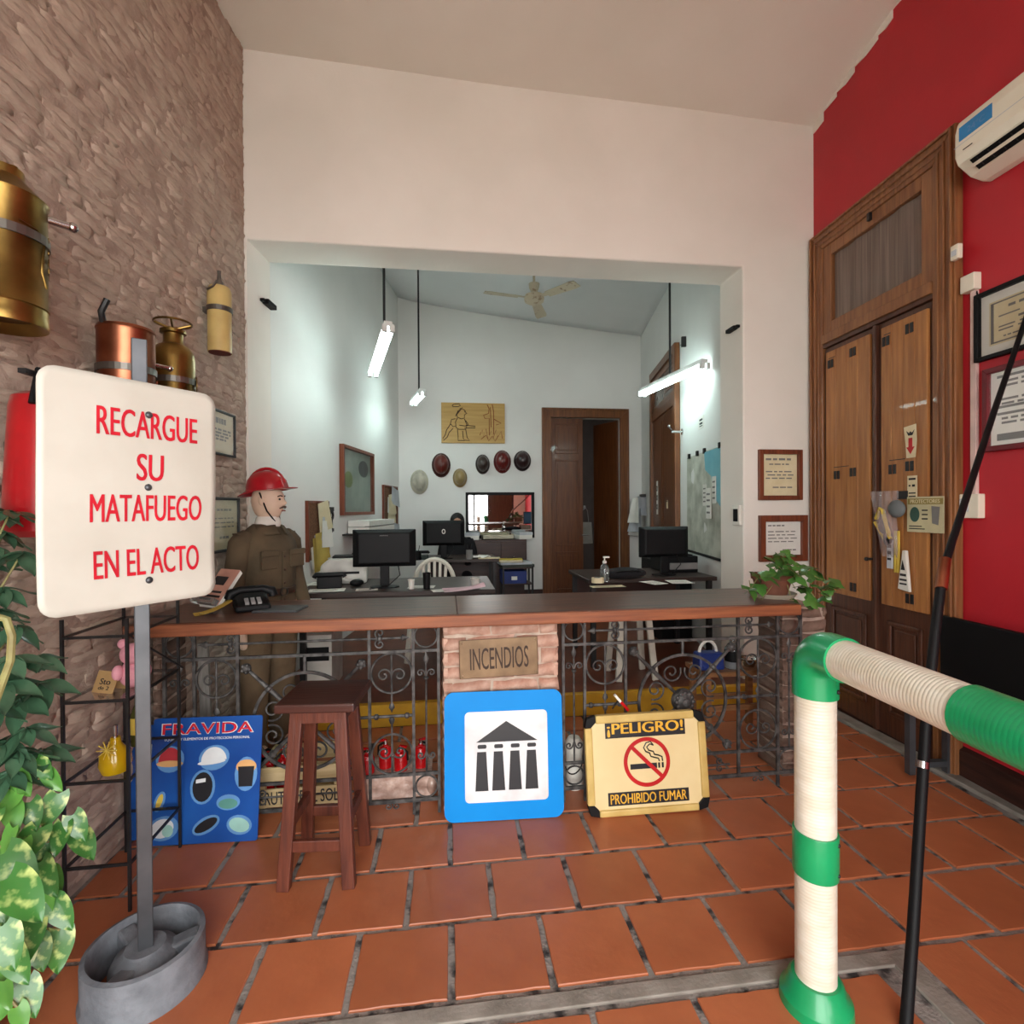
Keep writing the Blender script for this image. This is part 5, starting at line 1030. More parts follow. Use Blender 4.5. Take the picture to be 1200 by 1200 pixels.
for k, (x, y, lb) in enumerate(((RX1-.085, RY0+.07, 'round glass bottle of yellow oil on the middle rack shelf'), (RX1-.13, RY1-.07, 'slim bottle with yellow label at the back of the rack shelf'))):
    t = thing('oil_bottle', lb, 'bottle', TR(x, y, .50))
    if k == 0: MB().lathe([(0,0),(.045,0),(.055,.03),(.05,.07),(.02,.105),(.016,.13),(0,.13)], 24).build('bottle_body', MT['oil'], t, smooth=40); MB().cyl((0,0,.13),(0,0,.175),.008).build('stopper', MT['chrome'], t); [MB().bar((0,-.05,.1),(.035*math.cos(q),-.052,.1+.035*math.sin(q)),.006,.002).build('ribbon', MT['yellow_paper'], t) for q in [i*PI/5 for i in range(10)]]
    else: MB().lathe([(0,0),(.026,0),(.028,.02),(.028,.13),(.012,.17),(.012,.21),(0,.21)], 20).build('bottle_body', mat('olive_glass', (70,72,30), .1), t, smooth=40); MB().lathe([(.0285,.05),(.0285,.12)], 20, cap=False).build('bottle_label', MT['yellow_paper'], t); MB().cyl((0,0,.21),(0,0,.235),.013).build('cap', MT['black'], t)
# ---------------- blue safety poster boards
b0 = onZ(171, 992); b1 = onZ(302, 985); bw = (b1-b0).length; bh = .545
MT['posterblue'] = mat('printed_blue', (30,88,166), .35, c2=(14,54,126), scale=2.2, lo=.3, hi=.7); MT['glow'] = mat('pale_blue_outline', (96,148,204), .5); MT['helmred'] = mat('print_red', (186,50,60), .5); MT['helmwhite'] = mat('print_white', (226,230,232), .5); MT['tan'] = mat('print_orange', (224,172,112), .5); MT['teal'] = mat('print_teal', (90,150,140), .5); MT['lens'] = mat('print_pale_green', (158,206,196), .5)
fp = thing('safety_poster', 'blue poster board of helmets and goggles headed FRAVIDA on the floor', 'poster', TR((b0.x+b1.x)/2, (b0.y+b1.y)/2, .003, math.atan2(b1.y-b0.y, b1.x-b0.x)) @ Matrix.Rotation(math.radians(-8), 4, 'X') @ Matrix.Translation((0, 0, bh/2)))
MB().prism(rrect(bw, bh, .012), -.006, 0).build('board', MT['posterblue'], fp)
def el(cx, cz, a, b, q=0, n=20, lo=0, hi=2*PI): return [(cx*bw+a*math.cos(s)*math.cos(q)-b*math.sin(s)*math.sin(q), cz*bh+a*math.cos(s)*math.sin(q)+b*math.sin(s)*math.cos(q)) for s in [lo+(hi-lo)*i/n for i in range(n + (0 if hi-lo > 6.2 else 1))]]
def pr(nm, poly, m, y, par=None): return MB().prism(poly, -.006-y, -.006-y+.0004).build(nm, MT[m], par or fp)
text_mb('FRAVIDA', bw*.84, .052, .035, .001, M=Matrix.Translation((-.0, -.0062, bh*.41))).build('title_outline', MT['helmwhite'], fp); text_mb('FRAVIDA', bw*.825, .046, .015, .001, M=Matrix.Translation((-.0, -.0072, bh*.41))).build('title', MT['letterred'], fp)
text_mb('EQUIPOS Y ELEMENTOS DE PROTECCION PERSONAL', bw*.78, .013, .02, .0008, M=Matrix.Translation((0, -.0062, bh*.325))).build('subtitle', MT['helmwhite'], fp)
def item(nm, cx, cz, a, b, q=0): return pr('glow', el(cx, cz, a, b, q), 'glow', .0006)
g = item('a', -.33, .17, .062, .058); pr('red_helmet', el(-.33, .15, .05, .062, 0, 16, 0, PI), 'helmred', .0012); pr('helmet_brim', el(-.33, .135, .058, .014), 'tan', .0016)
g = item('b', .07, .17, .068, .055, .2); pr('white_helmet', el(.07, .145, .056, .06, .1, 16, 0, PI), 'helmwhite', .0012); pr('helmet_brim', el(.05, .135, .062, .01, .1), 'helmwhite', .0016)
g = item('c', .37, .03, .05, .075); pr('visor_band', el(.37, .09, .045, .03), 'tan', .0012); pr('face_visor', [(.37*bw-.036,.09*bh),(.37*bw+.036,.09*bh),(.37*bw+.03,-.07*bh),(.37*bw-.03,-.07*bh)], 'signblack', .0016)
g = item('d', -.02, -.06, .055, .075); pr('welding_mask', el(-.02, -.06, .044, .064), 'signblack', .0012); pr('mask_window', [(-.02*bw-.03,-.03*bh),(-.02*bw+.012,-.02*bh),(-.02*bw+.012,.01*bh),(-.02*bw-.03,0)], 'helmwhite', .0016)
g = item('e', .22, -.19, .052, .034); pr('green_goggles', el(.22, -.2, .042, .022), 'teal', .0012)
g = item('f', -.35, -.37, .066, .052, .2); pr('respirator', el(-.36, -.37, .05, .04, .3), 'helmwhite', .0012); pr('filter_disc', el(-.31, -.39, .024, .026), 'lens', .0016)
g = item('g', .03, -.36, .064, .034, .5); pr('black_goggles', el(.03, -.36, .054, .022, .5), 'signblack', .0012)
g = item('h', .33, -.37, .056, .042, -.2); pr('clear_goggles', el(.33, -.37, .046, .03, -.3), 'lens', .0012)
g = item('i', -.40, -.16, .022, .045, -.3); pr('yellow_plug', el(-.40, -.16, .012, .034, -.3), 'yellow_paper', .0012)
c0 = onZ(146, 1003); c1 = onZ(181, 992)
f2 = thing('safety_poster', 'narrow strip of a second blue poster behind the sign pole', 'poster', TR((c0.x+c1.x)/2-.02, (c0.y+c1.y)/2+.09, .003, .1) @ Matrix.Rotation(math.radians(-6), 4, 'X') @ Matrix.Translation((0,0,.25))); w2 = (c1-c0).length
MB().box(-w2/2-.02, w2/2, -.006, 0, -.25, .25).build('board', MT['posterblue'], f2)
MB().prism([(.035*math.cos(s), .05*math.sin(s)-.05) for s in [2*PI*i/20 for i in range(20)]], -.0072, -.006).build('filter_print', MT['lens'], f2); MB().prism([(.03*math.cos(s), .03*math.sin(s)-.17) for s in [2*PI*i/20 for i in range(20)]], -.0072, -.006).build('mask_print', MT['helmwhite'], f2); MB().prism([(.025*math.cos(s), .05*math.sin(s)+.12) for s in [2*PI*i/20 for i in range(20)]], -.0072, -.006).build('plug_print', MT['helmwhite'], f2)
# ---------------- plants at the left edge
def leaf_mat(name, c, c2, scale, lo, hi): return mat(name, c, .35, c2=c2, scale=scale, lo=lo, hi=hi, rnd=.2, coat=.2, detail=3)
MT['leafdark'] = leaf_mat('dark_green_leaf', (66,98,72), (44,74,54), 9, .3, .7); MT['leafvar'] = leaf_mat('variegated_leaf', (164,180,108), (50,100,42), 30, .5, .66); MT['leafmid'] = leaf_mat('fresh_green_leaf', (96,150,62), (60,112,44), 10, .3, .7); MT['stem'] = mat('pale_plant_stem', (150,150,96), .6, c2=(110,96,60), scale=12)
def leaf_mesh(L, W_, kind, mt, seed):
    mb = MB(); rr = random.Random(seed); cur = rr.uniform(.5, 1.0); n = 8
    def fn(u, v):
        s = (u-.5)*2
        if kind == 'heart': wv = W_*(1-v)**.85*(v+.04)**.32*1.75; back = -.16*L*abs(s)**1.5*max(0, 1-v*3)
        else: wv = W_*math.sin(PI*(v**.85)*.97+.03)**.9; back = 0
        return (s*wv/2, v*L*.98+back, -cur*(.22 if kind != 'heart' else .13)*L*v*v + (.10 if kind != 'heart' else .05)*W_*abs(s)**1.2 + (.03 if kind != 'heart' else .008)*L*math.sin(v*7+s))
    mb.grid(fn, 6, n+2); me = mb.mesh('leaf', mt, 80); return me
LV = {'dark': [leaf_mesh(.115, .048, 'oval', MT['leafdark'], i) for i in range(4)], 'var': [leaf_mesh(.105, .070, 'heart', MT['leafvar'], 10+i) for i in range(4)], 'mid': [leaf_mesh(.09, .058, 'heart', MT['leafmid'], 20+i) for i in range(4)]}
def put_leaf(t, kind, p, d, up=(0,0,1), s=1.0, roll=0, rr=random):
    d = Vector(d).normalized(); upv = Vector(up); x = d.cross(upv)
    x = x.normalized() if x.length > 1e-3 else Vector((1,0,0)); z = x.cross(d)
    M = Matrix((x, d, z)).transposed().to_4x4()
    o = bpy.data.objects.new('leaf', rr.choice(LV[kind])); col.objects.link(o); o.parent = t
    o.matrix_local = Matrix.Translation(p) @ M @ Matrix.Rotation(roll, 4, 'Y') @ Matrix.Scale(s, 4); return o
MT['planter'] = mat('grey_cement_planter', (150,148,142), .85, c2=(120,118,112), scale=8, bump=.3)
PC = Vector((-1.29, 1.42, 0)); rr = random.Random(21)
MT['soil'] = mat('dark_soil', (48,36,28), .95, bump=.6)
pt = thing('cement_planter', 'grey cement planter at the lower left edge', 'planter', TR(PC.x, PC.y, 0)); MB().lathe([(0,0),(.12,0),(.125,.02),(.165,.40),(.175,.42),(.175,.45),(.155,.45),(.15,.42),(0,.42)], 32).build('pot', MT['planter'], pt, smooth=40); MB().lathe([(0,.43),(.15,.425),(0,.421)], 24, cap=False).build('soil', MT['soil'], pt)
sch = thing('umbrella_plant', 'dark green umbrella plant beside the red extinguisher', 'plant', TR(PC.x-.03, PC.y+.04, .43))
def at_rel(px, py, y, o): return onY(px, py, y)-o
O1 = Vector((PC.x-.03, PC.y+.04, .43))
clus = [(28,600,1.62),(8,640,1.55),(42,648,1.55),(20,690,1.5),(-15,610,1.6),(35,735,1.5),(12,770,1.48),(45,800,1.56),(-10,830,1.45),(30,855,1.45),(12,905,1.42),(-5,720,1.5),(50,880,1.5),(25,820,1.5),(-5,870,1.42),(5,595,1.66),(20,625,1.62),(-8,660,1.55),(15,715,1.55),(40,770,1.55),(5,800,1.45),(20,880,1.42)]
for k, (px, py, y) in enumerate(clus):
    if py < 760: px -= 16; y += .10
    p = at_rel(px, py, y, O1); mid = Vector((p.x*.4, p.y*.5, p.z*.75))
    MB().tube([(rr.uniform(-.03,.03), rr.uniform(-.03,.03), -.02), tuple(mid), tuple(p)], [.006,.004,.0025], 6).build('stem', MT['stem'], sch, smooth=40)
    n = 7; a0 = rr.uniform(0, 6)
    for i in range(n):
        a = a0+2*PI*i/n; put_leaf(sch, 'dark', p, (math.cos(a)*.9, math.sin(a)*.9-.25, -.35+rr.uniform(-.3,.25)), s=rr.uniform(.65, .95), roll=rr.uniform(-.3,.3), rr=rr)
MB().tube([tuple(at_rel(-6,722,1.3,O1)), tuple(at_rel(8,726,1.3,O1)), tuple(at_rel(14,745,1.3,O1)), tuple(at_rel(12,775,1.3,O1)), tuple(at_rel(2,802,1.3,O1)), (0,.0,.02)], .008, 8).build('bare_stem', MT['stem'], sch, smooth=40)
po = thing('variegated_vine', 'variegated green and cream vine spilling over the planter', 'plant', TR(PC.x+.04, PC.y-.04, .43)); O2 = Vector((PC.x+.04, PC.y-.04, .43))
vl = [(55,905,1.45),(75,965,1.45),(90,975,1.48),(45,970,1.4),(20,930,1.4),(68,930,1.45),(30,1010,1.36),(5,1000,1.3),(52,1045,1.4),(70,1090,1.42),(38,1075,1.38),(62,1055,1.4),(20,1060,1.33),(28,1110,1.36),(45,1100,1.38),(10,1110,1.3),(5,1150,1.3),(30,1150,1.36),(-8,1050,1.3),(48,1010,1.42),(15,970,1.36),(60,985,1.45),(-5,950,1.35),(35,940,1.42),(20,1180,1.33),(8,1030,1.2),(3,1085,1.25),(42,890,1.45),(25,985,1.36),(85,955,1.46)]
for k, (px, py, y) in enumerate(vl):
    p = at_rel(px, py, y, O2); big = 1.3 if k in (7, 25) else rr.uniform(.75, 1.1)
    if k % 3 == 0: MB().tube([(rr.uniform(-.03,.06), rr.uniform(-.05,.03), -.02), (p.x*.5, p.y*.5, max(.06, p.z*.6+.06)), tuple(p)], [.005,.004,.003], 6).build('stem', MT['stem'], po, smooth=40)
    put_leaf(po, 'var' if k % 4 else 'mid', p, (rr.uniform(-.5,.8), rr.uniform(-.5,-.1), rr.uniform(-1.2,-.5)), up=(rr.uniform(0,.6), -.9, .6), s=big*.88, roll=rr.uniform(-.4,.4), rr=rr)
    if k % 4 == 0: put_leaf(po, 'mid', p+Vector((rr.uniform(-.05,.0), rr.uniform(.02,.07), rr.uniform(-.03,.04))), (rr.uniform(-.6,.6), rr.uniform(-.6,.1), rr.uniform(-1.0,-.2)), up=(rr.uniform(0,.5), -.9, .7), s=rr.uniform(.6,.9), roll=rr.uniform(-.4,.4), rr=rr)
# ------------------------------------------------------------------ red wall: tall door with transom and shutters
MT['pine'] = wood('honey_pine_board', (178,122,68), (142,90,48), .42, 'z', 4, coat=.15, rnd=.05); MT['pine_dark'] = wood('dark_lower_door_wood', (92,54,36), (62,36,26), .4, 'z', 4, coat=.15); MT['casing'] = wood('brown_casing_wood', (152,102,62), (112,70,42), .42, 'z', 5, coat=.1)
u0 = WR.at(957, 500)[0]; u1 = WR.at(1130, 450)[0]; H = (WR.at(956, 285)[1]+WR.at(1115, 150)[1])/2; cwl = WR.at(974, 500)[0]-u0; cw = .145
d3 = thing('door_3', 'tall old wooden double door with glazed transom in the red wall', None, WR.M(0, 0, .004), kind='structure')
def casing(a, b, h, w0, w1, par, mt, dep=.05):
    for pts in (((a,0),(a+w0,0),(a+w0,h-w1),(a,h)), ((b-w1,0),(b,0),(b,h),(b-w1,h-w1)), ((a,h),(a+w0,h-w1),(b-w1,h-w1),(b,h))):
        MB().prism(list(pts), -dep, 0).build('casing', MT[mt], par, bevel=.006)
casing(u0, u1, H, cw, cw, d3, 'casing')
for k, q in enumerate((.012, .06, .10)):                                        # profiled mouldings
    for bx in ((u0+q, u0+q+.016, 0, H-q), (u1-q-.016, u1-q, 0, H-q)): MB().box(bx[0], bx[1], -.065+k*.004, -.05, bx[2], bx[3]).build('moulding', MT['casing'], d3, bevel=.005)
    MB().box(u0+q, u1-q, -.065+k*.004, -.05, H-q-.016, H-q).build('moulding', MT['casing'], d3, bevel=.005)
ia, ib = u0+cw, u1-cw
tz0 = (WR.at(978, 402)[1]+WR.at(1098, 345)[1])/2                                  # underside of the transom bar
MB().box(ia, ib, -.06, 0, tz0, tz0+.07).build('transom_bar', MT['casing'], d3, bevel=.006); MB().box(ia, ib, -.045, 0, tz0-.03, tz0).build('transom_bar', MT['pine_dark'], d3, bevel=.004)
ft = .085; z0, z1 = tz0+.07, H-cw
for bx in ((ia, ia+ft, z0, z1), (ib-ft, ib, z0, z1), (ia+ft, ib-ft, z0, z0+ft), (ia+ft, ib-ft, z1-ft, z1)): MB().box(bx[0], bx[1], -.04, 0, bx[2], bx[3]).build('transom_frame', MT['casing'], d3, bevel=.006)
MT['sheer'] = mat('sheer_curtain_behind_glass', (150,132,120), .8, c2=(118,100,92), scale=4, stretch=(14,1,.3))
MB().grid(lambda a, b: (ia+ft+(ib-ia-2*ft)*a, -.008-.006*math.sin(a*26), z0+ft+(z1-z0-2*ft)*b), 40, 2).build('sheer_curtain', MT['sheer'], d3, smooth=60)
MB().add([(ia+ft,-.02,z0+ft),(ib-ft,-.02,z0+ft),(ib-ft,-.02,z1-ft),(ia+ft,-.02,z1-ft)], [(0,1,2,3)]).build('pane', MT['pane'], d3)
MB().box((ia+ib)/2-.012, (ia+ib)/2+.012, -.06, -.04, z1-.05, z1+.0).build('catch', MT['black_metal'], d3)
um = WR.at(1029, 560, .03)[0]; sz0 = (WR.at(980, 693, .03)[1]+WR.at(1095, 722, .03)[1])/2
for a, b in ((ia, um-.012), (um+.012, ib)):
    lf = MB().box(a, b, -.03, 0, .02, tz0-.035).build('leaf', MT['pine_dark'], d3, bevel=.004)
    sa, sb = a+.045, b-.03; bw_ = (sb-sa)/4
    for k in range(4): MB().box(sa+k*bw_+.001, sa+(k+1)*bw_-.001, -.052+.001*(k % 2), -.03, sz0, tz0-.075).build('shutter_board', MT['pine'], lf, bevel=.003)
    zA = WR.at(1068, 548, .05)[1] if a > ia+.1 else WR.at(1000, 555, .05)[1]
    for (x, z) in ((sa+bw_*.5, tz0-.17), (sa+bw_*2.6, tz0-.15), (sa+bw_*1.1, zA), (sa+bw_*2.6, zA+.01), (sa+bw_*2.6, sz0+.07)):
        for s in (-.017, .017): MB().box(x+s-.012, x+s+.012, -.058, -.052, z-.03, z+.03).build('hinge_plate', MT['black_metal'], lf, bevel=.002)
    MB().box(sa+bw_*.8, sa+bw_*2.2, -.0535, -.052, zA+.055, zA+.06).build('groove', MT['black_metal'], lf); MB().box(sa+bw_*.3, sa+bw_*.9, -.0535, -.052, tz0-.13, tz0-.125).build('groove', MT['black_metal'], lf)
    pz0, pz1 = .16, sz0-.10; pa_, pb_ = a+.08, b-.08
    for bx in ((pa_, pb_, pz1-.03, pz1), (pa_, pb_, pz0, pz0+.03), (pa_, pa_+.03, pz0, pz1), (pb_-.03, pb_, pz0, pz1)): MB().box(bx[0], bx[1], -.046, -.03, bx[2], bx[3]).build('panel_moulding', MT['pine_dark'], lf, bevel=.008)
    MB().box(pa_+.05, pb_-.05, -.04, -.03, pz0+.05, pz1-.05).build('panel', MT['pine_dark'], lf, bevel=.008)
MB().box(um-.014, um+.014, -.055, -.02, .02, tz0-.035).build('centre_stile', MT['pine_dark'], d3, bevel=.004)
kb = WR.at(1021, 655, .06); MB().cyl((kb[0], -.05, kb[1]), (kb[0], -.085, kb[1]), .008).sph((kb[0], -.09, kb[1]), .014).build('knob', MT['black_metal'], d3)
# papers and packs on the door
def onR(name, label, cat, c, out=.058): return thing(name, label, cat, WR.M(*WR.at(*c, out), out+.004))
t = onR('sticker', 'white sticker with a red down arrow on the door shutter', 'sticker', (1068,517)); MB().prism([(-.05,.09),(.04,.10),(.045,.0),(.035,-.10),(-.03,-.10),(-.035,-.02)], -.002, 0).build('sticker_sheet', MT['cream_paper'], t); MB().prism([(-.014,.02),(.014,.02),(.014,-.035),(.03,-.035),(0,-.078),(-.03,-.035),(-.014,-.035)], -.003, -.002).build('arrow', MT['signred'], t)
MB().prism([(-.03,.065),(-.01,.05),(.0,.06),(.012,.05),(.03,.068),(.015,.035),(-.015,.035)], -.003, -.002).build('flame_mark', MT['ink'], t)
t = onR('small_label', 'small printed label below the arrow sticker', 'label', (1070,571)); MB().box(-.035,.035,-.002,0,-.07,.07).build('label_sheet', MT['cream_paper'], t); lines_mb([(-.025,.025,.05,.012),(-.025,-.012,.01,.01),(0,.02,.01,.014),(-.025,.025,-.035,.008),(-.025,.025,-.055,.008)], -.002).build('print', MT['ink'], t)
t = onR('face_visor_card', 'cream advertising card with a visor picture pinned to the door', 'card', (1085,603), .062); MB().box(-.125,.125,-.003,0,-.105,.105).build('card_sheet', mat('cream_print', (204,196,158), .6), t); MB().box(-.12,.12,-.004,-.003,.06,.095).build('title_band', mat('olive_band', (150,134,72), .6), t)
text_mb('PROTECTORES', .2, .022, .02, .0008, M=Matrix.Translation((0,-.004,.078))).build('title_lettering', MT['cream_paper'], t); MB().prism([(-.07+.034*math.cos(q), .0+.045*math.sin(q)) for q in [2*PI*i/18 for i in range(18)]], -.004, -.003).build('mask_picture', mat('print_dark_green', (58,92,82), .6), t); MB().prism([(.045,.05),(.10,.045),(.09,-.06),(.05,-.05)], -.004, -.003).build('visor_picture', MT['greyink'], t); lines_mb([(-.02,.02,.025,.008),(-.02,.02,.0,.008),(-.02,.02,-.025,.008),(-.11,-.02,-.07,.006),(-.11,.0,-.085,.006)], -.003).build('print', MT['ink'], t)
MT['bag'] = mat('clear_plastic_bag', (214,196,196), .12, alpha=.38, coat=.6)
t = onR('tool_bag', 'clear plastic bag with black and yellow goggles on the door', 'bag', (1041,612), .06)
MB().grid(lambda a, b: (-.13+.22*a*(.55+.45*b)+.10*(1-b), -.05*math.sin(a*PI)*math.sin(min(1,b*1.1)*PI)-.01-.006*math.sin(a*21+b*9), -.22+.42*b), 14, 14).build('plastic_film', MT['bag'], t, smooth=60)
MB().tube([(-.06,-.03,.02),(-.02,-.035,.09),(.0,-.035,.08),(.05,-.03,-.09),(.06,-.03,-.1)], .012, 6).tube([(-.07,-.03,.0),(.02,-.03,-.12)], .01, 6).build('yellow_strap', MT['yellow_paper'], t, smooth=40)
MB().sph((-.0,-.025,-.03),.045,.02,.05,10,7).build('dark_goggle', MT['black'], t, smooth=60); MB().sph((.03,-.025,-.1),.03,.02,.05,10,7).build('dark_goggle', MT['black'], t, smooth=60)
t = onR('glove_pack', 'dark backing card with a grey mask hanging beside the cream card', 'pack', (1057,600), .06); MB().box(-.03,.05,-.004,0,.08,.13).build('header_card', MT['ink'], t); MB().sph((.0,-.03,.02),.06,.03,.055,12,8).build('grey_mask', mat('grey_mask_fabric', (110,116,118), .8), t, smooth=60)
t = onR('pencil_pack', 'narrow yellow and white packs hanging below the clear bag', 'pack', (1050,650), .06); MB().box(-.055,-.015,-.012,0,-.09,.09).build('white_pack', MT['greypaper'], t); lines_mb([(-.05,-.02,.05,.02),(-.05,-.02,.01,.02),(-.05,-.02,-.03,.015)], -.012).build('print', MT['ink'], t)
for x in (.0, .022): MB().box(x, x+.014, -.01, 0, -.11, .15).build('yellow_stick', MT['yellow_paper'], t)
t = onR('glue_tube', 'white wedge shaped tube hanging point up on the door', 'tube', (1063,668), .06); MB().prism([(-.045,-.12),(.04,-.13),(.014,.12),(-.01,.12)], -.02, 0).build('tube_body', MT['white_plastic'], t, bevel=.004); MB().prism([(-.005,.06),(.012,.0),(-.018,.0)], -.022, -.02).build('triangle_mark', MT['ink'], t); lines_mb([(-.026,.02,-.03,.015),(-.03,.024,-.06,.012),(-.03,.024,-.085,.01)], -.02).build('print', MT['ink'], t)
# ---------------- air conditioner
OUT = .20; ul, zt = WR.at(1119, 146, OUT); _, zb = WR.at(1126, 214, OUT*.8)
ac = thing('air_conditioner', 'white wall air conditioner above the red wall frames', 'air conditioner', WR.M(ul, zb, .0)); h = zt-zb+.02; L = .85
prof = [(0,h+.0),(-.14,h),(-.19,h-.02),(-.205,h*.75),(-.205,h*.36),(-.19,h*.24),(-.12,.02),(-.05,0),(0,0)]
def ext(prof, x0, x1):
    k = len(prof); vs = [(x0, y, z) for y, z in prof]+[(x1, y, z) for y, z in prof]
    return vs, [tuple(range(k))[::-1], tuple(range(k, 2*k))]+[(i, (i+1) % k, (i+1) % k+k, i+k) for i in range(k)]
MT['acwhite'] = mat('warm_white_plastic', (232,226,208), .35, c2=(228,220,200))
MB().add(*ext(prof, 0, L)).build('body', MT['acwhite'], ac, bevel=.012)
def strip(y0, z0, y1, z1, x0, x1, off, nm, mt):                               # flat strip on the sloping underside
    d = Vector((0, y1-y0, z1-z0)).normalized(); n = Vector((0, -d.z, d.y)); n = n if n.z < 0 else -n
    a = Vector((0, y0, z0))+n*off; b = Vector((0, y1, z1))+n*off
    return MB().add([(x0,a.y,a.z),(x1,a.y,a.z),(x1,b.y,b.z),(x0,b.y,b.z)], [(0,1,2,3)]).build(nm, MT[mt], ac)
solid(strip(-.186, h*.215, -.135, h*.075, .07, L-.07, .004, 'outlet', 'black'), .003)
solid(strip(-.168, h*.17, -.155, h*.14, .05, L-.05, .010, 'louver', 'acwhite'), .004)
for k in range(12): strip(-.18, h*.2, -.14, h*.09, .1+k*.055, .106+k*.055, .0075, 'vane', 'ink')
MB().box(.03, .20, -.2075, -.205, h*.58, h*.80).build('energy_sticker', mat('blue_sticker', (40,136,200), .4), ac); text_mb('24°C', .09, .03, .0, .0006, M=Matrix.Translation((.12,-.2075,h*.68))).build('sticker_print', MT['glow'], ac)
MB().box(.05, .10, -.2065, -.205, h*.40, h*.415).build('maker_mark', MT['ink'], ac); MB().box(.0, L, -.2062, -.204, h*.52, h*.528).build('panel_seam', MT['greypaper'], ac)
MB().tube([(.0,-.02,h*.95),(-.01,-.02,h+.03),(.01,-.0,h+.04)], .008).build('pipe', MT['black'], ac)
# sensors and cable on the red wall
t = thing('motion_sensor', 'small white sensor beside the door casing top', 'sensor', WR.M(*WR.at(1131,296,.02), .055)); MB().box(-.024,.024,-.03,0,-.04,.04).build('sensor_body', MT['acwhite'], t, bevel=.005); MB().box(-.015,.015,-.032,-.03,-.02,.01).build('sensor_window', MT['greypaper'], t)
u, z = WR.at(1138, 333, .02); t = thing('junction_box', 'white box with cable duct running down beside the door', 'cable duct', WR.M(u, z, .0)); MB().box(-.04,.04,-.045,0,-.04,.05).build('box', MT['acwhite'], t, bevel=.004)
u2, z2 = WR.at(1143, 580, .01); MB().box(u2-u-.02-.0,u2-u+.012,-.02,0,z2-z,-.04).build('duct', mat('pinkish_white_duct', (226,196,188), .5), t, bevel=.002); MB().tube([(.02,-.01,-.04),(.035,-.02,-.07),(.025,-.015,-.1)], .004, 6).build('wire', MT['black'], t)
u, z = WR.at(1139, 593, .02); t = thing('wall_outlet', 'white wall outlet at the foot of the cable duct', 'outlet', WR.M(u, z, .0)); MB().box(-.055,.055,-.04,0,-.065,.065).build('outlet_body', MT['acwhite'], t, bevel=.004); MB().box(-.05,-.0,-.043,-.04,-.03,.04).build('outlet_insert', MT['greypaper'], t)
for z in (-.0, .02): MB().box(-.035,-.02,-.045,-.043,z-.004,z+.004).build('slot', MT['ink'], t)
# frames on the red wall
u0, za = WR.at(1147, 347); _, zb = WR.at(1153, 424)
t = framed('diploma', 'black framed diploma with ornate border on the red wall', 'diploma', WR, (u0, u0+.62, zb, za-.0), 'black', .022, .03, 'cream_paper', .045, 'paper', rows=[(.2,.8,.8,.06),(.1,.9,.62,.03),(.3,.7,.5,.05),(.1,.9,.38,.03),(.1,.9,.3,.03),(.15,.4,.15,.03),(.6,.85,.15,.03)])
w_, h_ = .62, za-zb; MB().box(-w_/2+.075,w_/2-.075,-.0088,-.008,.075,.082).box(-w_/2+.075,w_/2-.075,-.0088,-.008,h_-.082,h_-.075).box(-w_/2+.075,-w_/2+.09,-.0088,-.008,.075,h_-.075).box(w_/2-.09,w_/2-.075,-.0088,-.008,.075,h_-.075).build('ornate_border', MT['greyink'], t)
u0, za = WR.at(1157, 434); _, zb = WR.at(1158, 530)
MT['maroon'] = mat('maroon_frame', (110,14,28), .4)
t = framed('framed_notice', 'maroon framed printed notice below the black diploma', 'notice', WR, (u0, u0+.42, zb, za), 'maroon', .028, .03, 'paper', rows=[(.15,.9,.86,.03),(.15,.9,.80,.03),(.15,.9,.62,.03),(.15,.9,.56,.03),(.15,.8,.36,.03),(.15,.9,.30,.03)])
w_, h_ = .42, za-zb; MB().box(-w_/2+.06,w_/2-.06,-.0075,-.006,h_*.86,h_*.89).box(-w_/2+.06,w_/2-.06,-.0075,-.006,h_*.50,h_*.53).box(-w_/2+.06,w_/2-.06,-.0075,-.006,h_*.42,h_*.45).box(-w_/2+.06,w_/2-.06,-.0075,-.006,h_*.12,h_*.2).build('print_bars', MT['greyink'], t)
# frames on the white stub
framed('certificate', 'upper brown framed document on the white wall stub', 'certificate', WM, wrect(WM, (887.5,527), (938,586)), 'redwood', .036, .03, 'cream_paper', rows=[(.1,.9,.88,.05),(.2,.8,.76,.03),(.1,.9,.58,.03),(.15,.9,.5,.03),(.1,.85,.42,.03),(.3,.9,.2,.03)])
framed('certificate', 'lower brown framed document on the white wall stub', 'certificate', WM, wrect(WM, (888,604), (944,657)), 'redwood', .05, .03, 'paper', rows=[(.1,.6,.88,.04),(.1,.9,.7,.03),(.1,.9,.6,.03),(.1,.9,.5,.03),(.1,.8,.4,.03),(.5,.9,.15,.04)])
# ---------------- black bench along the red wall
bn = thing('black_bench', 'black bench with a high back along the red wall', 'bench', WR.M(WR.at(1106, 740, .06)[0], 0, .035)); 
MB().box(0, 1.5, -.05, -.015, .45, .885).build('backrest', MT['black'], bn, bevel=.006); MB().box(0, 1.5, -.27, -.05, .40, .44).build('seat', MT['black'], bn, bevel=.006)
for x in (.03, 1.47):
    MB().box(x-.018, x+.018, -.27, -.235, .012, .40).build('leg', MT['greysteel'], bn); MB().box(x-.018, x+.018, -.05, -.015, .012, .45).build('leg', MT['greysteel'], bn); MB().box(x-.018, x+.018, -.235, -.05, .05, .08).build('foot_rail', MT['greysteel'], bn)
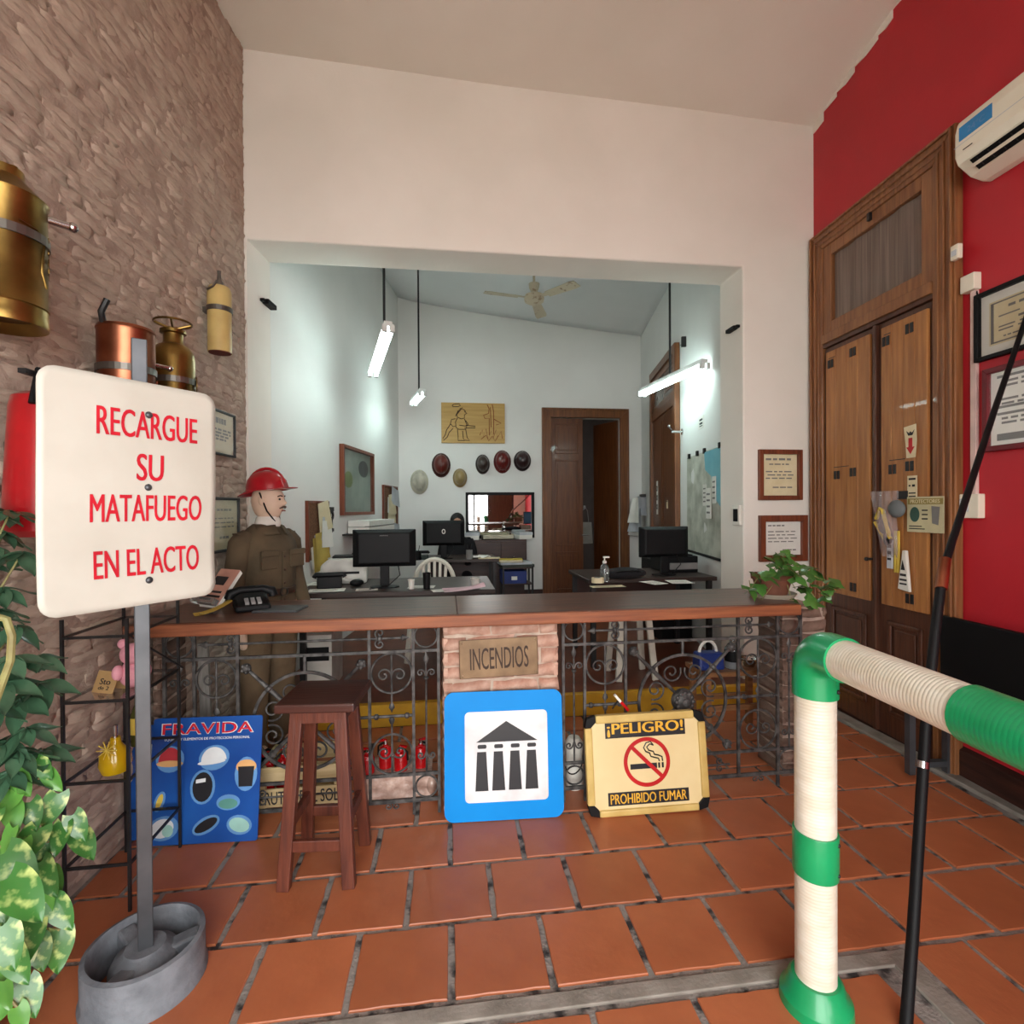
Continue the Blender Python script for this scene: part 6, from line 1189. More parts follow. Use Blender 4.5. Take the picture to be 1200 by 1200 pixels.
# ---------------- green and white pipe barrier
MT['pvcw'] = mat('ribbed_white_pipe', (218,212,197), .34, c2=(206,197,177), scale=9, stretch=(1,1,3), coat=.2); MT['pvcg'] = mat('green_plastic', (18,150,92), .34, c2=(14,134,80), scale=5, coat=.2)
PB = onZ(956, 1176); PR = .0565; pz = 1.075
A = Vector((PB.x, PB.y, pz)); Bp = onZ(1140, 837, pz); dd = (Bp-A); dd.z = 0; dd.normalize()
br = thing('pipe_barrier', 'white ribbed pipe barrier with green joints at the right', 'barrier', TR(PB.x, PB.y, 0))
def ribbed(p0, p1, r, pitch=.010, dep=.0005):
    p0, p1 = Vector(p0), Vector(p1); L = (p1-p0).length; n = int(L/pitch); pts = []; rs = []
    for i in range(n):
        for q, e in ((0, 0), (.55, 0), (.7, -dep), (.85, -dep)): pts.append(p0+(p1-p0)*((i+q)/n)); rs.append(r+e)
    pts.append(p1); rs.append(r)
    return MB().tube(pts, rs, 28)
ribbed((0,0,.05), (0,0,.40), PR).build('post_pipe', MT['pvcw'], br, smooth=85); ribbed((0,0,.52), (0,0,pz-.12), PR).build('post_pipe', MT['pvcw'], br, smooth=85)
zb0 = onZ(956,1025,.0); s0 = 1.5-(1000-598)/608*PB.y
zc0 = onY(956, 1022, PB.y).z; zc1 = onY(956, 972, PB.y).z
MB().lathe([(0,zc0),(PR+.005,zc0),(PR+.006,zc0+.004),(PR+.006,zc1-.004),(PR+.005,zc1),(0,zc1)], 32).build('green_band', MT['pvcg'], br, smooth=30)
ribbed((0,0,.38), (0,0,.54), PR-.001).build('post_pipe', MT['pvcw'], br, smooth=85)
for z in (zc0+.02, zc1-.02): MB().sph((.035,-PR*.85-.002,z), .006).build('screw', MT['black_metal'], br)
MB().lathe([(.1,0),(.098,.03),(.082,.05),(.075,.075),(.066,.085),(PR,.085),(PR,0)], 36, cap=False).build('base_flange', MT['pvcg'], br, smooth=30)
el_ = []; rad = .075
for i in range(11):
    a = PI/2*i/10; el_.append(Vector((0,0,pz-rad))+dd*(rad*(1-math.cos(a)))+Vector((0,0,rad*math.sin(a))))
path = [Vector((0,0,pz-.14)), Vector((0,0,pz-.13))]+el_+[dd*.12+Vector((0,0,pz)), dd*.13+Vector((0,0,pz))]
MB().tube(path, [PR+.006]*len(path), 32).build('elbow', MT['pvcg'], br, smooth=50)
MB().sph((.03,-PR*.88-.006,pz-.115), .006).build('screw', MT['black_metal'], br)
Lg = (Bp-A).length
ribbed(dd*.12+Vector((0,0,pz)), dd*(Lg+.02)+Vector((0,0,pz)), PR).build('rail_pipe', MT['pvcw'], br, smooth=85); ribbed(dd*Lg+Vector((0,0,pz)), dd*(Lg+.22)+Vector((0,0,pz)), PR+.004, .010, .0003).build('green_sleeve', MT['pvcg'], br, smooth=85)
Lt = Lg+1.1
ribbed(dd*(Lg+.2)+Vector((0,0,pz)), dd*Lt+Vector((0,0,pz)), PR).build('rail_pipe', MT['pvcw'], br, smooth=85)
e = dd*Lt; MB().cyl((e.x,e.y,.02),(e.x,e.y,pz+.05),PR,n=24).build('post_pipe', MT['pvcw'], br, smooth=85); MB().sph((e.x,e.y,pz),PR+.012).build('elbow', MT['pvcg'], br, smooth=60); MB().lathe([(.1,0),(.098,.03),(.07,.08),(PR,.085),(PR,0)], 32, Matrix.Translation((e.x,e.y,0)), cap=False).build('base_flange', MT['pvcg'], br, smooth=30)
# ---------------- long black pole leaning beside the barrier
P0 = onZ(1061, 1212); pts = [P0, onY(1070,1090,1.42), onY(1085,850,1.55), onY(1096,740,1.62), onY(1104.5,672,1.68)]
pl_ = thing('long_pole', 'long thin black pole with a copper joint leaning to the red wall', 'pole', TR(P0.x, P0.y, 0)); rel = lambda q: tuple(Vector(q)-Vector((P0.x, P0.y, 0)))
MB().tube([rel(q) for q in pts], [.0165,.0165,.0165,.016,.0155], 14).build('lower_pole', MT['black'], pl_, smooth=40)
up = [onY(1104.5,672,1.68), onY(1114,640,1.73), onY(1135,575,1.86), onY(1165,482,2.02), onY(1200,380,2.20)]; _u, _z = WR.at(1245, 245, .014); up.append(WR.pt(_u, _z, .014))
MB().tube([rel(q) for q in up], [.0135,.013,.0125,.012,.011,.011], 14).build('upper_pole', MT['black'], pl_, smooth=40)
MB().tube([rel(onY(1103,690,1.66)), rel(onY(1107.5,655,1.70))], [.0185,.0185], 16).build('copper_joint', MT['copper'], pl_, smooth=40)
MB().tube([rel(onY(1081,892,1.52)), rel(onY(1080.5,900,1.515))], [.018,.018], 16).build('pole_ring', MT['chrome'], pl_, smooth=40)
# ------------------------------------------------------------------ uniformed mannequin behind the counter
def loft(rings, n=28, wob=0, seed=0):
    mb = MB(); vs = []; fs = []
    for k, (cx, cy, cz_, rx, ry) in enumerate(rings):
        for j in range(n):
            a = 2*PI*j/n; w_ = 1+wob*mnoise.noise(Vector((math.cos(a)*2.2+seed, math.sin(a)*2.2, cz_*9)))
            vs.append((cx+rx*w_*math.cos(a), cy+ry*w_*math.sin(a), cz_))
    for k in range(len(rings)-1):
        for j in range(n): fs.append((k*n+j, k*n+(j+1)%n, (k+1)*n+(j+1)%n, (k+1)*n+j))
    fs.append(tuple(range(n))[::-1]); fs.append(tuple((len(rings)-1)*n+j for j in range(n)))
    return mb.add(vs, fs)
MT['uniform'] = mat('olive_brown_cloth', (92,78,58), .9, c2=(74,62,46), scale=6, bump=.25, bscale=40); MT['trouser'] = mat('khaki_trouser_cloth', (120,100,76), .9, c2=(98,80,60), scale=6, bump=.25, bscale=40)
MT['manskin'] = mat('mannequin_skin', (214,186,164), .5, c2=(204,174,152)); MT['helmet'] = mat('red_helmet_shell', (172,20,34), .32, c2=(150,16,28), coat=.4); MT['belt'] = mat('brown_leather', (66,44,32), .5); MT['moust'] = mat('painted_moustache', (74,56,48), .7)
mp_ = onY(313, 640, 3.36)
mq = thing('mannequin', 'mannequin in olive uniform and red fire helmet behind the counter', 'mannequin', TR(mp_.x, 3.36, 0, math.radians(58)))
PB_ = [((0,0,.93),(.13,.10)), ((0,0,1.10),(.12,.095)), ((0,0,1.26),(.135,.10)), ((0,.005,1.36),(.08,.07)), ((0,0,1.43),(.05,.052)), ((0,-.015,1.50),(.058,.07)), ((0,-.005,1.60),(.062,.078)), ((0,0,1.66),(.05,.06)),
      ((-.18,0,1.33),.05), ((-.235,.01,1.08),.042), ((-.24,-.06,.86),.032), ((-.24,-.08,.78),.03), ((-.235,-.09,.70),.02), ((.18,0,1.33),.05), ((.235,.01,1.08),.042), ((.24,-.06,.86),.032), ((.24,-.08,.78),.03), ((.235,-.09,.70),.02),
      ((-.09,0,.86),.08), ((-.10,0,.48),.055), ((-.10,.01,.09),.04), ((-.10,-.12,.035),.035), ((.09,0,.86),.08), ((.10,0,.48),.055), ((.10,.01,.09),.04), ((.10,-.12,.035),.035)]
EB = [(0,1),(1,2),(2,3),(3,4),(4,5),(5,6),(6,7),(2,8),(8,9),(9,10),(10,11),(11,12),(2,13),(13,14),(14,15),(15,16),(16,17),(0,18),(18,19),(19,20),(20,21),(0,22),(22,23),(23,24),(24,25)]
skin_body(mq, 'body', PB_, EB, MT['manskin'])
# head with a face, turned further to the right
Hd = Matrix.Translation((0,-.01,1.555)) @ Matrix.Rotation(math.radians(22), 4, 'Z')
def head(u, v):
    t = PI*v-PI/2; a = 2*PI*u; x = math.cos(t)*math.cos(a); y = math.cos(t)*math.sin(a); z = math.sin(t)
    fx = .074*x*(1-.12*max(0, -z)); fy = .098*y; fz = .122*z
    if y < 0:
        f = -y
        fy -= .020*math.exp(-((x/.17)**2+((z+.10)/.15)**2))*f*1.2            # nose
        fy -= .010*math.exp(-((x/.35)**2+((z+.80)/.16)**2))                   # chin
        fy += .010*math.exp(-(((abs(x)-.36)/.16)**2+((z-.08)/.11)**2))        # eye sockets
        fy -= .006*math.exp(-((x/.3)**2+((z+.42)/.08)**2))                    # lips
        fy -= .005*math.exp(-(((z-.24)/.10)**2))*f                            # brow
    return tuple(Hd @ Vector((fx, fy, fz)))
MB().grid(head, 40, 30).build('head', MT['manskin'], mq, smooth=80)
for s in (-1, 1):
    MB().sph((s*.026,-.088,.010), .010, .006, .007, 10, 6, Hd).build('eye', MT['ink'], mq, smooth=60); MB().sph((s*.073,.0,-.0), .008, .02, .03, 10, 7, Hd).build('ear', MT['manskin'], mq, smooth=60)
    MB().tube([Hd @ Vector(q) for q in ((s*.012,-.098,.028),(s*.028,-.094,.032),(s*.042,-.084,.026))], .004, 6).build('eyebrow', MT['moust'], mq)
MB().tube([Hd @ Vector(q) for q in ((-.032,-.09,-.046),(-.015,-.104,-.037),(0,-.108,-.036),(.015,-.104,-.037),(.032,-.09,-.046))], [.003,.006,.007,.006,.003], 8).build('moustache', MT['moust'], mq, smooth=40)
MB().tube([Hd @ Vector(q) for q in ((-.018,-.098,-.06),(0,-.103,-.058),(.018,-.098,-.06))], .005, 6).build('lips', mat('painted_lips', (176,110,98), .5), mq)
# helmet
Hh = Hd @ Matrix.Translation((0,.005,.062)) @ Matrix.Rotation(math.radians(-3), 4, 'X')
MB().lathe([(0,.125),(.035,.121),(.07,.105),(.095,.07),(.105,.03),(.107,0),(.100,0),(.09,.05),(0,.10)], 36, Hh @ Matrix.Diagonal((.94,1.16,1,1))).build('helmet_shell', MT['helmet'], mq, smooth=40)
def brim(u, v):
    a = 2*PI*u; fr = -math.sin(a); ext_ = .008+.05*max(0, fr)**3+.04*max(0, -fr)**2; r_ = .105+ext_*v
    return tuple(Hh @ Vector((r_*math.cos(a)*.94, r_*math.sin(a)*1.16, .004+.006*fr*v-.028*max(0, -fr)*v)))
solid(MB().grid(brim, 44, 4).build('helmet_brim', MT['helmet'], mq, smooth=60), .004)
MB().tube([Hh @ Vector((0, .118*math.cos(q), .012+.125*math.sin(q))) for q in [PI*i/14 for i in range(1, 14)]], .010, 8).build('helmet_crest', MT['helmet'], mq, smooth=40)
MB().prism([(-.03,0),(.03,0),(.034,.05),(0,.075),(-.034,.05)], -.004, .004, Hh @ Matrix.Translation((0,-.122,.015)) @ Matrix.Rotation(math.radians(-18),4,'X')).build('helmet_badge', MT['helmet'], mq, bevel=.002)
for s in (-1, 1): MB().tube([Hd @ Vector(q) for q in ((s*.078,.01,.05),(s*.07,-.03,-.06),(s*.03,-.06,-.125))], .005, 6).build('chin_strap', MT['black'], mq)
# scarf and clothes
loft([(0,-.005,1.385,.075,.07),(0,-.012,1.41,.078,.075),(0,-.012,1.44,.07,.068),(0,-.01,1.46,.062,.062)], 24, .06, 3).build('neck_scarf', mat('white_scarf', (226,220,212), .9), mq, smooth=60)
jk = loft([(0,0,.90,.185,.135),(0,0,.95,.178,.13),(0,0,1.00,.168,.122),(0,0,1.06,.178,.13),(0,-.008,1.15,.18,.135),(0,-.008,1.25,.188,.132),(0,-.002,1.31,.185,.12),(0,.002,1.355,.16,.10),(0,.004,1.39,.12,.088),(0,.0,1.415,.082,.078)], 36, .05, 1).build('jacket', MT['uniform'], mq, smooth=70)
def limb(pts, rs, wob=.06, seed=0):
    mb = MB(); P = []; 
    for i in range(len(pts)-1):
        for q in range(5):
            f = q/5; P.append((Vector(pts[i]).lerp(Vector(pts[i+1]), f), (rs[i]*(1-f)+rs[i+1]*f)*(1+wob*mnoise.noise(Vector((i*2.1+q*.9+seed, 3, 1))))))
    P.append((Vector(pts[-1]), rs[-1])); return mb.tube([p for p, _ in P], [r_ for _, r_ in P], 18)
for s in (-1, 1):
    limb([(s*.13,0,1.345),(s*.182,.005,1.30),(s*.218,.012,1.08),(s*.235,-.04,.90),(s*.238,-.06,.84)], [.05,.066,.058,.05,.046], .08, s).build('sleeve', MT['uniform'], jk, smooth=60)
    limb([(s*.085,0,.93),(s*.095,0,.80),(s*.10,.0,.48),(s*.10,.01,.10),(s*.10,.005,.06)], [.105,.108,.082,.07,.074], .06, 5+s).build('trouser_leg', MT['trouser'], mq, smooth=60)
    MB().box(s*.10-.055, s*.10+.055, -.147, -.128, 1.15, 1.245).build('chest_pocket', MT['uniform'], jk, bevel=.006); MB().box(s*.10-.06, s*.10+.06, -.152, -.13, 1.225, 1.26).build('pocket_flap', MT['uniform'], jk, bevel=.005)
    solid(MB().grid(lambda a, b: (s*(.02+.085*a), -.075-.045*b-.02*(1-a)+.05*a, 1.41-.055*b-.01*a), 4, 4).build('collar', MT['uniform'], jk, smooth=60), .006)
    MB().box(s*.17-.05, s*.17+.03, -.02, .02, 1.355, 1.365, Matrix.Translation((0,0,0))).build('epaulette', MT['uniform'], jk)
    MB().sph((s*.10,-.06,.04), .05, .12, .045, 14, 8).build('shoe', MT['black'], mq, smooth=60)
MB().bar((0,-.138,.90),(0,-.148,1.25),.03,.008,(0,1,0)).build('button_placket', MT['uniform'], jk, bevel=.002)
for z in (.96,1.06,1.14,1.22): MB().sph((0,-.152+.006*abs(1.15-z)*10*.4,z), .008, .005, .008, 8, 6).build('button', MT['belt'], jk)
loft([(0,0,.985,.181,.134),(0,0,.99,.183,.136),(0,0,1.02,.184,.136),(0,0,1.025,.18,.134)], 36).build('belt', MT['belt'], mq, smooth=40); MB().ring(.028,.02,-.148,-.138,20,Matrix.Translation((0,0,1.005))).build('belt_buckle', MT['steelold'], mq)
# ------------------------------------------------------------------ things on the counter
p = onZ(906, 699, CZ)
iv = thing('potted_ivy', 'ivy in a terracotta pot with saucer at the right end of the counter', 'potted plant', TR(p.x, p.y+.01, CZ))
MT['terra'] = mat('brown_terracotta_pot', (132,82,62), .8, c2=(100,60,46), scale=10); MT['saucer'] = mat('pale_saucer', (176,164,146), .6)
MB().lathe([(0,0),(.11,0),(.125,.022),(.12,.024),(.105,.008),(0,.008)], 32).build('saucer', MT['saucer'], iv, smooth=40); MB().lathe([(0,.01),(.075,.01),(.10,.095),(.108,.097),(.11,.125),(.098,.126),(.095,.10),(0,.10)], 32).build('pot', MT['terra'], iv, smooth=40); MB().lathe([(0,.108),(.096,.105)], 24, cap=False).build('soil', MT['soil'], iv)
MT['ivy'] = leaf_mat('ivy_leaf', (92,140,62), (50,92,38), 12, .3, .7); LV['ivy'] = []
for i in range(4):
    mb = MB(); W_, L = .06, .07; mb.add([(0,0,0),(.5*W_,-.1*L,-.004),(.62*W_,.22*L,-.010),(.36*W_,.42*L,.0),(.34*W_,.62*L,-.004),(0,L,-.012-.004*i),(-.34*W_,.62*L,-.004),(-.36*W_,.42*L,.0),(-.62*W_,.22*L,-.010),(-.5*W_,-.1*L,-.004),(0,.4*L,.008)], [(0,1,2,10),(2,3,10),(3,4,5,10),(10,5,6,7),(10,7,8),(10,8,9,0)]); LV['ivy'].append(mb.mesh('leaf', MT['ivy'], 80))
rr = random.Random(5)
def ivy_rel(px, py, y): return onY(px, py, y)-Vector((p.x, p.y+.01, CZ))
targets = [(884,682),(892,672),(900,662),(912,655),(922,660),(930,668),(938,676),(946,672),(955,678),(962,686),(970,682),(945,692),(955,700),(940,700),(932,690),(965,696),(928,704),(905,668),(918,670),(948,708),(880,690),(915,648),(925,655),(972,690),(936,664)]
for k, (px, py) in enumerate(targets):
    y = p.y-.12+rr.uniform(-.05,.06)-(.10 if px > 935 else 0); q = ivy_rel(px, py, y)
    if k % 2 == 0: MB().tube([(rr.uniform(-.04,.04), rr.uniform(-.04,.04), .10), (q.x*.6, q.y*.6, max(.14, q.z*.5+.10)), tuple(q)], [.003,.0025,.002], 6).build('stem', MT['stem'], iv, smooth=40)
    for i in range(2): put_leaf(iv, 'ivy', q+Vector((rr.uniform(-.03,.03), rr.uniform(-.02,.03), rr.uniform(-.015,.02))), (rr.uniform(-.4,.9), rr.uniform(-.9,-.1), rr.uniform(-.6,.4)), up=(rr.uniform(-.3,.3), -.6, 1), s=rr.uniform(.8,1.35), roll=rr.uniform(-.4,.4), rr=rr)
MB().tube([tuple(ivy_rel(878,680,p.y-.1)), tuple(ivy_rel(880,695,p.y-.12)), tuple(ivy_rel(893,703,p.y-.12)), (.0,-.05,.11)], .002, 6).build('stem', MT['stem'], iv)
# telephone, leaflets, tablet at the left end
q = onZ(283, 716, CZ)
tp = thing('counter_telephone', 'black telephone lying on the counter beside the mannequin', 'telephone', TR(q.x+.03, q.y+.05, CZ, math.radians(25)))
MB().add(*ext([(-.09,0),(.09,0),(.09,.075),(-.09,.03)], -.08, .08)).build('phone_body', MT['black'], tp, bevel=.012); MB().tube([(-.1,.0,.06),(-.095,.0,.085),(-.05,.0,.1),(.05,.0,.1),(.095,.0,.085),(.1,.0,.06)], [.024,.024,.018,.018,.024,.024], 12).build('handset', MT['black'], tp, smooth=40)
for i in range(3):
    for j in range(4): MB().box(-.035+i*.028,-.017+i*.028,-.075+j*.018,-.064+j*.018,.034+j*.0045,.046+j*.0045).build('key', MT['greyink'], tp)
MT['leafl'] = mat('pinkish_leaflet', (206,158,138), .5, c2=(180,130,116), scale=8)
q = onZ(262, 716, CZ); t = thing('leaflet_holder', 'slanted stack of printed leaflets on the counter by the sign', 'leaflets', TR(q.x-.10, q.y+.08, CZ+.004, math.radians(-35)) @ Matrix.Rotation(math.radians(-38), 4, 'X'))
for k in range(4): MB().box(-.08,.08,-.004-k*.006,-.001-k*.006,.0+k*.004,.21+k*.002).build('leaflet', MT['leafl' if k == 3 else 'paper'], t)
MB().box(-.07,.03,-.0235,-.0228,.12,.17).build('photo_print', MT['ink'], t); lines_mb([(-.06,.05,.08,.012),(-.06,.06,.055,.012),(-.06,.03,.03,.012)], -.0228).build('print', MT['ink'], t); MB().box(-.09,.09,-.06,-.03,-.0,.03).build('holder_lip', MT['clear'], t)
q = onZ(268, 717, CZ); t = thing('yellow_sheet', 'curling yellow sheet beside the black telephone', 'paper', TR(q.x-.06, q.y-.03, CZ, .5)); MB().grid(lambda a, b: ((a-.5)*.16, (b-.5)*.09, .004+.09*a*a*.6), 8, 4).build('page', MT['yellow_paper'], t, smooth=60); MB().box(-.06,.0,-.02,-.018,.004,.008).build('print', MT['ink'], t)
q = onZ(320, 717, CZ); t = thing('dark_folder', 'flat dark grey folder on the counter', 'folder', TR(q.x+.02, q.y+.05, CZ, -.1)); MB().box(-.11,.11,-.08,.08,0,.006).build('cover', mat('slate_cover', (62,64,66), .5), t, bevel=.002); MB().box(-.105,.105,-.075,.075,.006,.009).build('top_sheet', mat('slate_sheet', (76,78,80), .5), t)
# ------------------------------------------------------------------ things standing behind the ironwork
MT['crate'] = wood('pale_crate_wood', (212,190,146), (182,158,112), .7, 'x', 5)
def fy(px, py, y): return onY(px, py, y)
CYc = 2.70
x0, x1 = fy(302, 930, CYc).x, fy(399, 930, CYc).x
cr = thing('fruit_crate', 'pale wooden fruit crate lettered FRUTAS DEL SOL behind the stool', 'crate', TR((x0+x1)/2, CYc, 0)); a = (x1-x0)/2
zr = [fy(350, y, CYc).z for y in (962, 950, 944, 923, 918, 898)]
for (za, zb) in ((zr[0], zr[1]), (zr[2], zr[3]), (zr[4], zr[5])):
    za = max(za, .003); s_ = MB().box(-a, a, 0, .012, za, zb).build('slat', MT['crate'], cr, bevel=.002); MB().box(-a, a, .26, .272, za, zb).build('slat', MT['crate'], cr, bevel=.002)
    MB().box(-a, -a+.012, .012, .26, za, zb).build('slat', MT['crate'], cr); MB().box(a-.012, a, .012, .26, za, zb).build('slat', MT['crate'], cr)
text_mb('FRUTAS DEL SOL', a*1.9, (zr[3]-zr[2])*.72, .02, .001, M=Matrix.Translation((.0, 0, (zr[2]+zr[3])/2))).build('lettering', MT['ink'], cr)
for sx in (-1, 1):
    for y in (.02, .25): MB().box(sx*(a-.02)-.012, sx*(a-.02)+.012, y-.012, y+.012, .003, zr[5]).build('corner_post', MT['crate'], cr)
MB().box(-a+.012, a-.012, .012, .26, .02, .03).build('bottom_board', MT['crate'], cr)
MT['shinyred'] = mat('shiny_red_enamel', (190,18,24), .2, coat=.5)
def mini(label, x, y, z, h=.12, r=.03):
    t = thing('small_extinguisher', label, 'extinguisher', TR(x, y, z, random.uniform(0, 6)), 'small red extinguishers behind the ironwork')
    MB().lathe([(0,0),(r,0),(r,h*.7),(r*.8,h*.85),(r*.35,h*.92),(r*.35,h),(0,h)], 18).build('cylinder', MT['shinyred'], t, smooth=40); MB().cyl((0,0,h),(0,0,h*1.18),r*.25,n=8).build('valve', MT['chrome'], t); MB().box(-r*.2,r*1.0,-r*.2,r*.2,h*1.12,h*1.2).build('lever', MT['shinyred'], t); MB().tube([(r*.3,0,h*1.05),(r*1.1,0,h*.9),(r*1.15,0,h*.5)], r*.16, 6).build('hose', MT['black'], t)
for k, px in enumerate((316, 330, 345)):
    q = fy(px, 890, CYc+.1); mini(('leftmost','middle','rightmost')[k]+' small red extinguisher in the fruit crate', q.x, CYc+.07+.05*(k % 2), .031, .20, .032)
# carton wrapped in clear film
MT['film'] = mat('crinkled_clear_film', (206,178,164), .2, c2=(168,136,122), scale=20, bump=1.0, bscale=26, coat=.6)
CW = 2.72; x0, x1 = fy(426, 930, CW).x, fy(507, 930, CW).x; zt = fy(466, 908, CW).z
cb_ = thing('wrapped_carton', 'carton wrapped in crinkled clear film behind the ironwork', 'carton', TR((x0+x1)/2, CW, 0)); a = (x1-x0)/2
MB().grid(lambda u, v: ((u-.5)*2*a, -.004-.008*mnoise.noise(Vector((u*9, v*7, 1))), v*zt), 18, 12).box(-a+.004, a-.004, .0, .22, .002, zt-.004).build('film_wrap', MT['film'], cb_, smooth=50)
MB().box(-a-.01, a+.01, -.01, .23, 0, .012).build('carton_base', MT['cork'], cb_); MB().sph((a*.98,.02,zt*.5),.03,.05,zt*.42,12,8).build('film_bunch', MT['film'], cb_, smooth=60)
for k, (px, dy) in enumerate(((431,.05),(452,.10),(470,.06),(493,.08))):
    q = fy(px, 905, CW+dy); mini(('leftmost','second','third','rightmost')[k]+' small red extinguisher on the wrapped carton', q.x, CW+dy, zt, .105+.015*(k % 2), .035)
# white canister between the two leaning signs
q = fy(673, 940, 2.72); t = thing('white_canister', 'white canister with black strap between the blue and cream signs', 'canister', TR(q.x, 2.72, 0)); MB().lathe([(0,0),(.042,0),(.048,.03),(.045,.17),(.05,.24),(.03,.27),(0,.27)], 24).build('canister_body', MT['white_plastic'], t, smooth=40); MB().tube([(.046*math.cos(s), .046*math.sin(s), .14+.05*math.sin(s*1.0+.6)) for s in [2*PI*i/24 for i in range(24)]], .004, 6, True).build('strap', MT['black'], t)
# small red tool hanging on the right grille
q = fy(727, 822, GY-.03); t = thing('red_handle_tool', 'small red and white tool hooked on the right ironwork', 'tool', TR(q.x, GY-.03, q.z)); MB().bar((-.03,0,.035),(.0,0,.0),.018,.012).build('white_end', MT['paper'], t); MB().bar((0,0,0),(.04,0,-.045),.022,.014).build('red_handle', MT['shinyred'], t); MB().tube([(-.01,.01,.0),(-.04,.01,-.04)], .004).build('wire', MT['black'], t)
# wooden shelf stool with blue bag, bottle and bowls
MT['shelfwood'] = wood('light_brown_wood', (150,104,66), (118,78,48), .5, 'x', 5)
sx0, sx1 = fy(822, 790, 3.15).x, fy(905, 790, 3.15).x; sz = fy(870, 787, 3.12).z
ws = thing('low_bench', 'light wooden bench behind the right ironwork', 'bench', TR((sx0+sx1)/2, 3.25, 0)); a = (sx1-sx0)/2
MB().box(-a, a, -.13, .13, sz-.03, sz).build('bench_top', MT['shelfwood'], ws, bevel=.004)
for s in (-1, 1):
    for y in (-.1, .1): MB().box(s*(a-.04)-.018, s*(a-.04)+.018, y-.018, y+.018, 0, sz-.03).build('leg', MT['shelfwood'], ws)
MB().box(-a+.03, a-.03, -.11, -.09, sz*.42, sz*.50).build('rail', MT['shelfwood'], ws); MB().box(-a+.03, a-.03, .09, .11, sz*.42, sz*.50).build('rail', MT['shelfwood'], ws)
q = fy(828, 783, 3.2); t = thing('blue_bag', 'dark blue bag with white handle on the wooden bench', 'bag', TR(q.x+.02, 3.22, sz)); MB().add(*ext([(-.06,0),(.06,0),(.045,.11),(-.045,.11)], -.085, .09)).build('bag_body', MT['bluebox'], t, bevel=.015); MB().tube([(-.06*math.cos(s), 0, .10+.08*math.sin(s)) for s in [PI*i/12 for i in range(13)]], .010, 8).build('handle', MT['white_plastic'], t, smooth=40)
q = fy(852, 783, 3.2); t = thing('glass_jug', 'clear glass bottle with dark label on the wooden bench', 'bottle', TR(q.x+.04, 3.2, sz)); MB().lathe([(0,0),(.05,0),(.052,.02),(.052,.13),(.02,.17),(.016,.21),(0,.21)], 24).build('bottle_body', MT['clear'], t, smooth=40); MB().lathe([(.0527,.05),(.0527,.12)], 24, cap=False).build('bottle_label', MT['black'], t); MB().lathe([(0,.005),(.045,.005),(.045,.05),(0,.05)], 20).build('contents', MT['greypaper'], t)
for k, (px, lb) in enumerate(((880,'grey metal bowl on the wooden bench'),(899,'white bowl at the right end of the wooden bench'))):
    q = fy(px, 780, 3.2); t = thing('bowl', lb, 'bowl', TR(q.x, 3.22+.02*k, sz)); MB().lathe([(0,0),(.03,0),(.055,.05),(.058,.055),(.052,.05),(.028,.008),(0,.008)], 24).build('bowl_shell', MT['white_plastic' if k else 'chrome'], t, smooth=50); MB().lathe([(.056,.05),(.061,.054),(.056,.058)], 24, cap=False).build('rim', MT['white_plastic' if k else 'chrome'], t)
# white plastic stool by the right desk
q = fy(740, 740, 4.0)
t = thing('plastic_stool', 'white plastic stool behind the right ironwork', 'stool', TR(q.x, 4.02, ZO)); MB().lathe([(0,.50),(.15,.50),(.165,.49),(.165,.47),(.15,.47),(0,.48)], 28).build('seat', MT['garden'], t, smooth=40)
for s in (-1, 1):
    for y in (-1, 1): MB().bar((s*.11, y*.10, .48), (s*.15, y*.14, 0), .05, .03).build('leg', MT['garden'], t, bevel=.006)
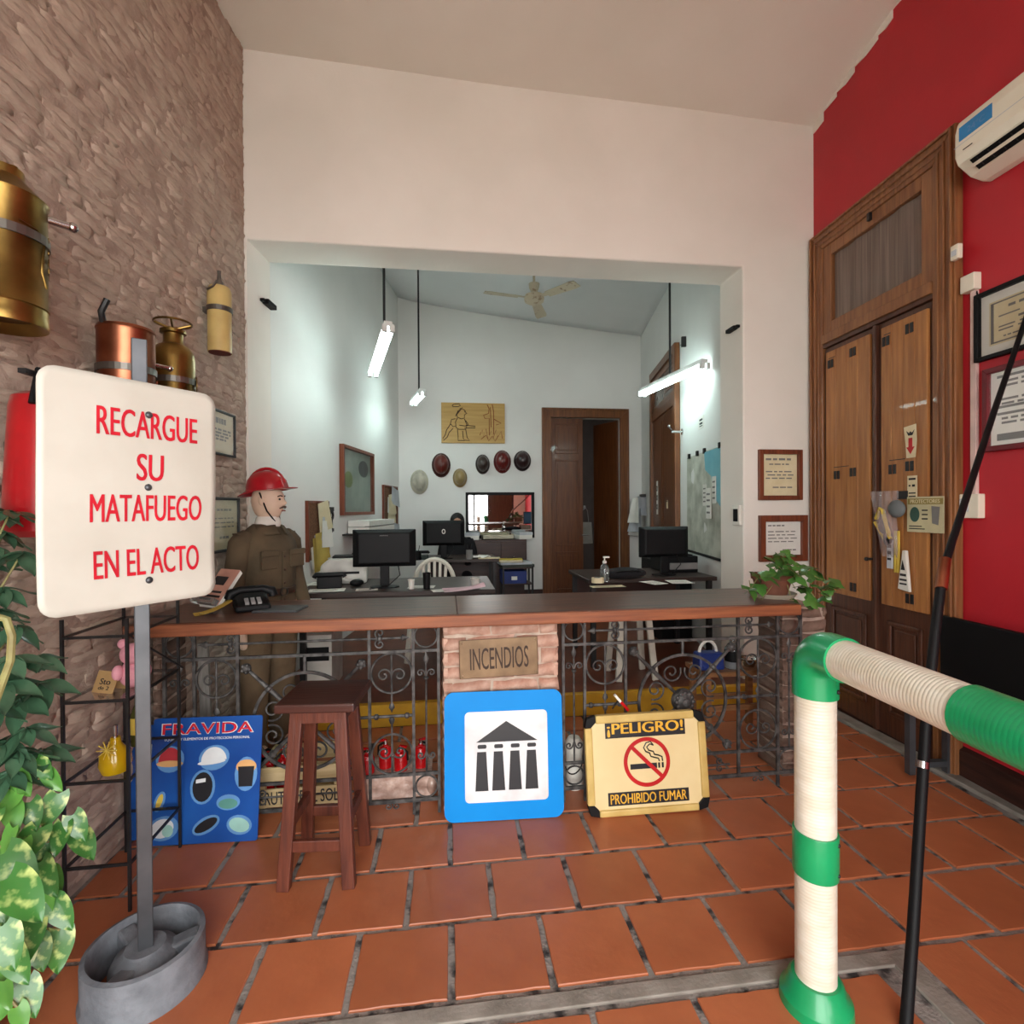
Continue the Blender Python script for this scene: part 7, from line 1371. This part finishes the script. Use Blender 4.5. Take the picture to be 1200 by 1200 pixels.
# computer case and boxes under the left desk
q = fy(378, 770, 4.1); t = thing('computer_case', 'beige computer case standing under the cluttered desk', 'computer', TR(q.x, 4.15, ZO)); MB().box(-.1,.1,-.2,.2,0,.43).build('case', MT['printer'], t, bevel=.006); MB().box(-.08,.08,-.205,-.2,.30,.34).build('drive_bay', MT['black'], t); MB().box(-.08,.08,-.205,-.2,.24,.28).build('drive_bay', MT['black'], t); MB().sph((0,-.203,.15),.014).build('power_button', MT['chrome'], t)
MT['card'] = mat('brown_cardboard', (158,116,74), .85, c2=(140,100,62), scale=5)
t = thing('cardboard_box', 'brown cardboard box on the floor behind the left ironwork', 'box', TR(fy(262, 880, 2.95).x, 2.98, 0, .0)); MB().box(-.14,.14,-.1,.1,0,.26).build('box_body', MT['card'], t, bevel=.004)
for s in (-1, 1): solid(MB().add([(-.2, s*.12, .26), (.2, s*.12, .26), (.2, s*.05, .285), (-.2, s*.05, .285)], [(0,1,2,3)], Matrix.Diagonal((.7,.83,1,1))).build('flap', MT['card'], t), .004)
t = thing('grey_plank', 'weathered grey plank leaning behind the left ironwork', 'plank', TR(fy(238, 800, 2.85).x, 2.86, 0)); MB().bar((.03,-.02,.004),(-.03,.06,.80),.05,.02,(0,1,0)).build('board', mat('weathered_grey_wood', (150,146,140), .8, c2=(116,112,106), stretch=(9,9,.6)), t); MB().box(.0,.04,-.05,-.03,.1,.12).build('batten', MT['crate'], t)
# ------------------------------------------------------------------ street entrance behind the viewer (seen in the mirror)
en = thing('door_4', 'dark framed street entrance behind the viewer', None, TR(0, YF-.12, 0), kind='structure')
MT['darkframe'] = mat('dark_red_brown_frame', (60,26,28), .5)
for x in (ENT[0]+.04, .92, ENT[1]-.04): MB().box(x-.035, x+.035, -.04, .04, 0, ENT[3]).build('frame_post', MT['darkframe'], en)
MB().box(ENT[0], ENT[1], -.04, .04, ENT[3]-.08, ENT[3]).build('frame_head', MT['darkframe'], en)
bd_ = thing('wooden_board', 'plain brown wooden board standing by the street entrance', 'board', TR(1.72, -.72, 0)); MB().box(-.42,.42,-.01,.01,.55,1.9).build('board', wood('brown_ply', (112,70,48), (90,54,36), .5, 'z'), bd_)
for s in (-1, 1): MB().box(s*.4-.02, s*.4+.02, .01, .05, 0, 1.9).build('leg', MT['darkframe'], bd_); MB().bar((s*.4,-.3,.015),(s*.4,.3,.015),.04,.03).build('foot', MT['darkframe'], bd_)
